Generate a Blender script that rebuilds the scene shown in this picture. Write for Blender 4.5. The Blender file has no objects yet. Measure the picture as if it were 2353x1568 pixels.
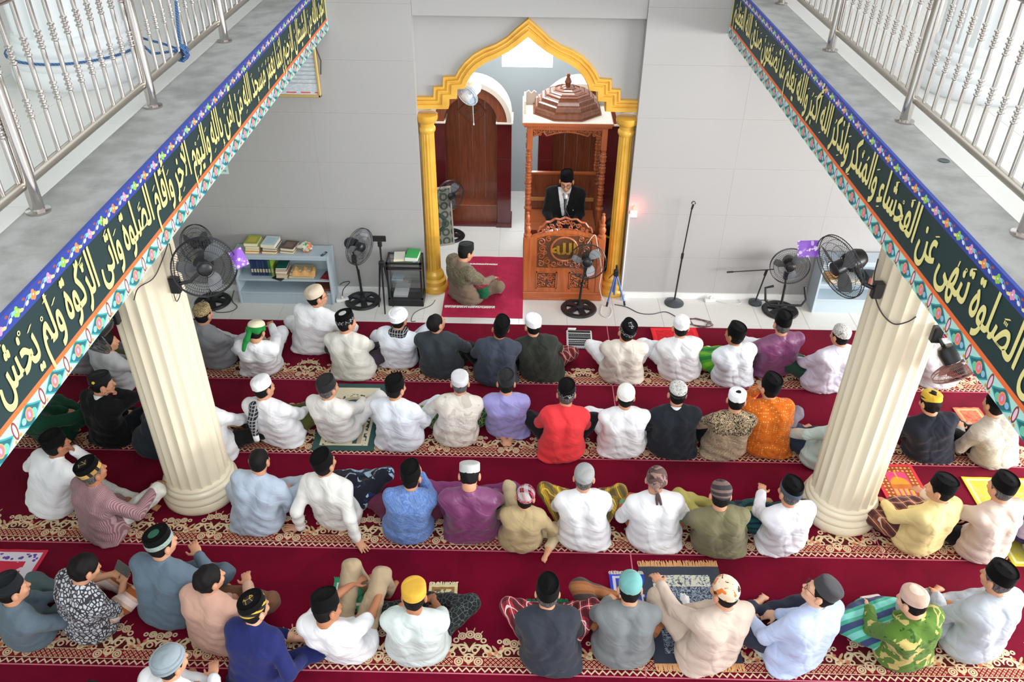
import bpy, bmesh, math, random
import numpy as np
from mathutils import Vector, Matrix

# ------------------------------------------------------------------ camera, world, light, exposure
scene = bpy.context.scene
COL = scene.collection
PI = math.pi
CAM_H, FPX, PITCH, ROLL, YAW = 5.7, 1900.0, math.radians(34.97), 0.013, 0.0095   # image taken as 2353 x 1568
_F = np.array([-math.sin(YAW)*math.cos(PITCH), math.cos(YAW)*math.cos(PITCH), -math.sin(PITCH)])
_R0 = np.array([math.cos(YAW), math.sin(YAW), 0.0]); _U0 = np.cross(_R0, _F)
_R = math.cos(ROLL)*_R0 + math.sin(ROLL)*_U0; _U = -math.sin(ROLL)*_R0 + math.cos(ROLL)*_U0
_C = np.array([0.0, 0.0, CAM_H])
cam_data = bpy.data.cameras.new('camera'); cam = bpy.data.objects.new('camera', cam_data); COL.objects.link(cam)
cam_data.sensor_width = 36.0; cam_data.lens = FPX/2353*36.0; cam_data.clip_end = 200
cam.matrix_world = Matrix(((_R[0], _U[0], -_F[0], 0), (_R[1], _U[1], -_F[1], 0), (_R[2], _U[2], -_F[2], CAM_H), (0, 0, 0, 1)))
scene.camera = cam

world = bpy.data.worlds.new('daylight'); scene.world = world; world.use_nodes = True
bg = world.node_tree.nodes['Background']
bg.inputs[0].default_value = (0.93, 0.97, 1.0, 1); bg.inputs[1].default_value = 1.06

def area_light(name, loc, target, sx, sy, power, color=(1, 1, 1)):
    l = bpy.data.lights.new(name, 'AREA'); l.shape = 'RECTANGLE'; l.size = sx; l.size_y = sy; l.energy = power; l.color = color
    o = bpy.data.objects.new(name, l); COL.objects.link(o); o.location = loc
    o.rotation_euler = (Vector(target)-Vector(loc)).to_track_quat('-Z', 'Y').to_euler()
    return o
# daylight through the open doorways on the right-hand side and the tall windows behind the gallery
area_light('side_doorway_light', (11.0, 3.6, 2.4), (0.0, 5.2, 0.6), 8.0, 2.8, 1150, (1.0, 0.985, 0.96))
area_light('rear_window_light', (1.5, -5.0, 7.5), (0.3, 6.0, 0.5), 7.0, 3.0, 300, (1.0, 1.0, 1.0))

vs = scene.view_settings
vs.view_transform = 'Standard'; vs.look = 'None'; vs.gamma = 1.0; vs.use_curve_mapping = False
vs.exposure = 0.6
# ------------------------------------------------------------------ helpers
def ray(px, py): return _F + _R*(px-1176.5)/FPX - _U*(py-784)/FPX
def onz(px, py, z=0.0):
    d = ray(px, py); return _C + d*((z-CAM_H)/d[2])
def ony(px, py, y):
    d = ray(px, py); return _C + d*(y/d[1])
def onx(px, py, x):
    d = ray(px, py); return _C + d*(x/d[0])
def lin(c):
    c = c/255.0
    return c/12.92 if c <= 0.04045 else ((c+0.055)/1.055)**2.4
def rgb(r, g, b): return (lin(r), lin(g), lin(b), 1.0)

# ---- node expressions
class X:
    def __init__(s, nt, v): s.nt = nt; s.v = v
    def _op(s, op, *a):
        n = s.nt.nodes.new('ShaderNodeMath'); n.operation = op
        for i, q in enumerate((s,)+a):
            q = q.v if isinstance(q, X) else q
            if isinstance(q, (int, float)): n.inputs[i].default_value = q
            else: s.nt.links.new(q, n.inputs[i])
        return X(s.nt, n.outputs[0])
    def __add__(s, o): return s._op('ADD', o)
    __radd__ = __add__
    def __sub__(s, o): return s._op('SUBTRACT', o)
    def __rsub__(s, o): return X(s.nt, o)._op('SUBTRACT', s)
    def __mul__(s, o): return s._op('MULTIPLY', o)
    __rmul__ = __mul__
    def __truediv__(s, o): return s._op('DIVIDE', o)
    def mod(s, o): return s._op('FLOORED_MODULO', o)
    def abs(s): return s._op('ABSOLUTE')
    def sin(s): return s._op('SINE')
    def min(s, o): return s._op('MINIMUM', o)
    def max(s, o): return s._op('MAXIMUM', o)
    def sqrt(s): return s._op('SQRT')
    def lt(s, o): return s._op('LESS_THAN', o)
    def gt(s, o): return s._op('GREATER_THAN', o)
    def atan2(s, o): return s._op('ARCTAN2', o)
    def floor(s): return s._op('FLOOR')
def length2(a, b): return (a*a + b*b).sqrt()
def band(a, lo, hi): return a.gt(lo)*a.lt(hi)
def rep(a, p): return (a.mod(p) - p/2)          # centred repeat
def ring(a, b, cx, cy, r, w): return (length2(a-cx, b-cy)-r).abs().lt(w)
def disc(a, b, cx, cy, r): return length2(a-cx, b-cy).lt(r)

class Mat:
    """principled material with a small layer stack"""
    def __init__(s, name, color, rough=0.6, metal=0.0, spec=0.5, sheen=0.0, coat=0.0, alpha=1.0, trans=0.0, emit=None):
        s.m = bpy.data.materials.new(name); s.m.use_nodes = True; s.nt = s.m.node_tree
        s.b = s.nt.nodes['Principled BSDF']
        s.b.inputs['Roughness'].default_value = rough; s.b.inputs['Metallic'].default_value = metal
        s.b.inputs['Specular IOR Level'].default_value = spec; s.b.inputs['Sheen Weight'].default_value = sheen
        s.b.inputs['Coat Weight'].default_value = coat; s.b.inputs['Alpha'].default_value = alpha
        s.b.inputs['Transmission Weight'].default_value = trans
        s.b.inputs['Base Color'].default_value = color; s.m.diffuse_color = color
        if emit: s.b.inputs['Emission Color'].default_value = emit[0]; s.b.inputs['Emission Strength'].default_value = emit[1]
        s.col = None; s.base = color; s._x = {}
    def xyz(s, kind='Object'):
        if kind not in s._x:
            t = s.nt.nodes.new('ShaderNodeTexCoord'); p = s.nt.nodes.new('ShaderNodeSeparateXYZ')
            s.nt.links.new(t.outputs[kind], p.inputs[0])
            s._x[kind] = (tuple(X(s.nt, p.outputs[i]) for i in range(3)), t.outputs[kind])
        return s._x[kind][0]
    def vec(s, kind='Object'): s.xyz(kind); return s._x[kind][1]
    def comb(s, a, b, c):
        n = s.nt.nodes.new('ShaderNodeCombineXYZ')
        for i, q in enumerate((a, b, c)):
            if isinstance(q, X): s.nt.links.new(q.v, n.inputs[i])
            else: n.inputs[i].default_value = q
        return n.outputs[0]
    def noise(s, scale=5, detail=2, dist=0.0, vec=None, rough=0.5):
        n = s.nt.nodes.new('ShaderNodeTexNoise'); n.inputs['Scale'].default_value = scale; n.inputs['Detail'].default_value = detail
        n.inputs['Distortion'].default_value = dist; n.inputs['Roughness'].default_value = rough
        s.nt.links.new(vec if vec is not None else s.vec(), n.inputs['Vector']); return X(s.nt, n.outputs[0])
    def voro(s, scale=5, feature='F1', vec=None, rand=1.0, out=0):
        n = s.nt.nodes.new('ShaderNodeTexVoronoi'); n.feature = feature; n.inputs['Scale'].default_value = scale
        n.inputs['Randomness'].default_value = rand
        s.nt.links.new(vec if vec is not None else s.vec(), n.inputs['Vector']); return X(s.nt, n.outputs[out])
    def layer(s, fac, color):
        n = s.nt.nodes.new('ShaderNodeMix'); n.data_type = 'RGBA'
        if s.col is None: n.inputs[6].default_value = s.base
        else: s.nt.links.new(s.col, n.inputs[6])
        n.inputs[7].default_value = color
        if isinstance(fac, X): s.nt.links.new(fac.v, n.inputs[0])
        else: n.inputs[0].default_value = fac
        s.col = n.outputs[2]; s.nt.links.new(s.col, s.b.inputs['Base Color']); return s
    def bump(s, h, strength=0.3, dist=0.01):
        n = s.nt.nodes.new('ShaderNodeBump'); n.inputs['Strength'].default_value = strength; n.inputs['Distance'].default_value = dist
        s.nt.links.new(h.v, n.inputs['Height']); s.nt.links.new(n.outputs[0], s.b.inputs['Normal']); return s

def dark(c, k): return (c[0]*k, c[1]*k, c[2]*k, 1.0)

# ---- mesh builders
def link(name, me, mat, parent=None):
    if mat is not None:
        me.materials.clear()
        for q in (mat if isinstance(mat, (list, tuple)) else [mat]): me.materials.append(q.m if isinstance(q, Mat) else q)
    o = bpy.data.objects.new(name, me); COL.objects.link(o)
    if parent is not None: o.parent = parent
    return o
def tag(o, label, cat, group=None):
    o['label'] = label; o['category'] = cat
    if group: o['group'] = group
    return o
def struct(o): o['kind'] = 'structure'; return o
def thing(name, label, cat, loc=(0, 0, 0), rz=0.0, group=None):
    o = bpy.data.objects.new(name, None); COL.objects.link(o); o.empty_display_size = 0.1
    o.location = loc; o.rotation_euler = (0, 0, rz); return tag(o, label, cat, group)

class MB:
    def __init__(s): s.v = []; s.f = []
    def add(s, vs, fs):
        n = len(s.v); s.v += [tuple(q) for q in vs]; s.f += [tuple(i+n for i in q) for q in fs]; return s
    def box(s, x0, x1, y0, y1, z0, z1, M=None):
        vs = [(x, y, z) for z in (z0, z1) for y in (y0, y1) for x in (x0, x1)]
        if M is not None: vs = [tuple(M @ Vector(q)) for q in vs]
        return s.add(vs, [(0, 2, 3, 1), (4, 5, 7, 6), (0, 1, 5, 4), (2, 6, 7, 3), (0, 4, 6, 2), (1, 3, 7, 5)])
    def rbox(s, x0, x1, y0, y1, z0, z1, b=0.01, M=None):
        # box with chamfered edges
        b = min(b, (x1-x0)/2.01, (y1-y0)/2.01, (z1-z0)/2.01)
        bm = bmesh.new(); bmesh.ops.create_cube(bm, size=1.0)
        for v in bm.verts: v.co = Vector(((x0+x1)/2+v.co.x*(x1-x0), (y0+y1)/2+v.co.y*(y1-y0), (z0+z1)/2+v.co.z*(z1-z0)))
        bmesh.ops.bevel(bm, geom=bm.edges[:], offset=b, segments=1, affect='EDGES')
        bm.verts.index_update()
        vs = [v.co.copy() for v in bm.verts]; fs = [[v.index for v in f.verts] for f in bm.faces]; bm.free()
        if M is not None: vs = [M @ q for q in vs]
        return s.add(vs, fs)
    def tube(s, pts, r, n=8, closed=False, cap=True):
        pts = [Vector(p) for p in pts]; m = len(pts)
        rs = r if isinstance(r, (list, tuple)) else [r]*m
        T = []
        for i in range(m):
            a = pts[(i-1) % m] if (closed or i > 0) else pts[0]; b = pts[(i+1) % m] if (closed or i < m-1) else pts[-1]
            T.append((b-a).normalized() if (b-a).length > 1e-9 else Vector((0, 0, 1)))
        up = Vector((0, 0, 1)) if abs(T[0].z) < 0.9 else Vector((1, 0, 0))
        nrm = T[0].cross(up).normalized(); vs = []; prev = T[0]
        for i in range(m):
            q = prev.rotation_difference(T[i]); nrm = q @ nrm; nrm = (nrm - T[i]*nrm.dot(T[i])).normalized(); prev = T[i]
            bi = T[i].cross(nrm)
            for k in range(n):
                a = 2*PI*k/n; vs.append(pts[i] + (nrm*math.cos(a)+bi*math.sin(a))*rs[i])
        fs = []
        for i in range(m if closed else m-1):
            j = (i+1) % m
            for k in range(n):
                k2 = (k+1) % n; fs.append((i*n+k, i*n+k2, j*n+k2, j*n+k))
        if cap and not closed: fs.append(tuple(reversed(range(n)))); fs.append(tuple((m-1)*n+k for k in range(n)))
        return s.add(vs, fs)
    def lathe(s, prof, n=24, sx=1.0, sy=1.0, M=None, flute=None, caps=True):
        vs = []; fs = []
        for (r, z) in prof:
            for k in range(n):
                a = 2*PI*k/n; rr = r*(flute(a, z) if flute else 1.0); vs.append(Vector((rr*math.cos(a)*sx, rr*math.sin(a)*sy, z)))
        for i in range(len(prof)-1):
            for k in range(n):
                k2 = (k+1) % n; fs.append((i*n+k, i*n+k2, (i+1)*n+k2, (i+1)*n+k))
        if caps: fs.append(tuple(reversed(range(n)))); fs.append(tuple((len(prof)-1)*n+k for k in range(n)))
        if M is not None: vs = [M @ q for q in vs]
        return s.add(vs, fs)
    def prism(s, poly, y0, y1, M=None):
        # polygon in x,z extruded along y
        n = len(poly); vs = [Vector((x, y0, z)) for x, z in poly]+[Vector((x, y1, z)) for x, z in poly]
        fs = [tuple(range(n)), tuple(reversed(range(n, 2*n)))]+[(i, i+n, (i+1) % n+n, (i+1) % n) for i in range(n)]
        if M is not None: vs = [M @ q for q in vs]
        return s.add(vs, fs)
    def grid(s, P):
        # P[i][j] points -> sheet
        a, b = len(P), len(P[0]); vs = [q for row in P for q in row]
        return s.add(vs, [(i*b+j, i*b+j+1, (i+1)*b+j+1, (i+1)*b+j) for i in range(a-1) for j in range(b-1)])
    def mesh(s, name, smooth=False, angle=None):
        me = bpy.data.meshes.new(name); me.from_pydata(s.v, [], s.f); me.validate(clean_customdata=False)
        bm = bmesh.new(); bm.from_mesh(me); bmesh.ops.recalc_face_normals(bm, faces=bm.faces); bm.to_mesh(me); bm.free()
        if smooth:
            me.shade_smooth()
            if angle: me.set_sharp_from_angle(angle=math.radians(angle))
        return me
    def build(s, name, mat, parent=None, smooth=False, angle=35): return link(name, s.mesh(name, smooth, angle), mat, parent)
def rotm(rx=0, ry=0, rz=0, t=(0, 0, 0)):
    return Matrix.Translation(t) @ Matrix.Rotation(rz, 4, 'Z') @ Matrix.Rotation(ry, 4, 'Y') @ Matrix.Rotation(rx, 4, 'X')
def copy_tree(o, parent=None):
    c = o.copy(); COL.objects.link(c); c.parent = parent
    for ch in list(o.children): copy_tree(ch, c)
    return c

# ---- signed distance fields -> one continuous surface (rectilinear surface nets)
def np3(v): return np.array([v[0], v[1], v[2]], dtype=np.float32)
class Field:
    def __init__(s, xs, ys, zs):
        s.ax = [np.asarray(q, dtype=np.float32) for q in (xs, ys, zs)]
        s.D = np.ones([len(q) for q in s.ax], dtype=np.float32)
    def _sub(s, lo, hi):
        sl = []
        for a, l, h in zip(s.ax, lo, hi): sl.append(slice(max(0, int(np.searchsorted(a, l))-2), min(len(a), int(np.searchsorted(a, h))+2)))
        X_ = s.ax[0][sl[0]][:, None, None]; Y_ = s.ax[1][sl[1]][None, :, None]; Z_ = s.ax[2][sl[2]][None, None, :]
        return tuple(sl), X_, Y_, Z_
    def _put(s, sl, d, k, mode):
        A = s.D[sl]
        if A.size == 0: return
        if mode == 'u':
            h = np.clip(0.5+0.5*(A-d)/k, 0, 1); s.D[sl] = A*(1-h)+d*h-k*h*(1-h)
        else:
            d = -d; h = np.clip(0.5-0.5*(A-d)/k, 0, 1); s.D[sl] = A*(1-h)+d*h+k*h*(1-h)
    def cone(s, a, b, ra, rb=None, k=0.03, mode='u'):
        rb = ra if rb is None else rb; a = np3(a); b = np3(b); r = max(ra, rb)+k+0.02
        sl, X_, Y_, Z_ = s._sub(np.minimum(a, b)-r, np.maximum(a, b)+r)
        ba = b-a; L = float(ba@ba)+1e-9
        px, py, pz = X_-a[0], Y_-a[1], Z_-a[2]
        t = np.clip((px*ba[0]+py*ba[1]+pz*ba[2])/L, 0, 1)
        d = np.sqrt((px-t*ba[0])**2+(py-t*ba[1])**2+(pz-t*ba[2])**2)-(ra+(rb-ra)*t)
        s._put(sl, d, k, mode)
    def ell(s, c, r, Rm=None, k=0.03, mode='u'):
        c = np3(c); R_ = max(r)+k+0.02
        sl, X_, Y_, Z_ = s._sub(c-R_, c+R_)
        px, py, pz = X_-c[0], Y_-c[1], Z_-c[2]
        if Rm is not None:
            M = np.array(Rm.to_3x3() if isinstance(Rm, Matrix) else Rm, dtype=np.float32)
            px, py, pz = (px*M[0, 0]+py*M[1, 0]+pz*M[2, 0]), (px*M[0, 1]+py*M[1, 1]+pz*M[2, 1]), (px*M[0, 2]+py*M[1, 2]+pz*M[2, 2])
        k0 = np.sqrt((px/r[0])**2+(py/r[1])**2+(pz/r[2])**2)
        k1 = np.sqrt((px/r[0]**2)**2+(py/r[1]**2)**2+(pz/r[2]**2)**2)+1e-6
        s._put(sl, k0*(k0-1)/k1, k, mode)
    def half(s, p, n):
        # keep the side n points to
        p = np3(p); n = np3(n); d = (s.ax[0][:, None, None]-p[0])*n[0]+(s.ax[1][None, :, None]-p[1])*n[1]+(s.ax[2][None, None, :]-p[2])*n[2]
        s.D = np.maximum(s.D, -d)
    def warp(s, fn):
        s.D = s.D+fn(s.ax[0][:, None, None], s.ax[1][None, :, None], s.ax[2][None, None, :])
    def mesh(s, name):
        D = s.D; I = D < 0
        nx, ny, nz = D.shape
        cnt = np.zeros((nx-1, ny-1, nz-1), dtype=np.int8)
        for a in (0, 1):
            for b in (0, 1):
                for c in (0, 1): cnt += I[a:nx-1+a, b:ny-1+b, c:nz-1+c]
        act = np.argwhere((cnt > 0) & (cnt < 8)); n = len(act)
        me = bpy.data.meshes.new(name)
        if n == 0: return me
        idx = np.full(cnt.shape, -1, dtype=np.int32); idx[act[:, 0], act[:, 1], act[:, 2]] = np.arange(n)
        cor = [(a, b, c) for a in (0, 1) for b in (0, 1) for c in (0, 1)]
        V = {q: D[act[:, 0]+q[0], act[:, 1]+q[1], act[:, 2]+q[2]] for q in cor}
        P = {q: np.stack([s.ax[i][act[:, i]+q[i]] for i in range(3)], 1) for q in cor}
        acc = np.zeros((n, 3), dtype=np.float32); num = np.zeros((n, 1), dtype=np.float32)
        for p in cor:
            for ax in range(3):
                if p[ax] == 0:
                    q = list(p); q[ax] = 1; q = tuple(q)
                    va, vb = V[p], V[q]; m = (va < 0) != (vb < 0)
                    t = np.where(m, va/np.where(m, va-vb, 1), 0)[:, None]
                    acc += np.where(m[:, None], P[p]+(P[q]-P[p])*t, 0); num += m[:, None]
        co = acc/np.maximum(num, 1)
        F = []
        for ax in range(3):
            o = [(1, 2), (2, 0), (0, 1)][ax]
            sa = [slice(1, -1)]*3; sb = [slice(1, -1)]*3; sa[ax] = slice(0, -1); sb[ax] = slice(1, None)
            A, B = I[tuple(sa)], I[tuple(sb)]; e = np.argwhere(A != B)
            if len(e) == 0: continue
            flip = A[e[:, 0], e[:, 1], e[:, 2]]
            base = e.copy(); base[:, o[0]] += 1; base[:, o[1]] += 1
            def cell(d1, d2):
                q = base.copy(); q[:, o[0]] -= d1; q[:, o[1]] -= d2; return idx[q[:, 0], q[:, 1], q[:, 2]]
            quad = np.stack([cell(1, 1), cell(0, 1), cell(0, 0), cell(1, 0)], 1)
            quad[~flip] = quad[~flip][:, ::-1]; F.append(quad)
        F = np.concatenate(F); F = F[(F >= 0).all(1)]
        me.vertices.add(n); me.vertices.foreach_set('co', co.ravel())
        me.loops.add(len(F)*4); me.loops.foreach_set('vertex_index', F.ravel().astype(np.int32))
        me.polygons.add(len(F)); me.polygons.foreach_set('loop_start', np.arange(0, len(F)*4, 4, dtype=np.int32))
        me.update(calc_edges=True); me.shade_smooth(); return me
def axis(lo, hi, step, fine=()):
    """coordinates lo..hi at step, refined inside the (lo, hi, step) intervals"""
    out = [lo]; x = lo
    while x < hi:
        st = step
        for a, b, q in fine:
            if a-q <= x < b: st = min(st, q)
        for a, b, q in fine:
            if st > q and x < a-q < x+st: st = max(q, a-q-x)
        x += st; out.append(x)
    return out
# ------------------------------------------------------------------ shared materials
def plain(name, c, rough=0.5, **k): return Mat(name, c, rough, **k)
M_tile = Mat('floor_tile', rgb(222, 221, 217), 0.22, spec=0.45); M_tile.layer(M_tile.noise(1.3, 3)*0.12, rgb(200, 198, 192))
M_grout = plain('grout', rgb(198, 196, 190), 0.9)
M_wall = Mat('wall_tile', rgb(172, 171, 170), 0.42, spec=0.35)
_x, _y, _z = M_wall.xyz(); M_wall.layer(M_wall.noise(1.0, 5, vec=M_wall.comb(_x*6, _y*6, _z*90))*0.35, rgb(162, 161, 160))
M_wallgap = plain('wall_joint', rgb(168, 167, 166), 0.8)
M_white = plain('white_paint', rgb(235, 236, 234), 0.5)
M_backwall = Mat('mihrab_wall', rgb(170, 182, 186), 0.5); M_backwall.layer(M_backwall.noise(2, 4)*0.25, rgb(155, 166, 170))
M_conc = Mat('raw_concrete', rgb(166, 166, 164), 0.85)
M_conc.layer((M_conc.noise(7, 6)-0.42).max(0.0)*2.2, rgb(128, 128, 126)); M_conc.layer((M_conc.noise(2.2, 5)-0.52).max(0.0)*3.0, rgb(120, 119, 116))
M_conc.bump(M_conc.noise(40, 4), 0.3, 0.01)
M_cream = Mat('cream_column_paint', rgb(236, 226, 200), 0.3, coat=0.15); M_cream.layer((M_cream.noise(1.2, 3)-0.5).max(0)*0.6, rgb(222, 208, 178))
M_colwhite = Mat('white_column_paint', rgb(228, 232, 233), 0.35)
M_gold = Mat('gold_paint', rgb(226, 176, 68), 0.32, metal=0.08, spec=0.6); M_gold.layer((M_gold.noise(6, 4)-0.45).max(0)*1.6, rgb(186, 124, 20))
def wood(name, c, d, scale=1.0, rough=0.35, axis_z=True):
    m = Mat(name, c, rough, coat=0.2); x, y, z = m.xyz()
    v = m.comb(x*14*scale, y*14*scale, z*1.2*scale) if axis_z else m.comb(x*1.2*scale, y*14*scale, z*14*scale)
    m.layer(((m.noise(1.6, 4, 1.2, vec=v)-0.35)*1.8).max(0).min(1), d); return m
M_wood = wood('teak_wood', rgb(190, 104, 56), rgb(146, 70, 34))
M_wood_h = wood('teak_wood_horizontal', rgb(186, 100, 54), rgb(144, 68, 32), axis_z=False)
M_carve = wood('carved_teak', rgb(182, 96, 52), rgb(130, 60, 30))
M_brown = wood('brown_panel_wood', rgb(140, 74, 44), rgb(92, 42, 24))
M_domewood = wood('polished_dome_wood', rgb(136, 78, 48), rgb(100, 52, 30), rough=0.18)
M_maroon = Mat('maroon_tile', rgb(92, 30, 30), 0.15, spec=0.6); M_maroon.layer((M_maroon.noise(5, 4)-0.4).max(0), rgb(54, 16, 18))
M_beige = plain('beige_plaster', rgb(214, 204, 188), 0.7)
M_steel = plain('stainless_steel', rgb(196, 190, 186), 0.16, metal=1.0)
M_steel2 = plain('brushed_steel', rgb(190, 182, 170), 0.28, metal=1.0)
M_black = plain('black_plastic', rgb(28, 30, 33), 0.35)
M_dgrey = plain('dark_grey_plastic', rgb(62, 68, 74), 0.4)
M_wire = plain('fan_wire', rgb(52, 54, 58), 0.35, metal=0.3)
M_glass = plain('display_glass', (0.9, 0.95, 0.95, 1), 0.03, trans=1.0, alpha=0.35)
M_cable = plain('black_cable', rgb(52, 46, 50), 0.5)
M_cablew = plain('white_cable', rgb(218, 216, 208), 0.5)

# ------------------------------------------------------------------ floor with tiles
fl = struct(MB().box(-7.5, 7.5, -2.0, 12.7, -0.3, -0.006).build('floor', M_grout))
tile_me = MB().rbox(-0.2985, 0.2985, -0.2985, 0.2985, -0.008, 0.0, 0.0015).mesh('tile'); tile_me.materials.append(M_tile.m)
def tile(parent, x, y, z=0.0, me=None):
    o = bpy.data.objects.new('tile', me or tile_me); COL.objects.link(o); o.parent = parent; o.location = (x, y, z)
for i in range(22):
    for j in range(2): tile(fl, -6.3+0.6*i, 8.9-0.6*j)
for i in range(5):
    for j in range(6): tile(fl, -1.2+0.6*i, 9.5+0.6*j)

# ------------------------------------------------------------------ front wall (wide stone tiles, joints recessed), recess with the golden arch
XL_, XR_ = -1.21, 1.31            # edges of the recess
wf = struct(MB().box(-7.2, XL_-0.004, 9.206, 9.56, 0, 6.2).box(XR_+0.004, 7.2, 9.206, 9.56, 0, 6.2).build('wall_front', M_wallgap))
wt = MB().rbox(-0.5996, 0.5996, 0.0, 0.008, -0.2996, 0.2996, 0.0004).mesh('tile'); wt.materials.append(M_wall.m)
for k in range(10):
    for i in range(5):
        tile(wf, XL_-0.6-1.2*i, 9.2, 0.3+0.6*k, wt); tile(wf, XR_+0.6+1.2*i, 9.2, 0.3+0.6*k, wt)
jt = MB().rbox(-0.004, 0.0, -0.0, 0.3, -0.2985, 0.2985, 0.001).mesh('tile'); jt.materials.append(M_wall.m)
for k in range(10): tile(wf, XL_+0.0, 9.206, 0.3+0.6*k, jt); tile(wf, XR_+0.004, 9.206, 0.3+0.6*k, jt)
struct(MB().box(-7.2, XL_-0.02, 9.18, 9.2, 0, 0.085).build('baseboard_front_left', M_white))
struct(MB().box(XR_+0.02, 7.2, 9.18, 9.2, 0, 0.085).build('baseboard_front_right', M_white))
struct(MB().rbox(XL_, XR_, 9.235, 9.56, 3.47, 6.2, 0.004).build('wall_front_beam', M_wall))
XC = 0.045
ZS = 3.7339
_out = [(200, 828), (355, 828), (358, 740), (435, 738), (438, 655), (545, 650), (572, 600), (625, 530), (700, 462), (790, 412), (890, 375), (985, 318), (1075, 235), (1155, 152)]
_inn = [(200, 934), (487, 934), (490, 850), (560, 847), (565, 765), (632, 760), (646, 712), (680, 650), (735, 590), (810, 540), (905, 497), (1005, 445), (1090, 385), (1157, 322)]
def arch_pts(L):
    P = [ony(900+a/ZS, b/ZS, 9.33) for a, b in L]; P = [(-(XC-p[0]), p[2]) for p in P]
    P[0] = (XL_-XC, P[0][1]); P[-1] = (0.0, P[-1][1])
    return [(x+XC, z) for x, z in P]+[(XC-x, z) for x, z in reversed(P[:-1])]
AO, AI = arch_pts(_out), arch_pts(_inn)
AO[-1] = (XR_, AO[-1][1]); AI[-1] = (XR_, AI[-1][1])
# wall above the arch: from the middle of the moulding up to the beam
MID = [((a[0]+b[0])/2, (a[1]+b[1])/2) for a, b in zip(AO, AI)]
mb = MB()
for y in (9.36, 9.50):
    for a, b in zip(MID[:-1], MID[1:]):
        if abs(a[0]-b[0]) > 1e-4: mb.add([(a[0], y, a[1]), (b[0], y, b[1]), (b[0], y, 3.5), (a[0], y, 3.5)], [(0, 1, 2, 3)])
for a, b in zip(MID[:-1], MID[1:]): mb.add([(a[0], 9.36, a[1]), (b[0], 9.36, b[1]), (b[0], 9.50, b[1]), (a[0], 9.50, a[1])], [(0, 1, 2, 3)])
struct(mb.build('wall_arch_spandrel', M_wall))
prof = [(0.0, 0.0), (0.03, 0.055), (0.16, 0.055), (0.2, 0.04), (0.26, 0.04), (0.3, 0.062), (0.42, 0.062), (0.47, 0.048), (0.55, 0.048), (0.6, 0.07), (0.93, 0.07), (1.0, 0.03), (1.0, -0.1)]
mb = MB(); P = []
for a, b in zip(AO, AI): P.append([(a[0]+(b[0]-a[0])*t, 9.362-d, a[1]+(b[1]-a[1])*t) for t, d in prof])
mb.grid(P); archo = mb.build('golden_arch', M_gold, None, True, 25)
tag(archo, 'golden pointed arch moulding with stepped shoulders framing the prayer niche', 'arch')
# golden engaged columns
def gold_column(x, label):
    t = thing('golden_column', label, 'column', (x, 9.335, 0), 0, 'golden niche columns')
    fl_ = lambda a, z: 1-0.07*(0.5+0.5*math.cos(a*14))
    MB().lathe([(0.092, 0.3), (0.088, 1.2), (0.082, 2.16)], 84, flute=fl_).build('shaft', M_gold, t, True, 40)
    MB().lathe([(0.17, 0), (0.175, 0.03), (0.175, 0.07), (0.15, 0.1), (0.155, 0.13), (0.155, 0.16), (0.125, 0.19), (0.13, 0.22), (0.12, 0.26), (0.1, 0.28), (0.096, 0.31)], 32).build('base', M_gold, t, True, 40)
    MB().lathe([(0.084, 2.14), (0.1, 2.17), (0.1, 2.2), (0.085, 2.22), (0.088, 2.26), (0.125, 2.29), (0.132, 2.32), (0.132, 2.36), (0.1, 2.37)], 32).build('capital', M_gold, t, True, 40)
    return t
gold_column(-1.115, 'golden fluted column left of the prayer niche, beside the glass cabinet')
gold_column(1.215, 'golden fluted column right of the prayer niche, behind the blue tripod')

# ------------------------------------------------------------------ prayer niche room behind the arch
wb = MB()
wx0, wx1, wz0, wz1 = -0.32, 0.43, 2.0, 2.75
wb.box(-1.45, wx0, 12.4, 12.6, 0, 3.6).box(wx1, 1.55, 12.4, 12.6, 0, 3.6).box(wx0, wx1, 12.4, 12.6, 0, wz0).box(wx0, wx1, 12.4, 12.6, wz1, 3.6)
struct(wb.build('wall_niche_back', M_backwall))
struct(MB().box(-1.6, -1.45, 9.56, 12.6, 0, 3.6).build('wall_niche_left', M_backwall))
struct(MB().box(1.55, 1.7, 9.56, 12.6, 0, 3.6).build('wall_niche_right', M_backwall))
wd = thing('window_1', 'bright window high on the back wall of the niche', 'window', (0, 12.5, 0)); struct(wd)
fr = MB()
for i in range(5):
    x = wx0+(wx1-wx0)*i/4; fr.box(x-0.008, x+0.008, -0.02, 0.02, wz0, wz1)
fr.box(wx0, wx1, -0.02, 0.02, wz0, wz0+0.012).box(wx0, wx1, -0.02, 0.02, wz1-0.02, wz1)
fr.build('window_frame', M_white, wd)
M_pane = plain('frosted_bright_pane', (1, 1, 1, 1), 0.6, emit=((1, 1, 1, 1), 16.0))
for i in range(4):
    x = wx0+(wx1-wx0)*i/4; MB().box(x+0.003, x+0.185, -0.03, -0.022, wz0+0.012, wz1-0.02).build('pane', M_pane, wd)

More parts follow.
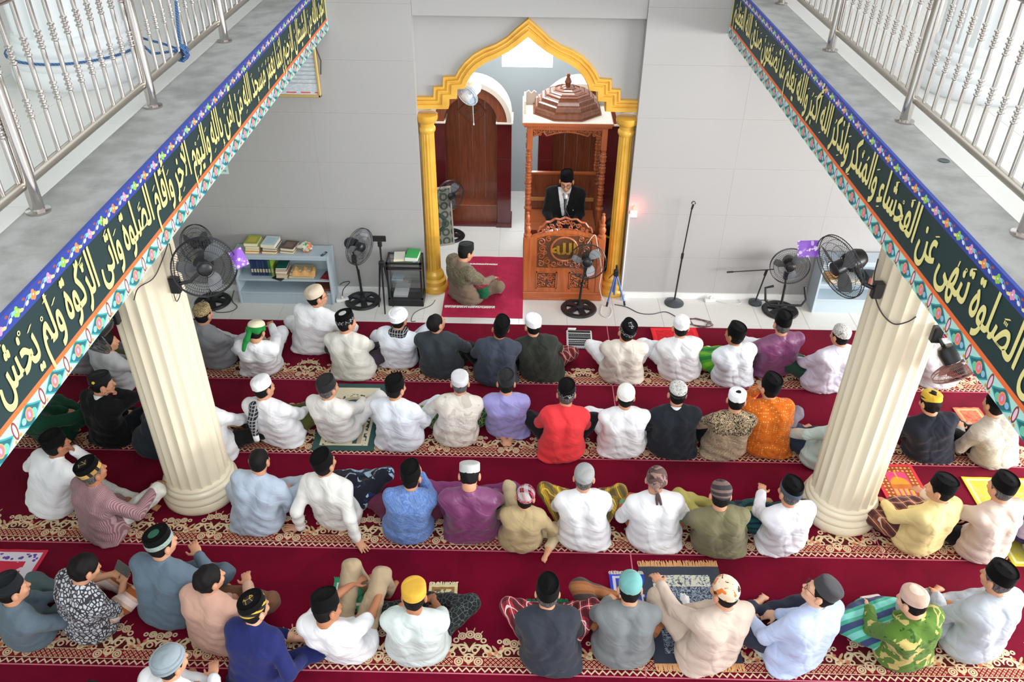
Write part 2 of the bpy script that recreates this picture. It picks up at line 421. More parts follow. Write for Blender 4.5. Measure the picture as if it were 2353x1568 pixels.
nl = bpy.data.lights.new('niche_fill_light', 'AREA'); nl.shape = 'RECTANGLE'; nl.size = 1.6; nl.size_y = 0.5; nl.energy = 45; nlo = bpy.data.objects.new('niche_fill_light', nl); COL.objects.link(nlo); nlo.location = (0.05, 10.7, 3.55); nlo.rotation_euler = (0.35, 0, 0)  # added fill that brightens the niche interior, no lamp is seen here
def wooden_niche(xc, label):
    t = thing('wooden_niche', label, 'niche', (xc, 11.13, 0), 0, 'twin wooden prayer niches')
    ro, ri, zi, dp = 0.57, 0.37, 1.6, 0.42
    N = 24
    arc = lambda r: [(r*math.cos(PI-PI*i/N), zi+r*math.sin(PI-PI*i/N)) for i in range(N+1)]
    mb = MB(); a, b = arc(ro-0.06), arc(ri)
    for i in range(N): mb.add([(a[i][0], 0, a[i][1]), (a[i+1][0], 0, a[i+1][1]), (b[i+1][0], 0, b[i+1][1]), (b[i][0], 0, b[i][1])], [(0, 1, 2, 3)])
    for i in range(N): mb.add([(b[i][0], 0, b[i][1]), (b[i+1][0], 0, b[i+1][1]), (b[i+1][0], 0.35, b[i+1][1]), (b[i][0], 0.35, b[i][1])], [(0, 1, 2, 3)])
    mb.build('arch_band', M_brown, t, True, 30)
    mb = MB(); a, b = arc(ro), arc(ro-0.065)
    for i in range(N):
        mb.add([(a[i][0], -0.02, a[i][1]), (a[i+1][0], -0.02, a[i+1][1]), (b[i+1][0], -0.02, b[i+1][1]), (b[i][0], -0.02, b[i][1])], [(0, 1, 2, 3)])
        mb.add([(a[i][0], -0.02, a[i][1]), (a[i+1][0], -0.02, a[i+1][1]), (a[i+1][0], dp, a[i+1][1]), (a[i][0], dp, a[i][1])], [(0, 1, 2, 3)])
        mb.add([(b[i][0], -0.02, b[i][1]), (b[i+1][0], -0.02, b[i+1][1]), (b[i+1][0], 0.0, b[i+1][1]), (b[i][0], 0.0, b[i][1])], [(0, 1, 2, 3)])
    mb.build('arch_cap', M_beige, t, True, 30)
    for s in (-1, 1):
        x0, x1 = sorted((s*ri, s*ro))
        for k in range(3): MB().rbox(x0, x1, 0, dp, 0.06+0.51*k, 0.06+0.51*(k+1)-0.004, 0.002).build('pilaster_tile', M_maroon, t)
        MB().rbox(x0-0.015, x1+0.015, -0.03, dp, 0, 0.06, 0.006).build('pilaster_base', M_maroon, t)
        MB().rbox(x0-0.02, x1+0.02, -0.025, dp, zi-0.012, zi+0.012, 0.004).build('impost', M_beige, t)
    for i in range(4):                                     # back boards, clipped to the arch
        x0, x1 = -ri+2*ri*i/4+0.0015, -ri+2*ri*(i+1)/4-0.0015
        xs = [x0+(x1-x0)*q/5 for q in range(6)]
        poly = [(x0, 0.30), (x1, 0.30)]+[(x, zi+math.sqrt(max(0, ri*ri-x*x))) for x in reversed(xs)]
        MB().prism(poly, 0.34+0.002*(i % 2), 0.37).build('back_board', M_brown, t)
    MB().rbox(-ri, ri, 0.10, 0.40, 0.0, 0.30, 0.006).build('step', M_brown, t)
    MB().rbox(-ri, ri, -0.005, 0.10, 0.0, 0.035, 0.004).build('threshold', M_maroon, t)
    q = 0.2
    d1 = [(0, 1.65+q), (q, 1.65), (0, 1.65-q), (-q, 1.65)]
    e = MB()
    for i in range(4):
        a, b = d1[i], d1[(i+1) % 4]; e.tube([(a[0], 0.333, a[1]), (b[0], 0.333, b[1])], 0.011, 6)
    em = e.build('diamond_frame', M_brown, t)
    g = MB()
    for (cx, cz, r, a0, a1) in [(-0.03, 1.66, 0.05, 0.2, 4.6), (0.03, 1.64, 0.035, 2.0, 6.4), (0.05, 1.68, 0.03, -1.5, 2.2), (-0.06, 1.62, 0.025, 3, 6.5), (0.0, 1.70, 0.03, -0.5, 2.5)]:
        g.tube([(cx+r*math.cos(a0+(a1-a0)*i/10), 0.328, cz+r*math.sin(a0+(a1-a0)*i/10)) for i in range(11)], 0.006, 5)
    g.build('carved_calligraphy', plain('bronze_letters', rgb(150, 116, 70), 0.4, metal=0.4), em)
    return t
wooden_niche(-0.72, 'dark wood arched niche on the left, behind the seated man in taupe')
wooden_niche(0.80, 'dark wood arched niche on the right, hidden behind the pulpit')

# ------------------------------------------------------------------ gallery slabs with ledge, tiles, railing and columns
Z_SLAB = 3.82
for sgn, nm in ((-1, 'left'), (1, 'right')):
    xe = -2.12 if sgn < 0 else 2.2; xi = -2.5 if sgn < 0 else 2.52
    x0, x1 = sorted((xe, sgn*7.2))
    sl = struct(MB().box(x0, x1, -2.0, 9.2, 3.34, Z_SLAB-0.008).build('ceiling_gallery_'+nm, M_white))
    a, b = sorted((xe, xi)); MB().rbox(a, b, -2.0, 9.2, Z_SLAB-0.05, Z_SLAB, 0.006).build('ledge', M_conc, sl)
    struct(MB().box(x0, x1, -2.0, 9.2, 7.3, 7.5).build('ceiling_upper_'+nm, M_white))
    for i in range(8):
        for j in range(16):
            if 9.2-0.6*j > 0.4: tile(sl, xi+sgn*(0.3+0.6*i), 9.2-0.3-0.6*j, Z_SLAB)
flc = lambda a, z: 1-0.055*(0.5+0.5*math.cos(a*20))**0.6
def round_column(name, label, x, y, z0, z1, mat, k=1.0):
    t = thing(name, label, 'column', (x, y, z0))
    MB().lathe([(0.285*k, 0.27*k), (0.285*k, z1-z0)], 160, flute=flc, caps=False).build('fluted_shaft', mat, t, True, 50)
    MB().lathe([(0.33*k, 0), (0.345*k, 0.02*k), (0.35*k, 0.06*k), (0.34*k, 0.10*k), (0.335*k, 0.105*k), (0.345*k, 0.125*k), (0.342*k, 0.15*k), (0.32*k, 0.17*k), (0.318*k, 0.18*k), (0.325*k, 0.195*k), (0.318*k, 0.22*k), (0.3*k, 0.235*k), (0.302*k, 0.255*k), (0.285*k, 0.275*k)], 64).build('column_base', mat, t, True, 50)
    return t
round_column('fluted_column', 'cream fluted column on the left, standing on the carpet under the gallery', -2.965, 5.57, 0.01, 3.34, M_cream)
round_column('fluted_column', 'cream fluted column on the right, standing on the carpet under the gallery', 3.0, 5.48, 0.01, 3.34, M_cream)
round_column('gallery_column', 'thick white column on the left gallery, blue rope around its base', -3.19, 5.95, Z_SLAB, 7.2, M_colwhite, 1.24)
round_column('gallery_column', 'thick white column on the right gallery behind the steel railing', 3.27, 5.98, Z_SLAB, 7.2, M_colwhite, 1.24)

bal_prof = [(0.0125, 0.0)]
for zc in (0.30, 0.56):
    bal_prof += [(0.0125, zc-0.06)]
    for q in range(4): z = zc-0.045+0.026*q; bal_prof += [(0.011, z-0.006), (0.0185, z), (0.0185, z+0.007), (0.011, z+0.013)]
    bal_prof += [(0.0125, zc+0.075)]
bal_prof += [(0.0125, 0.80)]
bal_me = MB().lathe(bal_prof, 10, caps=False).mesh('baluster', True, 40); bal_me.materials.append(M_steel.m)
post_me = MB().lathe([(0.06, 0), (0.06, 0.012), (0.034, 0.016), (0.032, 0.98)], 20).mesh('post', True, 40); post_me.materials.append(M_steel.m)
def railing(x, label, posts):
    t = thing('steel_railing', label, 'railing', (x, 0, Z_SLAB), 0, 'stainless gallery railings')
    MB().tube([(0, 0.4, 0.15), (0, 9.2, 0.15)], 0.026, 12).build('bottom_rail', M_steel2, t, True)
    MB().tube([(0, 0.4, 0.95), (0, 9.2, 0.95)], 0.03, 12).build('handrail', M_steel, t, True)
    for y in posts:
        o = bpy.data.objects.new('post', post_me); COL.objects.link(o); o.parent = t; o.location = (0.025 if x < 0 else -0.025, y, 0)
    y = 3.14-0.1415*11
    while y < 9.1:
        if min(abs(y-p) for p in posts) > 0.035:
            o = bpy.data.objects.new('baluster', bal_me); COL.objects.link(o); o.parent = t; o.location = (0, y, 0.15)
        y += 0.1415
    return t
railing(-2.455, 'stainless steel railing along the left gallery, rope tied to it', (0.65, 2.2, 3.75, 5.3, 6.86, 8.42))
railing(2.50, 'stainless steel railing along the right gallery', (0.5, 2.1, 3.68, 5.25, 6.87, 8.45))
# rope around the left gallery column, knotted to the railing
M_rope = Mat('blue_rope', rgb(44, 80, 130), 0.8); _x, _y, _z = M_rope.xyz()
M_rope.layer(((_x+_y+_z)*260).sin().gt(0.2), rgb(84, 122, 168))
rp = thing('blue_rope', 'blue rope looped round the left gallery column and knotted on the railing', 'rope', (-3.19, 5.95, Z_SLAB))
R_ = 0.435
loop = [(R_*math.cos(a), R_*math.sin(a), 0.20) for a in [math.radians(-160+10*i) for i in range(20)]]
kn = (0.74, 0.05, 0.17)
MB().tube([kn]+[(0.6, 0.12, 0.19)]+[(R_*math.cos(math.radians(d)), R_*math.sin(math.radians(d)), 0.2) for d in range(40, -320, -12)]+[(0.6, -0.12, 0.19), kn], 0.009, 8).build('loop', M_rope, rp, True)
MB().tube([(kn[0]+0.05*math.cos(a)*0.7, kn[1]+0.035*math.sin(1.7*a), kn[2]-0.02+0.05*math.sin(a)) for a in [i*0.55 for i in range(40)]], 0.010, 8).build('knot', M_rope, rp, True)
MB().tube([(kn[0], kn[1], kn[2]+0.03), (0.735, 0.10, 0.35), (0.735, 0.2, 0.6), (0.74, 0.25, 0.79)], 0.011, 8).build('tail', M_rope, rp, True)
# little shard lying on the right gallery ledge hole
MB().lathe([(0.0, 0.001), (0.022, 0.003), (0.028, 0.002), (0.034, 0.004), (0.03, 0.0)], 12).build('ledge_hole', M_dgrey)
bpy.data.objects['ledge_hole'].location = onz(2168, 370, Z_SLAB); tag(bpy.data.objects['ledge_hole'], 'dark bolt hole in the concrete ledge of the right gallery', 'hole')

struct(MB().box(-7.3, -7.2, -2.0, 9.2, 0.0, 7.0).build('wall_left', plain('mint_wall_paint', rgb(206, 222, 214), 0.6)))
# ------------------------------------------------------------------ painted banners with Arabic lettering
def banner_mat(name):
    m = Mat(name, rgb(24, 52, 54), 0.6); x, y, z = m.xyz()
    z = z*1.0
    # lower pale border with flower ornaments
    low = z.lt(3.432); m.layer(low, rgb(176, 226, 220))
    u = rep(y, 0.235); w = z-3.375
    def L(f, c): m.layer(f*low, c)
    sc = (u*42).sin()*0.006
    L((u.abs()*0.62+w.abs()*1.0+sc*0.5).lt(0.062), rgb(52, 160, 160)); L((u.abs()*0.62+w.abs()*1.0+sc*0.5).lt(0.053), rgb(32, 104, 116))
    L(length2(u*0.95-0.03, w+0.012).lt(0.022), rgb(110, 200, 170)); L(length2(u*0.95+0.045, w-0.0).lt(0.016), rgb(140, 190, 226))
    L(length2(u*1.1, w*0.95-0.003).lt(0.031), rgb(244, 158, 92)); L(length2(u*1.1, w*0.95-0.003).lt(0.024), rgb(240, 120, 130)); L(length2(u*1.6, w*0.95-0.003).lt(0.013), rgb(200, 170, 220))
    u2 = rep(y+0.1175, 0.235)
    L(length2(u2*1.7, w*0.75-0.006).lt(0.034), rgb(140, 62, 50)); L(length2(u2*2.2, w*0.75-0.006).lt(0.025), rgb(238, 200, 226))
    L(length2(u2-0.022, w+0.03).lt(0.009), rgb(226, 150, 60)); L(length2(u2+0.02, w+0.036).lt(0.008), rgb(226, 150, 60))
    m.layer(band(z, 3.428, 3.455), rgb(240, 112, 56))
    # upper blue border with a flower vine
    up = z.gt(3.757); m.layer(up, rgb(46, 68, 158)); v = z-3.796
    def Q(f, c): m.layer(f*up, c)
    Q((v-(y*44.9).sin()*0.016).abs().lt(0.0022), rgb(150, 160, 190))
    c0 = [rgb(232, 150, 190), rgb(242, 140, 80), rgb(150, 200, 80)]
    for i, c in enumerate(c0):
        a = rep(y+0.14*i, 0.42)
        for (dx, dz) in ((0, 0.012), (0.013, -0.006), (-0.013, -0.006), (0.0, -0.014)): Q(length2(a-dx, v-dz).lt(0.0125), c)
        Q(length2(a, v).lt(0.005), rgb(250, 240, 220))
        Q(length2((a-0.03)*0.9+(v+0.012)*0.6, (v+0.012)*1.6).lt(0.014), rgb(236, 222, 140))
        Q(length2((a+0.032)*0.9-v*0.6, (v-0.006)*1.6).lt(0.015), rgb(130, 205, 206)); Q(length2((a+0.055)-v*0.5, (v+0.008)*1.5).lt(0.014), rgb(222, 230, 244))
        Q(length2((a+0.062)+v*0.6, (v-0.02)*1.8).lt(0.012), rgb(160, 80, 70))
    m.layer(y.gt(9.10)*z.gt(3.455)*z.lt(3.757), rgb(224, 178, 56)); m.layer(y.gt(9.145), rgb(150, 214, 212))
    return m
M_banner = banner_mat('painted_banner')
M_letter = plain('cream_lettering', rgb(236, 226, 150), 0.6)
AR = [('ا', 0xFE8D, 2), ('ب', 0xFE8F, 4), ('ة', 0xFE93, 2), ('ت', 0xFE95, 4), ('ث', 0xFE99, 4), ('ج', 0xFE9D, 4), ('ح', 0xFEA1, 4), ('خ', 0xFEA5, 4), ('د', 0xFEA9, 2), ('ذ', 0xFEAB, 2), ('ر', 0xFEAD, 2), ('ز', 0xFEAF, 2), ('س', 0xFEB1, 4), ('ش', 0xFEB5, 4), ('ص', 0xFEB9, 4), ('ط', 0xFEC1, 4), ('ظ', 0xFEC5, 4), ('ع', 0xFEC9, 4), ('غ', 0xFECD, 4), ('ف', 0xFED1, 4), ('ق', 0xFED5, 4), ('ك', 0xFED9, 4), ('ل', 0xFEDD, 4), ('م', 0xFEE1, 4), ('ن', 0xFEE5, 4), ('ه', 0xFEE9, 4), ('و', 0xFEED, 2), ('ى', 0xFEEF, 2), ('ي', 0xFEF1, 4), ('أ', 0xFE83, 2), ('إ', 0xFE87, 2), ('آ', 0xFE81, 2), ('ء', 0xFE80, 1), ('\u0001', 0xFEFB, 2)]
AD = {c: (b, n) for c, b, n in AR}
MARKS = '\u064e\u064f\u0650\u0651\u0652\u0670'
def shape_arabic(src):
    """joined letter forms in visual (left to right) order, with the vowel marks of every letter"""
    let = []
    for c in src:
        if c in MARKS:
            if let: let[-1][1].append(c)
        elif c == 'ا' and let and let[-1][0] == 'ل': let[-1] = ['\u0001', let[-1][1]]
        else: let.append([c, []])
    out = []
    for i, (c, mk) in enumerate(let):
        if c not in AD: out.append((c, mk)); continue
        b, n = AD[c]
        pj = i > 0 and let[i-1][0] in AD and AD[let[i-1][0]][1] == 4 and n >= 2
        nj = n == 4 and i+1 < len(let) and let[i+1][0] in AD and AD[let[i+1][0]][1] >= 2
        out.append((chr(b+(3 if pj and nj else 1 if pj else 2 if nj else 0)), mk))
    return list(reversed(out))
def text_mesh(body, size=1.0, offset=0.0, extrude=0.0, align='LEFT', only_width=False):
    c = bpy.data.curves.new('lettering', 'FONT'); c.body = body; c.size = size; c.offset = offset; c.extrude = extrude; c.resolution_u = 4; c.align_x = align
    o = bpy.data.objects.new('lettering', c); COL.objects.link(o)
    dg = bpy.context.evaluated_depsgraph_get(); ev = o.evaluated_get(dg)
    me = bpy.data.meshes.new_from_object(ev)
    bpy.data.objects.remove(o); bpy.data.curves.remove(c)
    return me
GLY = {}
def glyph_mesh(ch, offset):
    """letter outline filled contour by contour, so crossing strokes stay solid"""
    c = bpy.data.curves.new('lettering', 'FONT'); c.body = ch; o = bpy.data.objects.new('lettering', c); COL.objects.link(o)
    cu = o.evaluated_get(bpy.context.evaluated_depsgraph_get()).to_curve(bpy.context.evaluated_depsgraph_get())
    polys = []
    for sp in cu.splines:
        P_ = []
        if sp.type == 'BEZIER':
            bp = sp.bezier_points; n = len(bp)
            for i in range(n):
                p0, p1, p2, p3 = bp[i].co, bp[i].handle_right, bp[(i+1) % n].handle_left, bp[(i+1) % n].co
                for k in range(5): t = k/5; q = p0*(1-t)**3+p1*3*t*(1-t)**2+p2*3*t*t*(1-t)+p3*t**3; P_.append((q.x, q.y))
        else: P_ = [(p.co.x, p.co.y) for p in sp.points]
        if len(P_) > 2: polys.append(P_)
    o.to_curve_clear(); bpy.data.objects.remove(o); bpy.data.curves.remove(c)
    area = lambda P_: sum(a[0]*b[1]-b[0]*a[1] for a, b in zip(P_, P_[1:]+P_[:1]))/2
    def inside(p, P_):
        r = False
        for a, b in zip(P_, P_[1:]+P_[:1]):
            if (a[1] > p[1]) != (b[1] > p[1]) and p[0] < (b[0]-a[0])*(p[1]-a[1])/(b[1]-a[1])+a[0]: r = not r
        return r
    me = MB()
    if polys:
        ar = [area(q) for q in polys]; sg = 1 if max(ar, key=abs) > 0 else -1
        for q, a in zip(polys, ar):
            if a*sg <= 0: continue
            grp = [q]+[h for h, ah in zip(polys, ar) if ah*sg < 0 and inside(h[0], q)]
            k = bpy.data.curves.new('lettering', 'CURVE'); k.dimensions = '2D'; k.fill_mode = 'BOTH'; k.offset = -offset if False else offset
            for g in grp:
                sp = k.splines.new('POLY'); sp.points.add(len(g)-1); sp.use_cyclic_u = True
                for i, p in enumerate(g): sp.points[i].co = (p[0], p[1], 0, 1)
            ko = bpy.data.objects.new('lettering', k); COL.objects.link(ko)
            m = bpy.data.meshes.new_from_object(ko.evaluated_get(bpy.context.evaluated_depsgraph_get()))
            me.add([tuple(v.co) for v in m.vertices], [tuple(p.vertices) for p in m.polygons])
            bpy.data.objects.remove(ko); bpy.data.curves.remove(k); bpy.data.meshes.remove(m)
    out = bpy.data.meshes.new('lettering'); out.from_pydata(me.v, [], me.f); return out
def banner(label, src, side):
    x = -2.12+0.02 if side < 0 else 2.2-0.02
    b = thing('painted_banner', label, 'banner', (0, 0, 0), 0, 'painted gallery banners')
    MB().box(min(x, x+side*0.02), max(x, x+side*0.02), 0.2, 9.165, 3.33, 3.835).build('panel', M_banner, b)
    vis = shape_arabic(src)
    # every letter form is set on its own advance width, one mesh per word; overlapping joins stay solid
    def glyph(ch):
        if ch not in GLY:
            q = glyph_mesh(ch, 0.0); w = text_mesh(ch+'|'); w1 = text_mesh('|')
            adv = max(v.co.x for v in w.vertices)-max(v.co.x for v in w1.vertices)
            GLY[ch] = ([tuple(v.co) for v in q.vertices], [tuple(p.vertices) for p in q.polygons], adv)
            for m_ in (q, w, w1): bpy.data.meshes.remove(m_)
        return GLY[ch]
    SP = 0.22; ws = [SP if ch == ' ' else glyph(ch)[2] for ch, m in vis]; tot = sum(ws)
    ya, yb = (2.58, 9.03) if side < 0 else (2.72, 9.0)
    kx = (yb-ya)/tot; kz = 0.305; z0 = 3.540; dr = 1.0 if side < 0 else -1.0; ys = ya if side < 0 else yb
    word = MB(); acc = 0.0; mk = MB(); li = 0; xx = x-side*0.004
    for (ch, m), w in list(zip(vis, ws))+[((' ', []), 0.0)]:
        if ch == ' ':
            if word.v: word.build('lettering', M_letter, b); word = MB()
            acc += w; continue
        vs_, fs_, adv = glyph(ch); li += 1
        for ci, (ox, oz) in enumerate(((-0.018, -0.012), (0.018, -0.012), (0.018, 0.014), (-0.018, 0.014))):
            word.add([(xx-side*(0.0002*(li % 3)+0.0006*ci), ys+dr*(acc+q[0]+ox)*kx, z0+(q[1]+oz)*kz) for q in vs_], fs_)
        yy = ys+dr*(acc+w/2)*kx; acc += w
        top = max(q[1] for q in vs_)*kz+z0; bot = min(q[1] for q in vs_)*kz+z0
        hi = min(3.735, max(top+0.022, 3.69)); lo = max(3.470, min(bot-0.02, 3.50))
        def stroke(p, q, t):
            mk.add([(xx, yy+dr*(p[0]-t), p[1]), (xx, yy+dr*(p[0]+t), p[1]), (xx, yy+dr*(q[0]+t), q[1]), (xx, yy+dr*(q[0]-t), q[1])], [(0, 1, 2, 3)])
        for c in m:
            if c == '\u064e': stroke((-0.018, hi-0.008), (0.018, hi+0.012), 0.007)
            elif c == '\u0650': stroke((-0.016, lo-0.004), (0.016, lo+0.014), 0.007)
            elif c == '\u064f': stroke((0.004, hi-0.004), (-0.012, hi-0.022), 0.006); stroke((0.008, hi+0.012), (0.002, hi-0.004), 0.009)
            elif c == '\u0670': stroke((0.0, hi-0.018), (0.004, hi+0.016), 0.005)
            elif c == '\u0652':
                for k in range(8):
                    a, a2 = 2*PI*k/8, 2*PI*(k+1)/8
                    mk.add([(xx, yy+r*math.cos(t), hi-0.014+r*math.sin(t)) for r, t in ((0.012, a), (0.012, a2), (0.006, a2), (0.006, a))], [(0, 1, 2, 3)])
            elif c == '\u0651':
                for k in range(3): stroke((-0.014+0.012*k, hi-0.03), (-0.014+0.012*k, hi-0.012), 0.0035)
                stroke((-0.014, hi-0.032), (0.011, hi-0.032), 0.004)
    mk.build('vowel_marks', M_letter, b)['kind'] = 'stuff'
    return b
banner('dark green banner with yellow Arabic script along the left gallery edge', 'أَعُوذُ بِاللّٰهِ مِنَ الشَّيْطَانِ الرَّجِيْمِ إِنَّمَا يَعْمُرُ مَسٰجِدَ اللّٰهِ مَنْ آمَنَ بِاللّٰهِ وَالْيَوْمِ الاٰخِرِ وَأَقَامَ الصَّلٰوةَ وَآتَى الزَّكٰوةَ وَلَمْ يَخْشَ', -1)
banner('dark green banner with yellow Arabic script along the right gallery edge', 'إِنَّ الصَّلٰوةَ تَنْهٰى عَنِ الْفَحْشَاءِ وَالْمُنْكَرِ وَلَذِكْرُ اللّٰهِ أَكْبَرُ وَاللّٰهُ يَعْلَمُ مَا تَصْنَعُوْنَ صَدَقَ اللّٰهُ الْعَظِيْمُ', 1)

# ------------------------------------------------------------------ carpets
def carpet_mat():
    m = Mat('red_prayer_carpet', rgb(114, 6, 38), 0.95, spec=0.05, sheen=0.05)
    x, y, z = m.xyz(); v = y; cream = rgb(226, 206, 168)
    m.layer(((m.noise(2.0, 4, 0.6)-0.42)*2.4).max(0).min(1)*0.8, rgb(74, 2, 22))  # darker mottling puts the pile's uneven sheen into the colour
    P_ = 0.70; u = rep(x, P_).abs()
    bgf = v.lt(0.235+((u*2*PI/P_)+PI/2).sin()*0.055)*v.gt(0.055)
    m.layer(bgf, rgb(84, 22, 26)); m.layer(band(v, 0.062, 0.15), rgb(132, 28, 34))
    fl_ = None
    def A(f):
        nonlocal fl_
        fl_ = f if fl_ is None else fl_.max(f)
    w = 0.0062
    for (cx, cy, r) in ((0, 0.345, 0.031), (0, 0.345, 0.014), (0.062, 0.33, 0.028), (0.062, 0.33, 0.012), (0.108, 0.292, 0.018), (0.35, 0.268, 0.030), (0.35, 0.268, 0.013), (0.29, 0.285, 0.025), (0.29, 0.285, 0.011), (0.235, 0.285, 0.014), (0.045, 0.205, 0.022), (0.128, 0.165, 0.018), (0.076, 0.105, 0.030), (0.076, 0.105, 0.013), (0.0, 0.135, 0.036), (0.0, 0.13, 0.017), (0.30, 0.19, 0.02), (0.235, 0.165, 0.02)): A(ring(u, v, cx, cy, r, w))
    for (cx, cy, r, sg) in ((0.065, 0.19, 0.062, 1), (0.19, 0.255, 0.075, -1), (0.30, 0.175, 0.055, 1), (0.12, 0.2, 0.05, 1)):
        A(ring(u, v, cx, cy, r, 0.009)*((v-cy)*sg).gt(0.0))
    lat = rep(x+v*1.0, 0.04).abs().max(rep(x-v*1.0, 0.04).abs())
    A(band(lat, 0.006, 0.0125)*band(v, 0.068, 0.142)*u.gt(0.12)); A((v-0.147).abs().lt(0.003)); A((v-0.064).abs().lt(0.003))
    zz = (rep(x, 0.058).abs()/0.029)
    A((v-0.018-zz*0.032).abs().lt(0.0085))
    def leaf(cx, cy, an, l, w_):
        du, dv = u-cx, v-cy; a = du*math.cos(an)+dv*math.sin(an); b = dv*math.cos(an)-du*math.sin(an); return length2(a/l, b/w_).lt(1.0)
    lf = None
    for q in ((0.155, 0.195, -0.5, 0.055, 0.014), (0.215, 0.165, -0.25, 0.05, 0.012), (0.20, 0.22, -0.9, 0.036, 0.010), (0.262, 0.205, 0.9, 0.04, 0.011), (0.028, 0.25, 1.0, 0.032, 0.009), (0.034, 0.165, 0.6, 0.032, 0.010), (0.012, 0.105, 1.2, 0.032, 0.008), (0.12, 0.24, 0.8, 0.032, 0.010), (0.31, 0.228, 0.4, 0.036, 0.010), (0.09, 0.365, 1.0, 0.02, 0.005), (0.03, 0.392, 1.3, 0.02, 0.005)):
        f_ = leaf(*q); lf = f_ if lf is None else lf.max(f_)
    m.layer(lf*0.85, rgb(214, 182, 136)); m.layer(fl_*0.9, cream)
    pk = disc(u, v, 0.16, 0.17, 0.02).max(disc(u, v, 0.21, 0.185, 0.016)).max(disc(u, v, 0.25, 0.225, 0.015))
    m.layer(pk*0.8, rgb(206, 120, 84))
    m.bump(m.noise(260, 2), 0.5, 0.004)
    return m
M_carpet = carpet_mat()
M_bind = plain('carpet_binding', rgb(206, 110, 128), 0.9)
rows = [(7.3, 8.5, (1.09, 5.2)), (6.1, 7.3, (-4.72, 1.06)), (4.9, 6.1, (0.98,)), (3.7, 4.9, (1.02,)), (2.5, 3.7, ()), (1.3, 2.5, ())]
rown = ['front row beside the tiles', 'second row', 'third row', 'fourth row', 'fifth row at the bottom edge', 'sixth row']
seams3 = {2: (3.27,), 3: (0.98, ), }
for ri, (y0, y1, cuts) in enumerate(rows):
    if ri == 2: cuts = (3.25,)
    xs = [-6.6]+list(cuts)+[6.6]
    for a, b in zip(xs[:-1], xs[1:]):
        w = b-a
        where = 'left' if b < 0 else 'right' if a > 0.5 else 'middle'
        if len(xs) == 2: where = 'full'
        if ri == 0 and a > 5: where = 'far right'
        t = thing('carpet', '%s stretch of red floral carpet, %s of worshippers' % (where, rown[ri]) if ri else '%s stretch of red floral carpet, %s' % (where, rown[ri]), 'carpet', ((a+b)/2, y0, 0.0), 0, 'red mosque carpets')
        MB().rbox(-w/2+0.003, w/2-0.003, 0.004, y1-y0-0.004, 0.0005, 0.012, 0.003).build('pile', M_carpet, t)
        MB().box(-w/2+0.004, w/2-0.004, -0.003, 0.006, 0.0005, 0.0128).build('binding', M_bind, t)
        if a > -6: MB().box(-w/2-0.006, -w/2+0.004, 0.006, y1-y0-0.004, 0.0005, 0.0124).build('binding', M_bind, t)
# ------------------------------------------------------------------ pulpit
def scroll(mb, cx, cz, r, a0, turns, y, t=0.007, sgn=1, n=16, shrink=0.75):
    mb.tube([(cx+r*(1-shrink*i/n)*math.cos(a0+sgn*2*PI*turns*i/n), y, cz+r*(1-shrink*i/n)*math.sin(a0+sgn*2*PI*turns*i/n)) for i in range(n+1)], t, 5)
pul = thing('pulpit', 'carved teak pulpit with a domed canopy, preacher inside', 'pulpit', (0, 0, 0))
px0, px1 = 0.06, 1.04; pc = (px0+px1)/2
MB().rbox(px0-0.02, px1+0.02, 9.08, 10.6, 0.0, 0.12, 0.008).build('plinth', M_wood_h, pul)
# front panel with a stepped arched head
arcz = lambda x: 0.90+0.11*math.cos((x-pc)/0.44*PI/2)**1.0 if abs(x-pc) < 0.44 else 0.90
hx = [px0+(px1-px0)*i/24 for i in range(25)]
fp = MB().prism([(px0, 0.12), (px1, 0.12)]+[(x, arcz(x)) for x in reversed(hx)], 9.115, 9.15)
fp.build('front_panel', M_wood, pul)
fr = MB()
for a, b in zip(hx[:-1], hx[1:]): fr.prism([(a, arcz(a)-0.045), (b, arcz(b)-0.045), (b, arcz(b)), (a, arcz(a))], 9.095, 9.12)
fr.box(px0, px0+0.15, 9.10, 9.12, 0.12, 0.9).box(px1-0.15, px1, 9.10, 9.12, 0.12, 0.9).box(px0+0.15, px1-0.15, 9.10, 9.12, 0.12, 0.175).box(px0+0.15, px1-0.15, 9.10, 9.12, 0.415, 0.475).box(pc-0.07, pc+0.07, 9.10, 9.12, 0.175, 0.415)
fr.build('panel_frame', M_wood, pul)
M_cbk = plain('carving_recess', rgb(96, 60, 34), 0.6)
MB().box(px0+0.15, px1-0.15, 9.108, 9.118, 0.475, 0.92).build('carving_ground', M_cbk, pul)
cv = MB(); random.seed(4)
for s in (-1, 1):
    for (dx, z, r, a0, tr, sg) in [(0.29, 0.84, 0.055, 0.5, 1.3, 1), (0.27, 0.74, 0.05, 2.5, 1.4, -1), (0.29, 0.64, 0.052, 0, 1.3, 1), (0.21, 0.57, 0.05, 1.8, 1.4, -1), (0.29, 0.53, 0.045, 1, 1.2, 1), (0.12, 0.53, 0.045, 3, 1.3, 1), (0.04, 0.545, 0.04, 0.6, 1.3, -1), (0.2, 0.88, 0.04, 2, 1.3, -1), (0.17, 0.505, 0.03, 1, 1.2, -1), (0.245, 0.685, 0.03, 1, 1.2, 1)]:
        scroll(cv, pc+s*dx, z, r, a0 if s > 0 else PI-a0, tr, 9.105, 0.009, sg*s)
cv.build('scroll_carving', M_carve, pul, True)
md = MB(); md.tube([(pc+0.165*math.cos(2*PI*i/32), 9.10, 0.745+0.165*math.sin(2*PI*i/32)) for i in range(32)], 0.014, 6, True)
md.build('medallion_ring', M_wood, pul, True)
gm = MB(); acc = 0.0
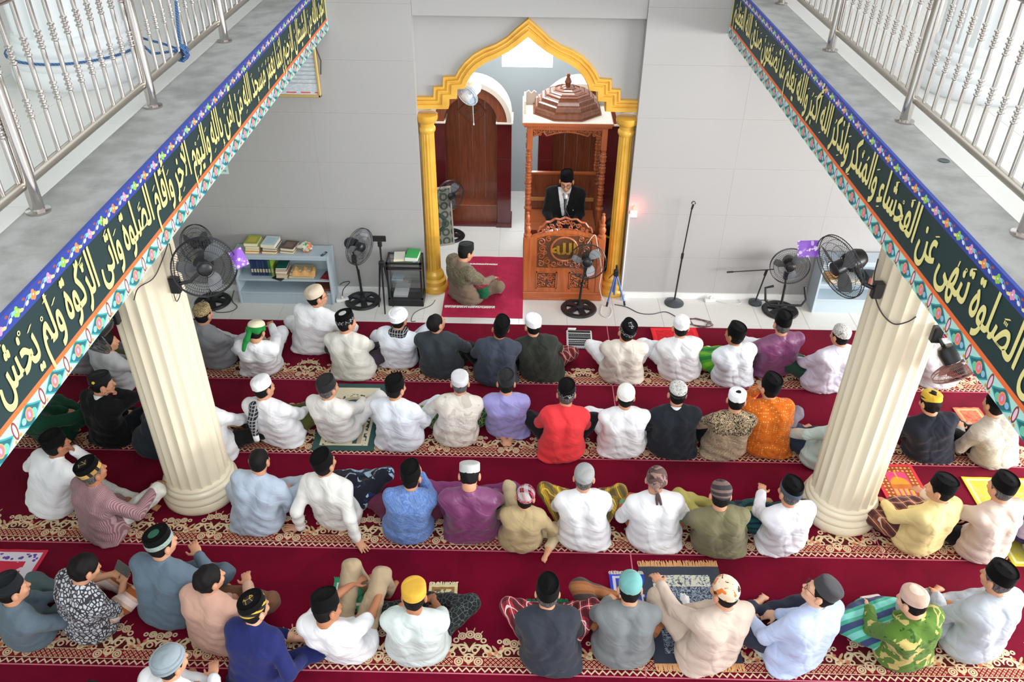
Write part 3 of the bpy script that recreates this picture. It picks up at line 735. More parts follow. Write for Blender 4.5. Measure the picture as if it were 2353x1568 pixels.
for ch, _m in shape_arabic('الله'):
    vs_, fs_, adv = GLY[ch]
    for ci, (ox, oz) in enumerate(((-0.03, -0.02), (0.03, -0.02), (0.03, 0.02), (-0.03, 0.02))): gm.add([(acc+q[0]+ox, -0.0004*ci, q[1]+oz) for q in vs_], fs_)
    acc += adv
gm.v = [(pc+(x-acc/2)*0.25, 9.094+y, 0.675+z*0.22) for x, y, z in gm.v]
gm.build('gold_calligraphy', plain('gold_leaf_letters', rgb(214, 170, 60), 0.3, metal=0.5), pul)
for s in (-1, 1):
    q = pc+s*0.21
    MB().box(q-0.13, q+0.13, 9.108, 9.118, 0.175, 0.415).build('carving_ground', M_cbk, pul)
    cv = MB()
    for t in (-1, 1):
        for (dx, z, r, a0) in [(0.04, 0.36, 0.032, 0), (0.09, 0.34, 0.03, 2), (0.05, 0.29, 0.034, 1), (0.1, 0.27, 0.026, 4), (0.04, 0.225, 0.03, 3), (0.09, 0.215, 0.026, 0.5), (0.015, 0.325, 0.02, 1)]: scroll(cv, q+t*dx, z, r, a0, 1.3, 9.104, 0.0075, t)
    cv.build('scroll_carving', M_carve, pul, True)
    MB().box(q-0.13, q+0.13, 9.09, 9.11, 0.405, 0.42).box(q-0.13, q+0.13, 9.09, 9.11, 0.17, 0.185).box(q-0.13, q-0.118, 9.09, 9.11, 0.17, 0.42).box(q+0.118, q+0.13, 9.09, 9.11, 0.17, 0.42).build('panel_moulding', M_wood, pul)
# carved crest
cr = MB()
out = [(pc+0.34*math.cos(PI-PI*i/16), 0.955+0.2*math.sin(PI*i/16)**1.2+0.012*math.cos(i*PI)) for i in range(17)]
for a, b in zip(out[:-1], out[1:]): cr.tube([(a[0], 9.13, a[1]), (b[0], 9.13, b[1])], 0.014, 6)
for s in (-1, 1):
    for (dx, z, r, a0) in [(0.03, 1.10, 0.032, 1), (0.09, 1.08, 0.034, 2), (0.16, 1.05, 0.032, 0), (0.22, 1.015, 0.028, 2), (0.27, 0.985, 0.022, 1), (0.06, 1.03, 0.03, 4), (0.13, 1.0, 0.024, 3)]: scroll(cr, pc+s*dx, z, r, a0, 1.3, 9.13, 0.008, s)
cr.build('crest_carving', M_carve, pul, True)
fin = [(0.035, 0.88), (0.05, 0.90), (0.05, 0.93), (0.03, 0.945), (0.042, 0.98), (0.045, 1.01), (0.028, 1.05), (0.034, 1.06), (0.034, 1.075), (0.02, 1.09), (0.028, 1.13), (0.024, 1.18), (0.014, 1.2), (0.02, 1.22), (0.0, 1.235)]
for x in (px0+0.03, px1-0.03):
    MB().rbox(x-0.045, x+0.045, 9.09, 9.18, 0.12, 0.90, 0.006).build('corner_post', M_wood, pul)
    MB().lathe(fin, 16, M=Matrix.Translation((x, 9.135, 0))).build('finial', M_wood, pul, True, 40)
for x in (px0, px1-0.03): MB().rbox(x, x+0.03, 9.16, 9.72, 0.12, 0.86, 0.005).build('side_panel', M_wood, pul)
tp = [(0.035, 0.12), (0.035, 0.98), (0.05, 0.99), (0.05, 1.01), (0.03, 1.03)]
for k in range(5): z = 1.05+k*0.145; tp += [(0.03, z), (0.042, z+0.02), (0.036, z+0.05), (0.043, z+0.08), (0.028, z+0.1), (0.038, z+0.115), (0.028, z+0.13)]
tp += [(0.034, 1.80)]
for x in (px0+0.03, px1-0.03):
    for y in (9.73, 10.5): MB().lathe(tp, 12, M=Matrix.Translation((x, y, 0))).build('turned_post', M_carve, pul, True, 40)
for x in (px0, px1-0.07):
    for y in (9.69, 10.46): MB().rbox(x, x+0.07, y, y+0.08, 1.80, 2.08, 0.005).build('post_block', M_wood, pul)
val = MB(); bot = lambda x: 1.95+0.085*abs(math.sin((x-pc)/0.42*PI*1.0))**1.5 if abs(x-pc) > 0.27 else 1.955+0.055*math.cos((x-pc)/0.27*PI/2)
vx = [px0+0.07+(px1-px0-0.14)*i/20 for i in range(21)]
for a, b in zip(vx[:-1], vx[1:]): val.prism([(a, bot(a)), (b, bot(b)), (b, 2.08), (a, 2.08)], 9.735, 9.75)
val.build('valance', M_cbk, pul)
vc = MB(); vc.tube([(x, 9.728, bot(x)+0.008) for x in vx], 0.01, 5)
for i in range(14):
    x = px0+0.1+(px1-px0-0.2)*i/13; scroll(vc, x, 2.035, 0.028, i*1.3, 1.3, 9.73, 0.007, 1 if i % 2 else -1)
    if abs(x-pc) > 0.3: scroll(vc, x, 1.985, 0.022, i*0.7, 1.2, 9.73, 0.006)
vc.build('valance_carving', M_carve, pul, True)
for y in (9.72, 10.48): MB().rbox(px0, px1, y, y+0.04, 2.04, 2.085, 0.004).build('cross_beam', M_wood_h, pul)
co = MB()
for k, (e, z) in enumerate(((0.0, 2.08), (0.025, 2.095), (0.045, 2.115), (0.06, 2.135))): co.box(px0-e, px1+e, 9.69-e, 10.56+e, z, z+0.022)
co.build('cornice', M_wood_h, pul)
bd = MB()
for i in range(40): bd.lathe([(0.0, -0.012), (0.012, 0), (0.0, 0.012)], 5, M=Matrix.Translation((px0-0.03+(px1-px0+0.06)*i/39, 9.645, 2.108)))
bd.build('bead_moulding', M_wood, pul)
M_prim = plain('cream_primer', rgb(214, 204, 190), 0.7)
MB().box(px0-0.05, px1+0.05, 9.64, 10.61, 2.155, 2.162).build('roof_board', M_prim, pul)
for x in (px0-0.02, px1-0.1): MB().prism([(x, 2.16), (x+0.13, 2.16), (x+0.13, 2.31), (x+0.1, 2.335), (x+0.065, 2.30), (x+0.03, 2.335), (x, 2.31)], 10.30, 10.33).build('corner_parapet', M_prim, pul)
MB().box(px0-0.045, px0-0.02, 9.95, 10.33, 2.16, 2.31).build('side_parapet', M_prim, pul)
pass
# stepped octagonal dome
dc = (pc-0.0, 10.12)
tiers = [(0.435, 2.165), (0.40, 2.245), (0.35, 2.31), (0.295, 2.36), (0.23, 2.40), (0.16, 2.425), (0.09, 2.44)]
dm = MB()
M8 = lambda z: Matrix.Translation((dc[0], dc[1], 0)) @ Matrix.Rotation(PI/8, 4, 'Z')
dm.lathe([(0.455, 2.162), (0.455, 2.175), (0.43, 2.178)], 8, M=M8(0))
for (r0, z0), (r1, z1) in zip(tiers[:-1], tiers[1:]): dm.lathe([(r0, z0), (r0*0.5+r1*0.5+0.012, z1-0.012), (r1+0.016, z1), (r1+0.016, z1+0.007), (r1, z1+0.007)], 8, M=M8(0), caps=False)
dm.build('dome', M_domewood, pul)
MB().lathe([(0.09, 2.43), (0.07, 2.45), (0.03, 2.46), (0.03, 2.48), (0.045, 2.51), (0.03, 2.55), (0.018, 2.57), (0.026, 2.585), (0.015, 2.61), (0.0, 2.615)], 16, M=Matrix.Translation((dc[0], dc[1], 0))).build('dome_finial', M_domewood, pul, True, 40)
# bench and back rest
MB().rbox(px0+0.05, px1-0.05, 9.80, 10.42, 0.58, 0.65, 0.006).build('bench_seat', M_wood_h, pul)
MB().rbox(px0+0.05, px1-0.05, 10.43, 10.47, 0.12, 1.16, 0.006).build('back_board', M_brown, pul)
MB().rbox(px0+0.04, px1-0.04, 10.415, 10.475, 1.16, 1.19, 0.004).build('back_rail', M_wood_h, pul)
MB().rbox(px0+0.05, px1-0.05, 10.40, 10.43, 0.78, 0.83, 0.004).build('back_rail', plain('pale_wood', rgb(196, 140, 78), 0.5), pul)
MB().rbox(px0+0.05, px1-0.05, 9.2, 9.78, 0.12, 0.2, 0.004).build('step', M_brown, pul)
# microphone on the pulpit
mic = thing('pulpit_microphone', 'black microphone with silver head on the pulpit rim', 'microphone', (pc, 9.2, 0.9))
MB().tube([(0, 0, -0.02), (0.0, -0.01, 0.2), (-0.01, 0.0, 0.36)], 0.011, 8).build('stand', M_black, mic, True)
MB().lathe([(0.014, 0), (0.02, 0.12), (0.024, 0.135)], 14, M=rotm(rx=-0.35, t=(-0.01, 0.0, 0.33))).build('handle', M_black, mic, True, 40)
MB().lathe([(0.024, 0.135), (0.03, 0.15), (0.03, 0.175), (0.022, 0.195), (0.0, 0.2)], 14, M=rotm(rx=-0.35, t=(-0.01, 0.0, 0.33))).build('grille', plain('mic_grille', rgb(170, 172, 176), 0.4, metal=0.6), mic, True)
MB().tube([(-0.01, 0.0, 0.35), (0.06, 0.02, 0.2), (0.1, 0.02, 0.05), (0.09, 0.0, -0.03)], 0.004, 6).build('cable', M_cable, mic, True)

# ------------------------------------------------------------------ fans
M_blade = plain('grey_blade', rgb(104, 108, 112), 0.4)
def fan_head(parent, r=0.22, cage_mat=None, blade=None, wires=56):
    """cage, blades, motor; axis +Y local is the air direction (front)"""
    cage_mat = cage_mat or M_wire; blade = blade or M_blade
    for nm, s in (('front_cage', 1), ('rear_cage', -1)):
        c = MB(); d = 0.05*s
        prof = lambda t: (r*t, d*(1-t*t)+0.012*s)
        for k in range(wires):
            a = 2*PI*k/wires; c.tube([(prof(t)[0]*math.cos(a+(1-t)*0.35*s), prof(t)[1], prof(t)[0]*math.sin(a+(1-t)*0.35*s)) for t in (0.26, 0.55, 0.8, 1.0)], 0.0013, 3, cap=False)
        for t, w in ((0.26, 0.003), (0.6, 0.0018), (0.82, 0.0018), (1.0, 0.0045)):
            R_, y = prof(t); c.tube([(R_*math.cos(2*PI*i/40), y, R_*math.sin(2*PI*i/40)) for i in range(40)], w, 4, True)
        c.build(nm, cage_mat, parent)
    for k in range(3):
        b = []
        for i in range(7):
            t = i/6; rr = 0.045+(r*0.86-0.045)*t; wd = 0.34+0.5*math.sin(PI*min(1, t*0.8+0.15)); a0 = 2*PI*k/3+0.25*t
            b.append([(rr*math.cos(a0+wd*(q-0.5)), -0.004+0.028*(q-0.5)*1.5, rr*math.sin(a0+wd*(q-0.5))) for q in (0, 0.33, 0.66, 1)])
        MB().grid(b).build('blade', blade, parent, True, 60)
    MB().lathe([(0.0, 0.062), (0.04, 0.062), (0.055, 0.05), (0.055, -0.02), (0.05, -0.03)], 20, M=rotm(rx=-PI/2)).build('hub_cap', M_black, parent, True, 40)
    MB().lathe([(0.055, -0.07), (0.075, -0.075), (0.078, -0.16), (0.06, -0.2), (0.03, -0.21), (0.0, -0.21)], 20, M=rotm(rx=-PI/2)).build('motor', M_black, parent, True, 40)
def aim(o, n):
    o.rotation_mode = 'QUATERNION'; o.rotation_quaternion = Vector(n).to_track_quat('Y', 'Z')
fan_base = MB()
for k in range(5):
    a0 = 2*PI*k/5; fan_base.add([(q[0]*math.cos(a0)-q[1]*math.sin(a0), q[0]*math.sin(a0)+q[1]*math.cos(a0), q[2]) for q in ((0.03, -0.03, 0.05), (0.03, 0.03, 0.05), (0.2, 0.045, 0.018), (0.2, -0.045, 0.018), (0.03, -0.03, 0.02), (0.03, 0.03, 0.02), (0.2, 0.05, 0.0), (0.2, -0.05, 0.0))], [(0, 3, 2, 1), (4, 5, 6, 7), (0, 4, 7, 3), (1, 2, 6, 5), (3, 7, 6, 2), (0, 1, 5, 4)])
fan_base.lathe([(0.155, 0.0), (0.225, 0.0), (0.23, 0.012), (0.215, 0.026), (0.18, 0.026), (0.155, 0.018), (0.155, 0.0)], 40, caps=False)
fan_base.lathe([(0.06, 0.015), (0.055, 0.05), (0.03, 0.065), (0.026, 0.11), (0.0, 0.11)], 20)
fan_base_me = fan_base.mesh('fan_base', True, 40)
def pedestal_fan(label, bx, by, hp, n, r=0.22, blade=None, lean=0.0):
    t = thing('pedestal_fan', label, 'fan', (bx, by, 0.0), 0, 'black pedestal fans')
    link('fan_base', fan_base_me.copy(), M_black, t)
    h = Vector(hp)-Vector((bx, by, 0)); nn = Vector(n).normalized()
    piv = h-nn*0.13-Vector((0, 0, 0.07))
    MB().tube([(0, 0, 0.06), (piv.x*0.3, piv.y*0.3, piv.z*0.6)], 0.016, 10).build('outer_pole', M_black, t, True)
    MB().tube([(piv.x*0.3, piv.y*0.3, piv.z*0.55), piv, h-nn*0.13], 0.0115, 10).build('inner_pole', M_black, t, True)
    m = piv*0.82; MB().rbox(m.x-0.03, m.x+0.03, m.y-0.035, m.y+0.025, m.z-0.06, m.z+0.05, 0.01).build('control_box', M_black, t)
    hd = bpy.data.objects.new('fan_head', None); COL.objects.link(hd); hd.parent = t; hd.location = h; aim(hd, n)
    fan_head(hd, r, None, blade)
    return t
pedestal_fan('black pedestal fan left of the bookcase, base behind the man in patterned cap', -3.92, 8.90, (-3.93, 8.84, 0.87), (-0.25, -0.8, 0.35), 0.235)
pedestal_fan('black pedestal fan standing between the bookcase and the camera tripod', -2.01, 8.98, (-1.95, 8.86, 0.86), (0.8, -0.5, 0.0), 0.23)
pedestal_fan('black pedestal fan inside the niche, behind the leaning framed picture', -1.04, 10.8, (-1.0, 10.7, 0.70), (0.55, -0.8, 0.1), 0.215)
pedestal_fan('black pedestal fan standing in front of the pulpit', 0.76, 8.89, (0.82, 8.80, 0.74), (-0.1, -0.95, 0.12), 0.225, plain('pale_blade', rgb(170, 174, 178), 0.4))
f5 = pedestal_fan('black pedestal fan with box handle, beside the short boom stand', 3.33, 8.93, (3.29, 8.83, 0.71), (-0.15, -0.95, 0.05), 0.235)
hb = MB(); hb.tube([(-0.19, -0.12, 0.44), (-0.28, -0.1, 0.40), (-0.26, -0.14, 0.24), (-0.2, -0.18, 0.2), (0.18, -0.18, 0.2), (0.24, -0.14, 0.26), (0.2, -0.1, 0.42)], 0.016, 8); hb.build('handle_frame', M_black, f5, True)
def column_fan(label, mount, head, n, r=0.23, motor=None, cage=None, blade=None):
    t = thing('column_fan', label, 'fan', mount, 0, 'fans bracketed to the columns')
    h = Vector(head)-Vector(mount); nn = Vector(n).normalized()
    MB().rbox(-0.04, 0.04, -0.03, 0.03, -0.07, 0.07, 0.01).build('bracket', M_black, t)
    e = h-nn*0.14
    MB().tube([(0, 0, 0), (e.x*0.5, e.y*0.5, e.z*0.3-0.03), (e.x, e.y, e.z-0.06), e], 0.016, 10).build('arm', M_black, t, True)
    hd = bpy.data.objects.new('fan_head', None); COL.objects.link(hd); hd.parent = t; hd.location = h; aim(hd, n); fan_head(hd, r, cage, blade, 72)
    return t
column_fan('large black fan bracketed to the right side of the left column', (-2.665, 5.45, 2.36), (-2.36, 5.35, 2.58), (0.35, -0.75, 0.1), 0.235)
column_fan('black fan bracketed to the left side of the right column, dark motor behind', (2.70, 5.38, 2.47), (2.36, 5.35, 2.68), (-0.85, -0.35, -0.25), 0.25)
column_fan('dark fan on the left column, half hidden by the gallery banner', (-3.10, 5.24, 2.20), (-3.22, 5.05, 2.12), (-0.6, -0.5, -0.62), 0.17)
column_fan('pale wire fan low on the right column, half hidden by the gallery banner', (3.14, 5.17, 2.22), (3.30, 5.02, 2.0), (0.5, -0.45, -0.75), 0.19, cage=plain('rose_wire', rgb(150, 110, 100), 0.4), blade=plain('rose_blade', rgb(160, 90, 90), 0.4))
# cables of the column fans
def cable(name, label, pts, mat, r=0.006, sub=5, cat='cable', group=None):
    P = [Vector(p) for p in pts]; out = []
    for i in range(len(P)-1):
        p0, p1, p2, p3 = P[max(i-1, 0)], P[i], P[i+1], P[min(i+2, len(P)-1)]
        for q in range(sub):
            t = q/sub; out.append(0.5*((2*p1)+(p2-p0)*t+(2*p0-5*p1+4*p2-p3)*t*t+(3*p1-p0-3*p2+p3)*t**3))
    out.append(P[-1]); o = MB().tube(out, r, 6).build(name, mat, None, True); return tag(o, label, cat, group)
def colsurf(px, py, cx, cy, r=0.297):
    d = ray(px, py); a = d[0]**2+d[1]**2; b = 2*((_C[0]-cx)*d[0]+(_C[1]-cy)*d[1]); c = (_C[0]-cx)**2+(_C[1]-cy)**2-r*r
    t = (-b-math.sqrt(max(0, b*b-4*a*c)))/(2*a); return Vector(_C+d*t)
LC, RC = (-2.965, 5.57), (3.0, 5.48)
cable('fan_cable', 'thin dark cable running up the left column from its right-hand fan', [colsurf(x, y, *LC) for x, y in ((389, 560), (398, 600), (402, 635), (408, 655), (414, 675), (406, 693), (399, 672), (403, 655))], M_cable, 0.004)
cable('fan_cable', 'thin dark cable hanging across the left column to the half hidden fan', [colsurf(x, y, *LC) for x, y in ((386, 560), (372, 600), (352, 640), (318, 662), (308, 690))], M_cable, 0.004)
cable('fan_cable', 'dark cable drooping across the right column between its two fans', [colsurf(x, y, *RC) for x, y in ((2018, 595), (2008, 640), (2013, 690), (2030, 725), (2055, 745), (2085, 740), (2105, 728))], M_cable, 0.005)
# little wall fan hung inside the arch
wfan = thing('wall_fan', 'small pale blue wall fan hanging in the arch with a pull cord', 'fan', (-0.60, 9.50, 2.66))
M_pblue = plain('pale_blue_plastic', rgb(196, 218, 238), 0.3); M_wcage = plain('pale_wire', rgb(206, 218, 232), 0.4)
hd = bpy.data.objects.new('fan_head', None); COL.objects.link(hd); hd.parent = wfan; hd.location = (-0.035, -0.13, -0.09); aim(hd, (-0.5, -0.75, -0.35)); fan_head(hd, 0.13, M_wcage, M_pblue, 48)
for c in hd.children:
    if c.name.startswith(('motor', 'hub')): c.data.materials[0] = M_white.m
MB().rbox(-0.03, 0.03, -0.04, 0.0, -0.06, 0.05, 0.01).build('bracket', M_white, wfan); MB().tube([(0, 0, -0.02), (0, -0.06, -0.03), (-0.02, -0.1, -0.07)], 0.02, 8).build('arm', M_white, wfan, True)
MB().tube([(0.02, -0.12, -0.12), (0.03, -0.12, -0.42)], 0.003, 5).lathe([(0.0, -0.45), (0.008, -0.44), (0.006, -0.42), (0.0, -0.42)], 8, M=Matrix.Translation((0.03, -0.12, 0))).build('pull_cord', M_white, wfan)

# ------------------------------------------------------------------ bookcases, cabinet and what stands on them
M_shelf = Mat('pale_blue_laminate', rgb(178, 194, 203), 0.35)
def bookcase(label, x0, x1, y0, y1, h, shelves):
    t = thing('bookcase', label, 'bookcase', ((x0+x1)/2, y0, 0), 0); w = (x1-x0)/2; d = y1-y0
    for s in (-1, 1): a, b = sorted((s*w, s*(w-0.025))); MB().rbox(a, b, 0, d, 0, h, 0.003).build('side_panel', M_shelf, t)
    MB().rbox(-w+0.025, w-0.025, d-0.012, d, 0, h-0.025, 0.002).build('back_panel', M_shelf, t)
    MB().rbox(-w+0.0255, w-0.0255, 0.0, d-0.012, h-0.03, h, 0.003).box(-w+0.026, w-0.026, 0.006, 0.02, h-0.06, h-0.03).build('top_board', M_shelf, t)
    for z in shelves: MB().rbox(-w+0.0255, w-0.0255, 0.004, d-0.012, z-0.025, z, 0.003).build('shelf', M_shelf, t)
    MB().box(-w+0.026, w-0.026, 0.012, 0.03, 0, shelves[0]-0.026).build('plinth', M_shelf, t)
    return t
BY = 8.88
bookcase('low pale blue bookcase with stacked books against the left wall', -3.56, -2.36, BY, 9.18, 0.70, (0.17, 0.36))
bookcase('low pale blue bookcase half hidden behind the right column', 3.72, 5.0, 8.90, 9.18, 0.74, (0.2, 0.42))
def book(label, c, sx, sy, th, rz, cover, group, pages=(232, 222, 196), art=None):
    t = thing('book', label, 'book', c, rz, group); mc = plain('book_cover', rgb(*cover), 0.45)
    MB().box(-sx/2, sx/2, -sy/2, sy/2, th-0.003, th).box(-sx/2, sx/2, -sy/2, sy/2, 0, 0.003).box(-sx/2, -sx/2+0.003, -sy/2, sy/2, 0, th).build('cover', mc, t)
    MB().box(-sx/2+0.003, sx/2-0.006, -sy/2+0.005, sy/2-0.005, 0.003, th-0.003).build('pages', plain('book_pages', rgb(*pages), 0.8), t)
    if art: MB().box(-sx*0.3, sx*0.3, -sy*0.3, sy*0.3, th, th+0.0008).build('cover_panel', plain('cover_art', rgb(*art), 0.5), t)
    return t
zt = 0.70; G = 'stacked books on the left bookcase'
names = ['bottom', 'second', 'third', 'fourth', 'top']
def stack(x, y, rz, specs, where):
    z = zt
    for i, (sx, sy, th, cov, art) in enumerate(specs):
        pos = 'top' if i == len(specs)-1 else 'bottom' if i == 0 else ['second', 'third', 'fourth'][i-1]+' from bottom'
        book('%s book of the %s' % (pos, where), (x+0.006*((i*7) % 3-1), y+0.006*((i*5) % 3-1), z), sx, sy, th, rz+0.06*((i*3) % 3-1), cov, G, art=art); z += th+0.001
stack(-3.30, 9.04, 0.05, [(0.17, 0.22, 0.03, (206, 140, 40), None), (0.17, 0.22, 0.03, (226, 176, 90), None), (0.17, 0.22, 0.035, (170, 178, 90), None), (0.17, 0.22, 0.045, (150, 164, 60), (186, 176, 70))], 'green topped stack on the left bookcase')
stack(-3.08, 9.04, -0.02, [(0.18, 0.22, 0.03, (214, 150, 60), None), (0.18, 0.22, 0.03, (60, 50, 50), None), (0.18, 0.22, 0.025, (70, 66, 70), None), (0.18, 0.23, 0.045, (190, 206, 214), (176, 198, 206))], 'pale blue topped stack on the left bookcase')
stack(-2.86, 9.04, -0.1, [(0.17, 0.2, 0.03, (170, 150, 130), None), (0.17, 0.21, 0.04, (92, 74, 66), (120, 100, 88))], 'low brown stack on the left bookcase')
M_pb = Mat('crumpled_plastic', rgb(228, 222, 208), 0.3); M_pb.layer(M_pb.voro(14).lt(0.3), rgb(64, 170, 92)); M_pb.layer((M_pb.noise(11, 2)-0.52).gt(0), rgb(236, 140, 90))
def lump(name, label, cat, c, r, mat, amp=0.25, seed=1, parts=(24, 14), flat=True, group=None):
    rr = random.Random(seed); ph = [rr.uniform(0, 6) for _ in range(8)]; mb = MB(); rows_ = []
    for i in range(parts[1]+1):
        th = PI*i/parts[1]; row = []
        for j in range(parts[0]+1):
            f = 2*PI*j/parts[0]; k = 1+amp*(math.sin(3*f+ph[0]+2*th)*0.5+math.sin(5*th+ph[1]+f)*0.5+0.4*math.sin(7*f+ph[2]))*math.sin(th)
            row.append((c[0]+r[0]*k*math.sin(th)*math.cos(f), c[1]+r[1]*k*math.sin(th)*math.sin(f), max(c[2]+r[2]*math.cos(th)*k, c[2]-r[2]*0.9)))
        rows_.append(row)
    mb.grid(rows_); return tag(mb.build(name, mat, None, True, 60), label, cat, group)
lump('plastic_bag', 'crumpled green and orange plastic bag on the left bookcase', 'bag', (-2.66, 9.03, 0.755), (0.085, 0.07, 0.055), M_pb, 0.3, 3)
rm = thing('remote_control', 'small dark remote control on the right end of the bookcase', 'remote', (-2.42, 8.94, 0.70), -0.4)
MB().rbox(-0.018, 0.018, -0.055, 0.055, 0, 0.015, 0.005).build('body', M_dgrey, rm); MB().rbox(-0.012, 0.012, -0.02, 0.02, 0.015, 0.018, 0.002).build('keypad', plain('grey_keys', rgb(150, 152, 156), 0.5), rm)
for i in range(8):
    cols = [(40, 60, 96), (30, 52, 92), (46, 66, 104), (36, 56, 90), (44, 64, 100), (30, 50, 88), (44, 110, 70), (150, 176, 60)]
    bo = thing('book', 'upright %s book on the bookcase middle shelf, number %d from the purple packet end' % ('yellow green' if i == 7 else 'green' if i == 6 else 'navy', i+1), 'book', (-3.36+0.036*i, 8.97, 0.36), 0, 'upright books on the middle shelf')
    bo['label'] = ['first', 'second', 'third', 'fourth', 'fifth', 'sixth', 'seventh', 'eighth'][i]+' upright book from the left on the bookcase middle shelf'
    MB().rbox(-0.0165, 0.0165, 0, 0.15, 0, 0.22+0.006*(i % 2), 0.003).build('cover', plain('spine', rgb(*cols[i]), 0.45), bo); MB().box(-0.012, 0.012, -0.001, 0.0, 0.05, 0.10).build('spine_label', plain('spine_label', rgb(206, 198, 160), 0.5), bo)
z = 0.36
for i, (c, th, w) in enumerate([((150, 140, 130), 0.03, 'bottom'), ((196, 180, 150), 0.025, 'second'), ((150, 40, 56), 0.02, 'third'), ((216, 206, 190), 0.03, 'fourth'), ((130, 34, 50), 0.02, 'fifth'), ((30, 100, 90), 0.025, 'top')]):
    book('%s book of the flat pile on the bookcase middle shelf' % w, (-2.98+0.004*(i % 2), 9.0, z), 0.14, 0.2, th, 0.03*(i % 3-1), c, 'flat pile on the middle shelf'); z += th+0.001
book('maroon book leaning at the right end of the middle shelf', (-2.43, 8.98, 0.362), 0.1, 0.2, 0.018, -0.2, (120, 20, 44), 'flat pile on the middle shelf', art=(150, 40, 60))
bx_ = MB().rbox(-2.62, -2.4, 8.93, 9.12, 0.171, 0.205, 0.004).build('wooden_board', M_brown); tag(bx_, 'flat brown wooden board lying on the bottom shelf of the bookcase', 'board')
M_cloth_b = Mat('folded_beige_cloth', rgb(202, 190, 158), 0.9); M_cloth_b.bump(M_cloth_b.noise(60, 3), 0.4, 0.01)
fc = thing('folded_rug', 'folded beige rug with orange fringe on the bookcase middle shelf', 'rug', (-2.74, 8.99, 0.36))
MB().rbox(-0.16, 0.16, -0.09, 0.12, 0, 0.035, 0.012).rbox(-0.15, 0.14, -0.08, 0.12, 0.036, 0.07, 0.012).rbox(-0.13, 0.13, -0.05, 0.12, 0.071, 0.105, 0.012).build('folds', M_cloth_b, fc)
M_fringe = plain('peach_fringe', rgb(222, 176, 116), 0.9)
fg = MB()
for i in range(26): fg.tube([(-0.1+0.011*i, 0.0, 0.11+0.02*math.sin(i*0.6)), (-0.1+0.011*i+0.004, -0.07, 0.10+0.015*math.sin(i*0.6)), (-0.098+0.011*i, -0.1, 0.05)], 0.006, 4)
fg.build('fringe', M_fringe, fc)
ph = thing('phone', 'black phone lying on the bookcase middle shelf', 'phone', (-3.03, 8.905, 0.361), -0.5)
MB().rbox(-0.075, 0.075, -0.036, 0.036, 0, 0.009, 0.003).build('body', M_black, ph); MB().box(-0.07, 0.07, -0.032, 0.032, 0.009, 0.0095).build('screen', plain('dark_screen', rgb(30, 26, 24), 0.08), ph)
# right bookcase contents
book('orange book on the upper shelf of the right bookcase', (3.95, 9.03, 0.421), 0.2, 0.2, 0.06, 0.1, (206, 140, 50), 'books in the right bookcase')
book('white book on the upper shelf of the right bookcase', (4.2, 9.03, 0.421), 0.18, 0.2, 0.05, -0.1, (226, 226, 222), 'books in the right bookcase')
book('dark book with red pages in the right bookcase', (4.42, 9.03, 0.421), 0.16, 0.2, 0.09, 0.0, (60, 66, 70), 'books in the right bookcase', (150, 60, 50))
# purple packets hung on fan cages
M_purple = Mat('purple_foil', rgb(138, 84, 196), 0.25, spec=0.7); M_purple.layer(M_purple.voro(22).lt(0.28), rgb(206, 178, 236)); M_purple.layer((M_purple.noise(26, 2)-0.6).gt(0), rgb(232, 220, 244))
def packet(label, c, n, sx, sz, roll):
    t = thing('purple_packet', label, 'packet', c, 0, 'purple foil packets'); Q = Vector(n).to_track_quat('Y', 'Z').to_matrix().to_4x4() @ Matrix.Rotation(roll, 4, 'Y')
    for s, nm in ((1, 'front_foil'), (-1, 'back_foil')):
        P = []
        for i in range(9):
            row = []
            for j in range(9):
                u, v = i/8-0.5, j/8-0.5; b = 0.018*max(0, (1-(2*u)**2)*(1-(2*v)**2))+0.003*math.sin(9*u+7*v*s)
                row.append(Q @ Vector((u*sx, s*b, v*sz)))
            P.append(row)
        MB().grid(P).build(nm, M_purple, t, True)
    return t
p_ = ony(549, 594, 5.44); packet('purple foil packet hanging on the large fan of the left column', p_, (0.2, -0.8, 0.5), 0.10, 0.14, 0.35)
p_ = ony(1857, 572, 5.56); packet('purple foil packet hanging on the fan of the right column', p_, (-0.1, -0.8, 0.5), 0.155, 0.125, 0.1)

# glass cabinet
cb = thing('glass_cabinet', 'small black framed glass cabinet beside the golden column', 'cabinet', (-1.44, 8.88, 0)); w, d, h = 0.22, 0.27, 0.63
fr = MB()
for x in (-w, w-0.022):
    for y in (0, d-0.022): fr.box(x, x+0.022, y, y+0.022, 0.1, h)
for z in (0.1, h-0.022, h-0.09):
    for y in (0, d-0.022): fr.box(-w, w, y, y+0.022, z, z+0.022)
    for x in (-w, w-0.022): fr.box(x, x+0.022, 0, d, z, z+0.022)
fr.build('frame', M_black, cb)
MB().rbox(-w-0.005, w+0.005, -0.005, d+0.005, 0.0, 0.1, 0.006).build('plinth', M_black, cb)
MB().box(-w+0.02, w-0.02, 0.02, d-0.02, h-0.006, h-0.001).build('glass_top', M_glass, cb); MB().box(-w+0.022, w-0.022, 0.008, 0.012, 0.12, h-0.02).build('glass_front', M_glass, cb)
for x in (-w+0.008, w-0.012): MB().box(x, x+0.004, 0.022, d-0.022, 0.12, h-0.02).build('glass_side', M_glass, cb)
MB().box(-w+0.02, w-0.02, 0.02, d-0.02, 0.33, 0.336).build('glass_shelf', M_glass, cb); MB().box(-w+0.02, w-0.02, d-0.02, d-0.015, 0.1, h-0.02).build('back_panel', plain('cabinet_back', rgb(150, 152, 150), 0.5), cb)
MB().box(-w-0.002, w+0.002, -0.003, 0.0, h-0.1, h-0.085).build('chrome_strip', M_steel, cb)
M_paper = plain('white_paper', rgb(226, 228, 230), 0.7)
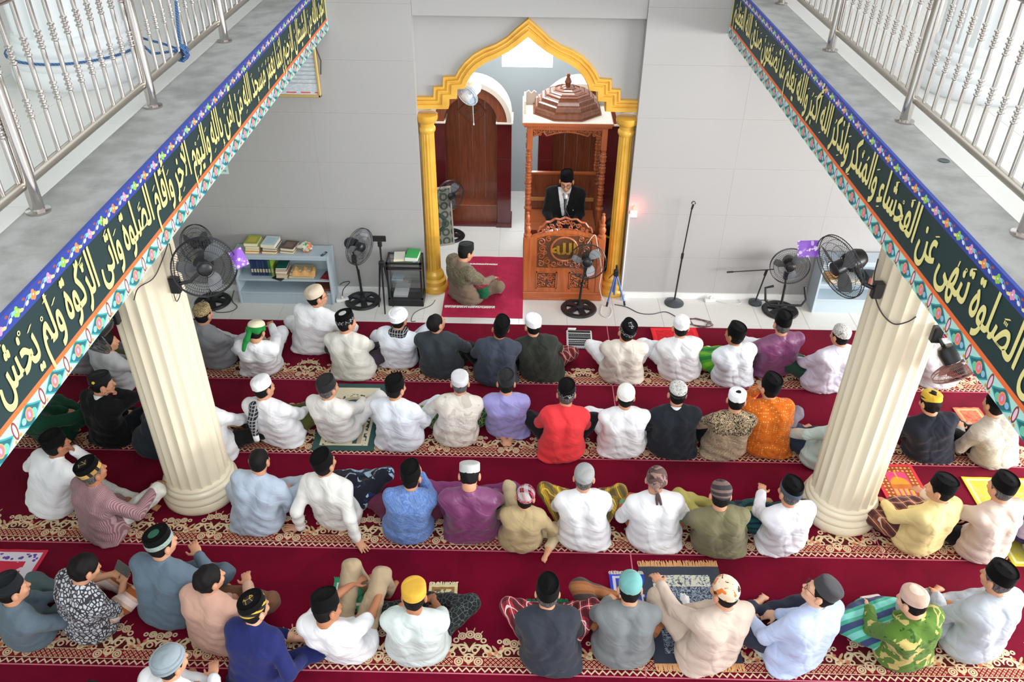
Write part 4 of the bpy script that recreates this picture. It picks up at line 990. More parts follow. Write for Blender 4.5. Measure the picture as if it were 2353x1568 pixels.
o = MB().box(-1.60, -1.42, 8.93, 9.10, 0.106, 0.14).build('paper_pile', M_paper); tag(o, 'pile of white papers on the floor of the glass cabinet', 'papers')
o = MB().box(-1.61, -1.47, 8.95, 9.08, 0.337, 0.36).build('photo_pile', plain('pale_blue_print', rgb(170, 190, 200), 0.5)); tag(o, 'small pile of pale blue prints on the glass shelf of the cabinet', 'papers')
book('white book under the green one on the glass cabinet', (-1.50, 9.02, h), 0.14, 0.2, 0.03, 0.1, (222, 220, 206), 'books on the glass cabinet')
book('bright green hardback book on top of the glass cabinet', (-1.335, 9.03, h), 0.16, 0.23, 0.06, -0.08, (48, 164, 78), 'books on the glass cabinet', (236, 236, 228))
rm = thing('remote_control', 'small black remote on the glass cabinet in front of the green book', 'remote', (-1.30, 8.895, h), 0.1); MB().rbox(-0.04, 0.04, -0.013, 0.013, 0, 0.013, 0.004).build('body', M_dgrey, rm); MB().box(-0.02, 0.02, -0.008, 0.008, 0.013, 0.015).build('keypad', plain('remote_keys', rgb(170, 172, 176), 0.5), rm)

# tripod with phone, blue tripod, microphone stands
tr = thing('camera_tripod', 'tall black tripod holding a phone beside the glass cabinet', 'tripod', (-1.69, 8.80, 0))
for a in (-1.5, 0.7, 2.6): MB().tube([(0.11*math.cos(a), 0.11*math.sin(a), 0.0), (0.07*math.cos(a), 0.07*math.sin(a), 0.3), (0.03*math.cos(a), 0.03*math.sin(a), 0.66)], [0.009, 0.011, 0.013], 8).build('leg', M_black, tr, True)
MB().tube([(0, 0, 0.5), (0, 0, 0.93)], 0.012, 8).build('centre_column', M_black, tr, True); MB().rbox(-0.035, 0.035, -0.03, 0.03, 0.62, 0.7, 0.01).build('collar', M_black, tr); MB().rbox(-0.025, 0.025, -0.02, 0.02, 0.9, 0.98, 0.008).build('clamp', M_black, tr)
MB().rbox(-0.08, 0.08, -0.012, 0.0, 0.97, 1.05, 0.006).build('phone', M_black, tr)
bt = thing('small_tripod', 'small tripod with blue legs beside the right golden column', 'tripod', (1.22, 9.09, 0)); M_blue = plain('blue_anodised', rgb(92, 132, 214), 0.3, metal=0.5)
for a in (-2.2, -0.6, 1.6):
    lg = MB().tube([(0.15*math.cos(a), 0.12*math.sin(a)-0.02, 0.05), (0.02*math.cos(a), 0.02*math.sin(a), 0.38)], 0.011, 8).build('leg', M_blue, bt, True); MB().tube([(0.165*math.cos(a), 0.13*math.sin(a)-0.02, 0.0), (0.15*math.cos(a), 0.12*math.sin(a)-0.02, 0.06)], 0.014, 8).build('foot', M_black, lg, True)
MB().tube([(0, 0, 0.1), (0, 0, 0.42)], 0.012, 8).build('centre_column', M_blue, bt, True); MB().rbox(-0.03, 0.03, -0.025, 0.025, 0.38, 0.47, 0.01).tube([(0, 0, 0.45), (-0.09, -0.03, 0.36)], 0.006, 6).build('pan_head', M_black, bt); MB().rbox(-0.012, 0.012, -0.02, 0.02, 0.47, 0.53, 0.005).build('mount', M_black, bt)
ms = thing('microphone_stand', 'tall black microphone stand with round base and empty clip', 'stand', (2.0, 9.07, 0))
MB().lathe([(0.125, 0), (0.125, 0.012), (0.1, 0.028), (0.03, 0.045), (0.018, 0.06), (0, 0.06)], 32).build('base', M_dgrey, ms, True, 40); MB().tube([(0, 0, 0.05), (0.02, 0, 0.72)], 0.011, 8).build('lower_tube', M_black, ms, True)
MB().tube([(0.018, 0, 0.66), (0.02, 0, 0.73)], 0.017, 8).build('clutch', M_black, ms, True); MB().tube([(0.02, 0, 0.72), (0.05, 0, 1.36)], 0.008, 8).build('upper_tube', M_black, ms, True)
MB().tube([(0.05, 0, 1.34), (0.058, -0.01, 1.40)], 0.013, 8).tube([(0.058+0.022*math.cos(i*PI/5), -0.01, 1.42+0.022*math.sin(i*PI/5)) for i in range(-1, 7)], 0.006, 6).build('clip', M_black, ms, True)
m2 = thing('boom_stand', 'short black stand with a horizontal boom beside the fan', 'stand', (3.05, 9.10, 0))
MB().lathe([(0.085, 0), (0.085, 0.03), (0.07, 0.04), (0.02, 0.05), (0, 0.05)], 28).build('base', M_dgrey, m2, True, 40); MB().tube([(0, 0, 0.04), (0.06, 0, 0.46)], 0.010, 8).build('post', M_black, m2, True); MB().tube([(0.05, 0, 0.42), (0.062, 0, 0.5)], 0.018, 8).build('clutch', M_black, m2, True)
MB().tube([(-0.42, -0.02, 0.47), (0.15, 0.0, 0.51)], 0.007, 8).tube([(-0.44, -0.02, 0.468), (-0.36, -0.02, 0.475)], 0.012, 8).build('boom', M_black, m2, True)
# vacuum cleaner behind the right golden column
vc = thing('vacuum_cleaner', 'black drum vacuum cleaner with yellow band beside the pulpit', 'vacuum', (1.27, 10.0, 0))
MB().lathe([(0.15, 0.08), (0.15, 0.5), (0.14, 0.52)], 28).build('drum', M_black, vc, True, 40); MB().lathe([(0.157, 0.50), (0.157, 0.53)], 28).build('band', plain('yellow_band', rgb(220, 214, 40), 0.4), vc, True, 40)
MB().lathe([(0.155, 0.53), (0.16, 0.6), (0.13, 0.68), (0.06, 0.72), (0, 0.72)], 28).build('motor_head', M_black, vc, True, 40); MB().tube([(-0.1, -0.05, 0.55), (-0.2, -0.12, 0.65), (-0.2, -0.22, 0.4), (-0.16, -0.22, 0.15), (-0.05, -0.2, 0.08)], 0.025, 8).build('hose', M_dgrey, vc, True)
for a in (0.8, 2.4, 4.0, 5.5): MB().lathe([(0.035, 0), (0.035, 0.08)], 10, M=Matrix.Translation((0.14*math.cos(a), 0.14*math.sin(a), 0))).build('castor', M_dgrey, vc)
# framed picture leaning behind the left golden column
fp_ = thing('leaning_picture', 'framed arabesque picture leaning in the niche behind the golden column', 'picture', (-1.36, 10.42, 0.0)); fp_.rotation_euler = (0.0, -0.14, -1.2)
M_arab = Mat('arabesque_print', rgb(150, 150, 136), 0.5); _x, _y, _z = M_arab.xyz()
M_arab.layer(ring(_y, _z, 0.2, 0.35, 0.12, 0.03), rgb(52, 78, 66)); M_arab.layer(ring(rep(_y, 0.13), rep(_z, 0.13), 0, 0, 0.045, 0.014), rgb(70, 92, 84)); M_arab.layer(disc(_y, _z, 0.2, 0.35, 0.06), rgb(160, 96, 74))
MB().box(0.0, 0.012, 0.0, 0.42, 0.02, 0.84).build('print', M_arab, fp_); fr = MB()
for q in ((0, 0.42, 0.0, 0.025), (0, 0.42, 0.835, 0.86), (-0.02, 0.0, 0, 0.86), (0.42, 0.44, 0, 0.86)): fr.box(-0.006, 0.018, q[0], q[1], q[2], q[3])
fr.build('frame', plain('frame_silver', rgb(186, 180, 166), 0.4), fp_)
# calendar frame high on the left wall, sticker
M_cal = Mat('calendar_print', rgb(196, 206, 214), 0.3); _x, _y, _z = M_cal.xyz()
M_cal.layer((M_cal.noise(1.0, 5, vec=M_cal.comb(_x*18, _y, _z*60))-0.55).gt(0)*0.5, rgb(230, 234, 238)); M_cal.layer(band(_z, 0.045, 0.06)*(rep(_x, 0.16).abs().lt(0.055)), rgb(220, 90, 70)); M_cal.layer(band(_z, 0.12, 0.48)*rep(_z, 0.045).abs().lt(0.006)*0.5, rgb(120, 130, 140))
cf = thing('wall_frame', 'gilt framed print hanging high on the left front wall', 'picture', (-2.52, 9.165, 2.59))
MB().box(-0.22, 0.22, 0.0, 0.012, 0.02, 0.56).build('print', M_cal, cf); fr = MB()
for q in ((-0.25, 0.25, 0.0, 0.03), (-0.25, 0.25, 0.55, 0.58), (-0.25, -0.22, 0, 0.58), (0.22, 0.25, 0, 0.58)): fr.rbox(q[0], q[1], -0.012, 0.03, q[2], q[3], 0.006)
fr.build('frame', plain('gilt_frame', rgb(206, 178, 108), 0.35, metal=0.3), cf)
MB().tube([(0.25, 0.02, 0.55), (0.29, 0.02, 0.4), (0.27, 0.02, 0.25)], 0.006, 6).build('cord', M_cable, cf, True)
stk = thing('wall_sticker', 'small pale sticker with print on the left wall under the banner', 'sticker', (-3.57, 9.196, 1.63))
MB().box(-0.09, 0.07, 0.0, 0.003, 0, 0.16).build('sheet', plain('sticker_mint', rgb(206, 236, 226), 0.5), stk)
tm = text_mesh('HONE', 0.035, 0.0, 0.0, 'CENTER')
for v in tm.vertices: v.co = (v.co.x+0.0, -0.001, 0.03+v.co.y)
tm.update(); link('print', tm, plain('sticker_text', rgb(40, 60, 120), 0.5), stk)
# outlets, power strips, cables
ol = thing('wall_socket', 'white wall socket with a glowing red lamp near the golden column', 'socket', (1.375, 9.193, 1.2)); MB().rbox(-0.045, 0.045, -0.012, 0.006, -0.045, 0.045, 0.005).build('plate', M_white, ol); MB().lathe([(0.014, 0), (0.016, 0.03), (0.01, 0.05), (0.0, 0.052)], 12, M=Matrix.Translation((0.0, -0.012, 0.055))).build('lamp', plain('red_lamp', rgb(255, 80, 60), 0.3, emit=(rgb(255, 60, 50), 9.0)), ol, True)
rl = bpy.data.lights.new('red_lamp_light', 'POINT'); rl.energy = 1.0; rl.color = (1, 0.15, 0.1); rl.shadow_soft_size = 0.02; ro = bpy.data.objects.new('red_lamp_light', rl); COL.objects.link(ro); ro.location = (1.375, 9.12, 1.28)
MB().box(1.318, 1.332, 9.185, 9.199, 0.09, 1.2).build('cable_duct', M_white); tag(bpy.data.objects['cable_duct'], 'thin white cable duct climbing the wall beside the golden column', 'duct')
def strip(label, c, rz, sx=0.07):
    t = thing('power_strip', label, 'socket', c, rz, 'white power sockets'); MB().rbox(-sx, sx, -0.03, 0.03, 0, 0.04, 0.008).build('body', M_white, t); MB().lathe([(0.018, 0.04), (0.02, 0.055), (0.012, 0.08), (0, 0.08)], 10).build('plug', M_cablew, t)
    return t
strip('white power socket with a plug near the tall microphone stand', (2.47, 9.13, 0), 0.1); strip('cream power strip on the floor between bookcase and fan', (-2.27, 8.97, 0), 0.3, 0.08); strip('small white socket box beside the blue tripod', (1.36, 9.13, 0), 0.0, 0.035)
def gz(*pts): return [Vector(onz(x, y, 0.005)) for x, y in pts]
cable('floor_cable', 'long dark cable from the blue tripod to the coil', gz((1412, 700), (1440, 706), (1470, 720), (1500, 722), (1530, 717), (1560, 732), (1585, 745)), M_cable, 0.005)
cable('coiled_cable', 'loosely coiled dark red cable on the tiles behind the white capped man', [Vector(onz(1606+34*math.cos(a*0.9)*(0.75+0.25*math.sin(a*2.3)), 742+11*math.sin(a*0.9+0.3)*(0.8+0.2*math.cos(a*1.7)), 0.006+0.002*(a % 3))) for a in [0.35*i for i in range(70)]], plain('maroon_cable', rgb(96, 60, 70), 0.5), 0.004, 2)
cable('floor_cable', 'pale cable looping down from the pulpit to the tiles beside the fan', [Vector(ony(1350, 560, 9.07)), Vector(ony(1366, 540, 9.07)), Vector(ony(1372, 560, 9.06)), Vector(ony(1382, 620, 9.05)), Vector(ony(1378, 660, 9.0)), Vector(onz(1386, 690, 0.005)), Vector(onz(1405, 712, 0.005)), Vector(onz(1398, 730, 0.005)), Vector(onz(1380, 722, 0.005)), Vector(onz(1384, 700, 0.005))], M_cablew, 0.005)
cable('floor_cable', 'white cable on the tiles between the power socket and the boom stand', gz((1640, 690), (1670, 697), (1700, 698), (1695, 688), (1665, 684)), M_cablew, 0.005)
cable('floor_cable', 'thin dark cable along the wall from socket to boom stand', gz((1640, 684), (1680, 686), (1720, 688), (1760, 690), (1790, 684)), M_cable, 0.005)
cable('floor_cable', 'thin dark cable curling round the base of the left pedestal fan', gz((540, 660), (533, 690), (545, 705), (530, 716), (500, 718), (490, 712)), M_cable, 0.005)
cable('floor_cable', 'cream cable looping behind the base of the fan beside the tripod', gz((782, 678), (800, 686), (815, 680), (808, 672), (792, 676)), M_cablew, 0.006)
cable('floor_cable', 'thin grey cable from the glass cabinet across the tiles', gz((1000, 690), (990, 702), (965, 712), (950, 722), (945, 738), (955, 738)), M_cable, 0.004)
cable('wall_cable', 'black plug lead rising from the cream power strip by the bookcase', [(-2.27, 8.97, 0.05), (-2.25, 9.0, 0.16), (-2.16, 9.02, 0.26), (-2.24, 9.05, 0.24), (-2.3, 9.05, 0.2)], M_cable, 0.006)
# ------------------------------------------------------------------ cloth materials
_cl = {}
def cloth(c, pat=None, sheen=0.1, rough=0.85, key=None, **kw):
    key = (c, pat, tuple(sorted(kw.items())))
    if key in _cl: return _cl[key]
    m = Mat('cloth_'+(pat or 'plain'), rgb(*c), rough, spec=0.15 if rough > 0.5 else 0.6, sheen=sheen if rough > 0.5 else 0.12)
    x, y, z = m.xyz(); c2 = rgb(*kw.get('c2', (255, 255, 255))); c3 = rgb(*kw.get('c3', (40, 40, 40)))
    if pat == 'stripes': m.layer(rep(x+y*0.15, 0.0105).abs().lt(0.0022)*0.8, c2)
    elif pat == 'hstripes': m.layer(rep(z+y*0.5, 0.05).abs().lt(0.010), c2)
    elif pat == 'plaid':
        s = kw.get('s', 0.052); a = x*0.8+z*0.6; b = y*0.8-z*0.6+x*0.2
        m.layer(rep(a, s).abs().lt(s*0.24)*0.65, c3); m.layer(rep(b, s).abs().lt(s*0.24)*0.65, c3)
        m.layer(rep(a+s/2, s).abs().lt(s*0.035)*0.9, c2); m.layer(rep(b+s/2, s).abs().lt(s*0.035)*0.9, c2)
    elif pat == 'leaf':
        v = m.voro(kw.get('s', 32), 'DISTANCE_TO_EDGE'); m.layer(v.gt(0.13), c2); m.layer((m.noise(60, 2)-0.6).gt(0)*0.6, rgb(*c))
    elif pat == 'dots':
        v = m.voro(kw.get('s', 42), rand=0.25); m.layer(v.lt(0.27), c2); m.layer((m.noise(25, 2)-0.58).gt(0)*0.5, c3)
    elif pat == 'scrolls':
        n = m.noise(kw.get('s', 22), 2, 2.5); m.layer((n-0.5).abs().lt(0.035), c2); m.layer(z.gt(kw.get('zc', 0.33))*(n-0.5).abs().gt(0.06), c3)
    elif pat == 'batik_band':
        v = m.voro(20, rand=0.15); b_ = band(z, 0.26, 0.42); m.layer((rep(v, 0.2).abs().lt(0.03))*b_*0.8, c2); m.layer(v.lt(0.16)*b_, c3)
        m.layer((m.noise(9, 1)-0.6).gt(0)*(1-b_)*0.55, c3)
    elif pat == 'weave':
        q = rep(x+z*0.5, 0.045).abs().max(rep(y-z*0.7, 0.045).abs()); m.layer(band(q, 0.012, 0.0165)*0.5, c2); m.layer((m.noise(30, 2)-0.55).gt(0)*0.25, c2)
    elif pat == 'patches':
        n = m.noise(8, 4, 0.8); m.layer((n-0.56).gt(0), c2); m.layer((m.noise(14, 3, 1.0)-0.62).gt(0), c3)
    elif pat == 'check': m.layer((rep(x, 0.03).abs().lt(0.004)).max(rep(z, 0.03).abs().lt(0.004))*0.4, c2)
    elif pat == 'tri':
        m.layer(m.voro(26, 'DISTANCE_TO_EDGE').lt(0.035)*0.8, c2)
    elif pat == 'net':
        m.layer(((x+y+z)*190).sin().abs().lt(0.25)*0.35, c2)
    elif pat == 'bands':
        for i, q in enumerate((c2, c3)): m.layer(band((y+z*0.4).mod(0.16), 0.02+0.08*i, 0.07+0.08*i), q)
    w = m.noise(1.0, 1.0, 0.5, vec=m.comb(x*6+z*3, y*6, z*3.2-x*3)); cr = ((w-0.5).abs()*7).min(1.0)
    w2 = m.noise(1.0, 1.0, 0.6, vec=m.comb(x*3.5+3.1, y*3.5, z*10+x*5)); cr2 = ((w2-0.48).abs()*8).min(1.0)
    m.bump(w*1.2+w2*0.6+cr*0.32+cr2*0.22, 0.5, 0.022)
    _cl[key] = m; return m
M_skins = [Mat('skin_%s' % n, rgb(*c), 0.5, spec=0.3) for n, c in (('warm', (206, 150, 118)), ('brown', (176, 118, 86)), ('light', (222, 172, 142)))]
for m in M_skins: m.b.inputs['Subsurface Weight'].default_value = 0.0
M_hair = Mat('black_hair', rgb(20, 17, 17), 0.7, spec=0.2); _x, _y, _z = M_hair.xyz(); M_hair.bump(M_hair.noise(1.0, 3, vec=M_hair.comb(_x*160, _y*160, _z*24)), 0.5, 0.006)
M_grey = Mat('grey_hair', rgb(104, 100, 98), 0.6); _x, _y, _z = M_grey.xyz(); M_grey.layer((M_grey.noise(1.0, 3, vec=M_grey.comb(_x*150, _y*150, _z*20))-0.5).gt(0), rgb(60, 58, 58))
M_velvet = Mat('black_velvet', rgb(9, 9, 11), 0.9, spec=0.12, sheen=0.03)
M_eyew, M_eyed = plain('eye_white', rgb(230, 226, 220), 0.3), plain('eye_dark', rgb(30, 20, 16), 0.2)
M_lip = plain('lip', rgb(160, 92, 80), 0.5)

# ------------------------------------------------------------------ caps (head frame: x right, y front, z up)
def ring_pts(a, b, n, e, z):
    out = []
    for k in range(n):
        t = 2*PI*k/n; c, s_ = math.cos(t), math.sin(t); r = (abs(c)**e+abs(s_)**e)**(-1/e); out.append((a*r*c, b*r*s_, z))
    return out
def loft(rings, close_top=True):
    n = len(rings[0]); vs = [q for r in rings for q in r]; fs = []
    for i in range(len(rings)-1):
        for k in range(n): fs.append((i*n+k, i*n+(k+1) % n, (i+1)*n+(k+1) % n, (i+1)*n+k))
    if close_top: fs.append(tuple(range((len(rings)-1)*n, len(rings)*n)))
    return MB().add(vs, fs)
def songkok(parent, mat, T, band_mat=None, emblem=None, h=0.098):
    n = 40; A, B = 0.086, 0.106
    R = [ring_pts(A*0.97, B*0.97, n, 2.0, 0.006), ring_pts(A, B, n, 2.0, 0.0), ring_pts(A, B, n, 2.0, 0.012), ring_pts(A*0.97, B*0.98, n, 1.95, h*0.6), ring_pts(A*0.93, B*0.96, n, 1.85, h), ring_pts(A*0.91, B*0.94, n, 1.82, h+0.002), ring_pts(A*0.88, B*0.9, n, 1.8, h-0.006)]
    for q in (0.6, 0.3, 0.03): R.append([(x*q, y*(0.9*q+0.1 if q > 0.1 else 0.8), h-0.006+0.012*(1-q)) for x, y, z in ring_pts(A*0.88, B*0.9, n, 1.8, h)])
    mb = loft(R); mb.v = [tuple(T @ Vector(q)) for q in mb.v]; o = mb.build('cap', mat, parent, True, 35)
    if band_mat:
        mb = loft([ring_pts(A*1.0+0.002, B+0.002, n, 2, 0.004), ring_pts(A+0.003, B+0.003, n, 2, 0.014), ring_pts(A*0.985+0.003, B*0.99+0.003, n, 1.97, 0.042), ring_pts(A*0.98, B*0.985, n, 1.97, 0.045)], False); mb.v = [tuple(T @ Vector(q)) for q in mb.v]; mb.build('cap_band', band_mat, o, True)
    if emblem:
        mb = MB().lathe([(0.034, 0), (0.034, 0.004), (0.0, 0.006)], 20, sx=0.9, sy=1.3, M=T @ Matrix.Translation((0, -0.01, h+0.002))); mb.build('emblem', emblem, o, True, 30)
    return o
def domecap(parent, mat, T, h=0.085, flat=0.5, band_mat=None, emblem=None, r=1.0, topmat=None):
    n = 36; A, B = 0.086*r, 0.102*r; R = [ring_pts(A*0.97, B*0.97, n, 2, 0.004), ring_pts(A, B, n, 2, 0.0), ring_pts(A*1.005, B*1.005, n, 2, 0.02), ring_pts(A*0.99, B*0.99, n, 2, h*flat)]
    for i in range(1, 8):
        t = i/8*PI/2; R.append(ring_pts(A*0.985*math.cos(t)**(0.6 if flat > 0.6 else 0.85), B*0.985*math.cos(t)**(0.6 if flat > 0.6 else 0.85), n, 2, h*flat+h*(1-flat)*math.sin(t)))
    mb = loft(R); mb.v = [tuple(T @ Vector(q)) for q in mb.v]; o = mb.build('cap', mat, parent, True, 50)
    if band_mat:
        mb = loft([ring_pts(A+0.001, B+0.001, n, 2, 0.002), ring_pts(A+0.003, B+0.003, n, 2, 0.008), ring_pts(A*1.0+0.003, B*1.0+0.003, n, 2, 0.03), ring_pts(A*0.99+0.001, B*0.99+0.001, n, 2, 0.034)], False); mb.v = [tuple(T @ Vector(q)) for q in mb.v]; mb.build('cap_band', band_mat, o, True)
    if emblem: MB().lathe([(0.05*r, h*0.97-0.012), (0.048*r, h-0.002), (0.0, h+0.004)], 24, sx=0.95, sy=1.1, M=T).build('cap_top_print', emblem, o, True)
    return o
def turban(parent, mat, T):
    o = domecap(parent, mat, T, 0.10, 0.45, r=1.03)
    for i in range(3):
        z = 0.012+0.02*i; R = 0.092-0.003*i
        MB().tube([tuple(T @ Vector((R*math.cos(a), R*1.17*math.sin(a), z+0.008*math.sin(a*1.0+i*2)))) for a in [2*PI*k/36 for k in range(36)]], 0.013, 8, True).build('wrap', mat, o, True)
    return o
def bandana(parent, mat, T):
    o = domecap(parent, mat, T @ Matrix.Translation((0, -0.004, -0.03)), 0.12, 0.35, r=1.02)
    kn = T @ Vector((0.0, -0.108, -0.03))
    MB().lathe([(0, -0.02), (0.018, -0.012), (0.022, 0), (0.016, 0.014), (0, 0.02)], 10, M=Matrix.Translation(kn)).build('knot', mat, o, True)
    for s in (0.012, 0.035): MB().tube([kn, kn+Vector((s*0.6, -0.02, -0.05)), kn+Vector((s, -0.015, -0.10)), kn+Vector((s*1.5, -0.03, -0.15))], [0.008, 0.013, 0.015, 0.010], 6).build('tail', mat, o, True)
    return o

# ------------------------------------------------------------------ people
def V3(*a): return np.array(a, dtype=float)
def ik(a, b, l1, l2, hint):
    d = b-a; L = np.linalg.norm(d); mx = (l1+l2)*0.985
    if L > mx: b = a+d/L*mx; d = b-a; L = mx
    x = (l1*l1-l2*l2+L*L)/(2*L); h = math.sqrt(max(1e-6, l1*l1-x*x)); u = d/L
    w = hint-a; w = w-u*(w@u); n = np.linalg.norm(w); w = w/n if n > 1e-6 else V3(0, -1, 0)
    return a+u*x+w*h, b
POSES = {   # left / right hand target and elbow hint, body frame (x right, y forward, z up), metres
    'lap': ((-0.04, 0.21, 0.15), (-0.60, -0.15, 0.15)), 'knee': ((-0.19, 0.25, 0.18), (-0.52, -0.20, 0.10)), 'kneeup': ((-0.13, 0.29, 0.23), (-0.60, -0.10, 0.12)),
    'hug': ((0.03, 0.40, 0.24), (-0.50, 0.0, 0.10)), 'back': ((-0.27, -0.25, 0.035), (-0.30, -0.5, 0.5)), 'side': ((-0.34, -0.02, 0.035), (-0.5, -0.2, 0.4)),
    'fwd': ((-0.09, 0.29, 0.20), (-0.60, -0.12, 0.12)), 'phone': ((-0.075, 0.31, 0.31), (-0.5, -0.1, 0.0)), 'reach': ((-0.33, 0.42, 0.31), (-0.45, 0.0, 0.1)), 'out': ((-0.27, 0.24, 0.19), (-0.60, -0.15, 0.15)), 'face': (None, (-0.28, 0.25, 0.05))}
LEGS = {    # knee, ankle for the left leg
    'cross': ((-0.35, 0.22, 0.13), (0.06, 0.33, 0.07)), 'crosshigh': ((-0.33, 0.25, 0.22), (0.08, 0.34, 0.07)), 'up': ((-0.13, 0.36, 0.44), (-0.10, 0.50, 0.06)), 'upwide': ((-0.31, 0.30, 0.31), (-0.06, 0.44, 0.06)), 'side': ((-0.42, 0.10, 0.10), (-0.30, -0.18, 0.06)), 'kneel': ((-0.14, 0.34, 0.10), (-0.06, -0.10, 0.05)), 'straight': ((-0.40, 0.15, 0.13), (-0.72, 0.30, 0.06)), 'far': ((-0.40, 0.26, 0.20), (0.0, 0.4, 0.07)), 'hang': ((-0.12, 0.40, 0.12), (-0.12, 0.45, -0.3))}
rng = random.Random(7)
STATS = []
def person(label, base, head, shirt, pants, cap=None, s=1.0, yaw=0.0, hyaw=0.0, hpitch=0.0, hroll=0.0, arms=('lap', 'lap'), legs=('cross', 'cross'), sleeve='long', skin=0, hair='short', hair_mat=None, Lh=0.61, sarong=False, wide=1.0, collar=None, face=False, floor=True, hands_fine=False, pelvis=None, headw=None, hem=1.0, feet=False, blazer=False, capscale=1.0, captilt=0.12, nm='person', foldz=1.0, undershirt=None):
    yr = math.radians(yaw); cy, sy = math.cos(yr), math.sin(yr)
    if pelvis is None:
        g = onz(*base); P0 = V3(g[0], g[1]+0.175*s, 0.012)
    else: P0 = V3(*pelvis)
    # head centre: where the pixel ray meets the sphere the head can reach from the pelvis
    if headw is None:
        d = ray(*head); o = _C-(P0+V3(0, 0, 0.12*s)); a = d@d; b = 2*(o@d); c = o@o-(Lh*s)**2; D = b*b-4*a*c
        t = (-b-math.sqrt(D))/(2*a) if D > 0 else -b/(2*a)
        Hw = _C+d*t
        if D <= 0: STATS.append(('MISS', label, math.sqrt(max(0, c+(Lh*s)**2-b*b/4/a))))
    else: Hw = V3(*headw)
    hl = Hw-P0; H = V3(hl[0]*cy+hl[1]*sy, -hl[0]*sy+hl[1]*cy, hl[2])
    STATS.append((label[:40], np.round(P0, 2), np.round(H, 2)))
    root = thing(nm, label, 'person', tuple(P0), yr, 'seated worshippers')
    Rh = np.array((Matrix.Rotation(math.radians(hyaw), 3, 'Z') @ Matrix.Rotation(math.radians(-hpitch), 3, 'X') @ Matrix.Rotation(math.radians(hroll), 3, 'Y')))
    hp = lambda x, y, z: H+Rh @ V3(x, y, z)*hs
    hs = 0.5*s+0.5 if s < 1 else s**0.5
    S0 = V3(0, -0.02, 0.11)*s
    A = hp(0, -0.028, -0.085); N = A+V3(0, -0.025, -0.06)*s
    N = N+(S0-N)*0.03
    up = (N-S0)/np.linalg.norm(N-S0)
    side = V3(1, 0, 0)-up*up[0]; side /= np.linalg.norm(side)
    slump = V3(0, -0.045, 0)*s
    S1 = S0+(N-S0)*0.38+slump; S2 = S0+(N-S0)*0.72+slump*0.75; Cc = S0+(N-S0)*0.90+slump*0.2
    W = 0.168*s*wide
    sh = {-1: Cc-side*W-up*0.012*s, 1: Cc+side*W-up*0.012*s}
    el, wr = {}, {}
    L1, L2 = 0.285*s, 0.245*s
    for sg, ps in ((-1, arms[0]), (1, arms[1])):
        if isinstance(ps, str): t, h = POSES[ps]
        else: t, h = ps
        t = hp(0.035*sg, 0.10, -0.105) if t is None else V3(t[0]*(-sg), t[1], t[2])*s
        h = V3(h[0]*(-sg), h[1], h[2])*s
        el[sg], wr[sg] = ik(sh[sg], t, L1, L2, h)
    kn, an = {}, {}
    for sg, ps in ((-1, legs[0]), (1, legs[1])):
        k_, a_ = LEGS[ps] if isinstance(ps, str) else ps
        kn[sg] = V3(k_[0]*(-sg), k_[1], k_[2])*s; an[sg] = V3(a_[0]*(-sg), a_[1], a_[2])*s
    # ---------------- shirt
    allp = np.array([S0-V3(.24, .22, .12)*s, S0+V3(.24, .22, 0)*s, S1-V3(.22, .17, 0)*s*wide, S1+V3(.22, .17, 0)*s*wide, S2-V3(.22, .17, 0)*s*wide, S2+V3(.22, .17, 0)*s*wide, N+V3(.08, .08, .09), N-V3(.08, .08, 0)]+[sh[q]+e for q in (-1, 1) for e in (V3(.1, .1, .1), -V3(.1, .1, .1))]+[p[q]+e for p in (el, wr) for q in (-1, 1) for e in (V3(.08, .08, .08), -V3(.08, .08, .08))])
    lo, hi = allp.min(0), allp.max(0)
    if floor: lo[2] = max(lo[2], -0.03)
    stp = 0.0155
    F = Field(*[axis(lo[i], hi[i], stp) for i in range(3)])
    wd = wide
    for sg in (-1, 1):
        q = side*sg*s*wd
        F.cone(S0+q*0.085, S1+q*0.07, 0.125*s*wd, 0.112*s*wd, 0.07); F.cone(S1+q*0.07, S2+q*0.082, 0.112*s*wd, 0.112*s, 0.06); F.cone(S2+q*0.082, Cc+q*0.10, 0.112*s, 0.075*s, 0.06)
        F.cone(Cc+q*0.06, sh[sg], 0.08*s, 0.066*s, 0.05); F.cone(N+up*0.0, sh[sg]*0.55+Cc*0.45+up*0.012, 0.058*s, 0.06*s, 0.05)
    if floor: F.ell(S0+V3(0, -0.015, -0.03)*s, (0.205*s*wd*hem, 0.180*s*hem, 0.13*s), k=0.13)
    if floor and rng.random() < 0.65:
        q = rng.choice((-1, 1)); F.ell(V3(0.13*q*wd, -0.10, 0.022)*s, (0.12*s, 0.10*s, 0.022*s), k=0.05)
    F.cone(N-up*0.01*s, N+(A-N)*0.50, 0.064*s, 0.060*s, 0.012)
    for sg in (-1, 1):
        if sleeve == 'long':
            w2 = wr[sg]*0.93+el[sg]*0.07
            F.cone(sh[sg], el[sg], 0.068*s, 0.058*s, 0.04); F.cone(el[sg], w2, 0.057*s, 0.046*s, 0.02)
        elif sleeve == 'short': F.cone(sh[sg], sh[sg]*0.25+el[sg]*0.75, 0.07*s, 0.064*s, 0.04)
    ph = [rng.uniform(0, 6.28) for _ in range(6)]; f = foldz
    def fold(x, y, z):
        zz = z/s
        w = np.clip((0.42-zz)/0.25, 0.15, 1.0)
        return f*0.9*(0.0042*w*np.sin(62*z+5*np.sin(7*x+ph[0])+4*np.abs(x)*6+ph[1])+0.0035*np.sin(38*x+14*z+2.5*np.sin(9*z+ph[2])+ph[3])*np.clip((zz-0.1)*3, 0.2, 1)+0.0025*np.sin(55*x-30*z+30*y+ph[4]))
    F.warp(fold)
    if floor: F.half((0, 0, 0.003), (0, 0, 1))
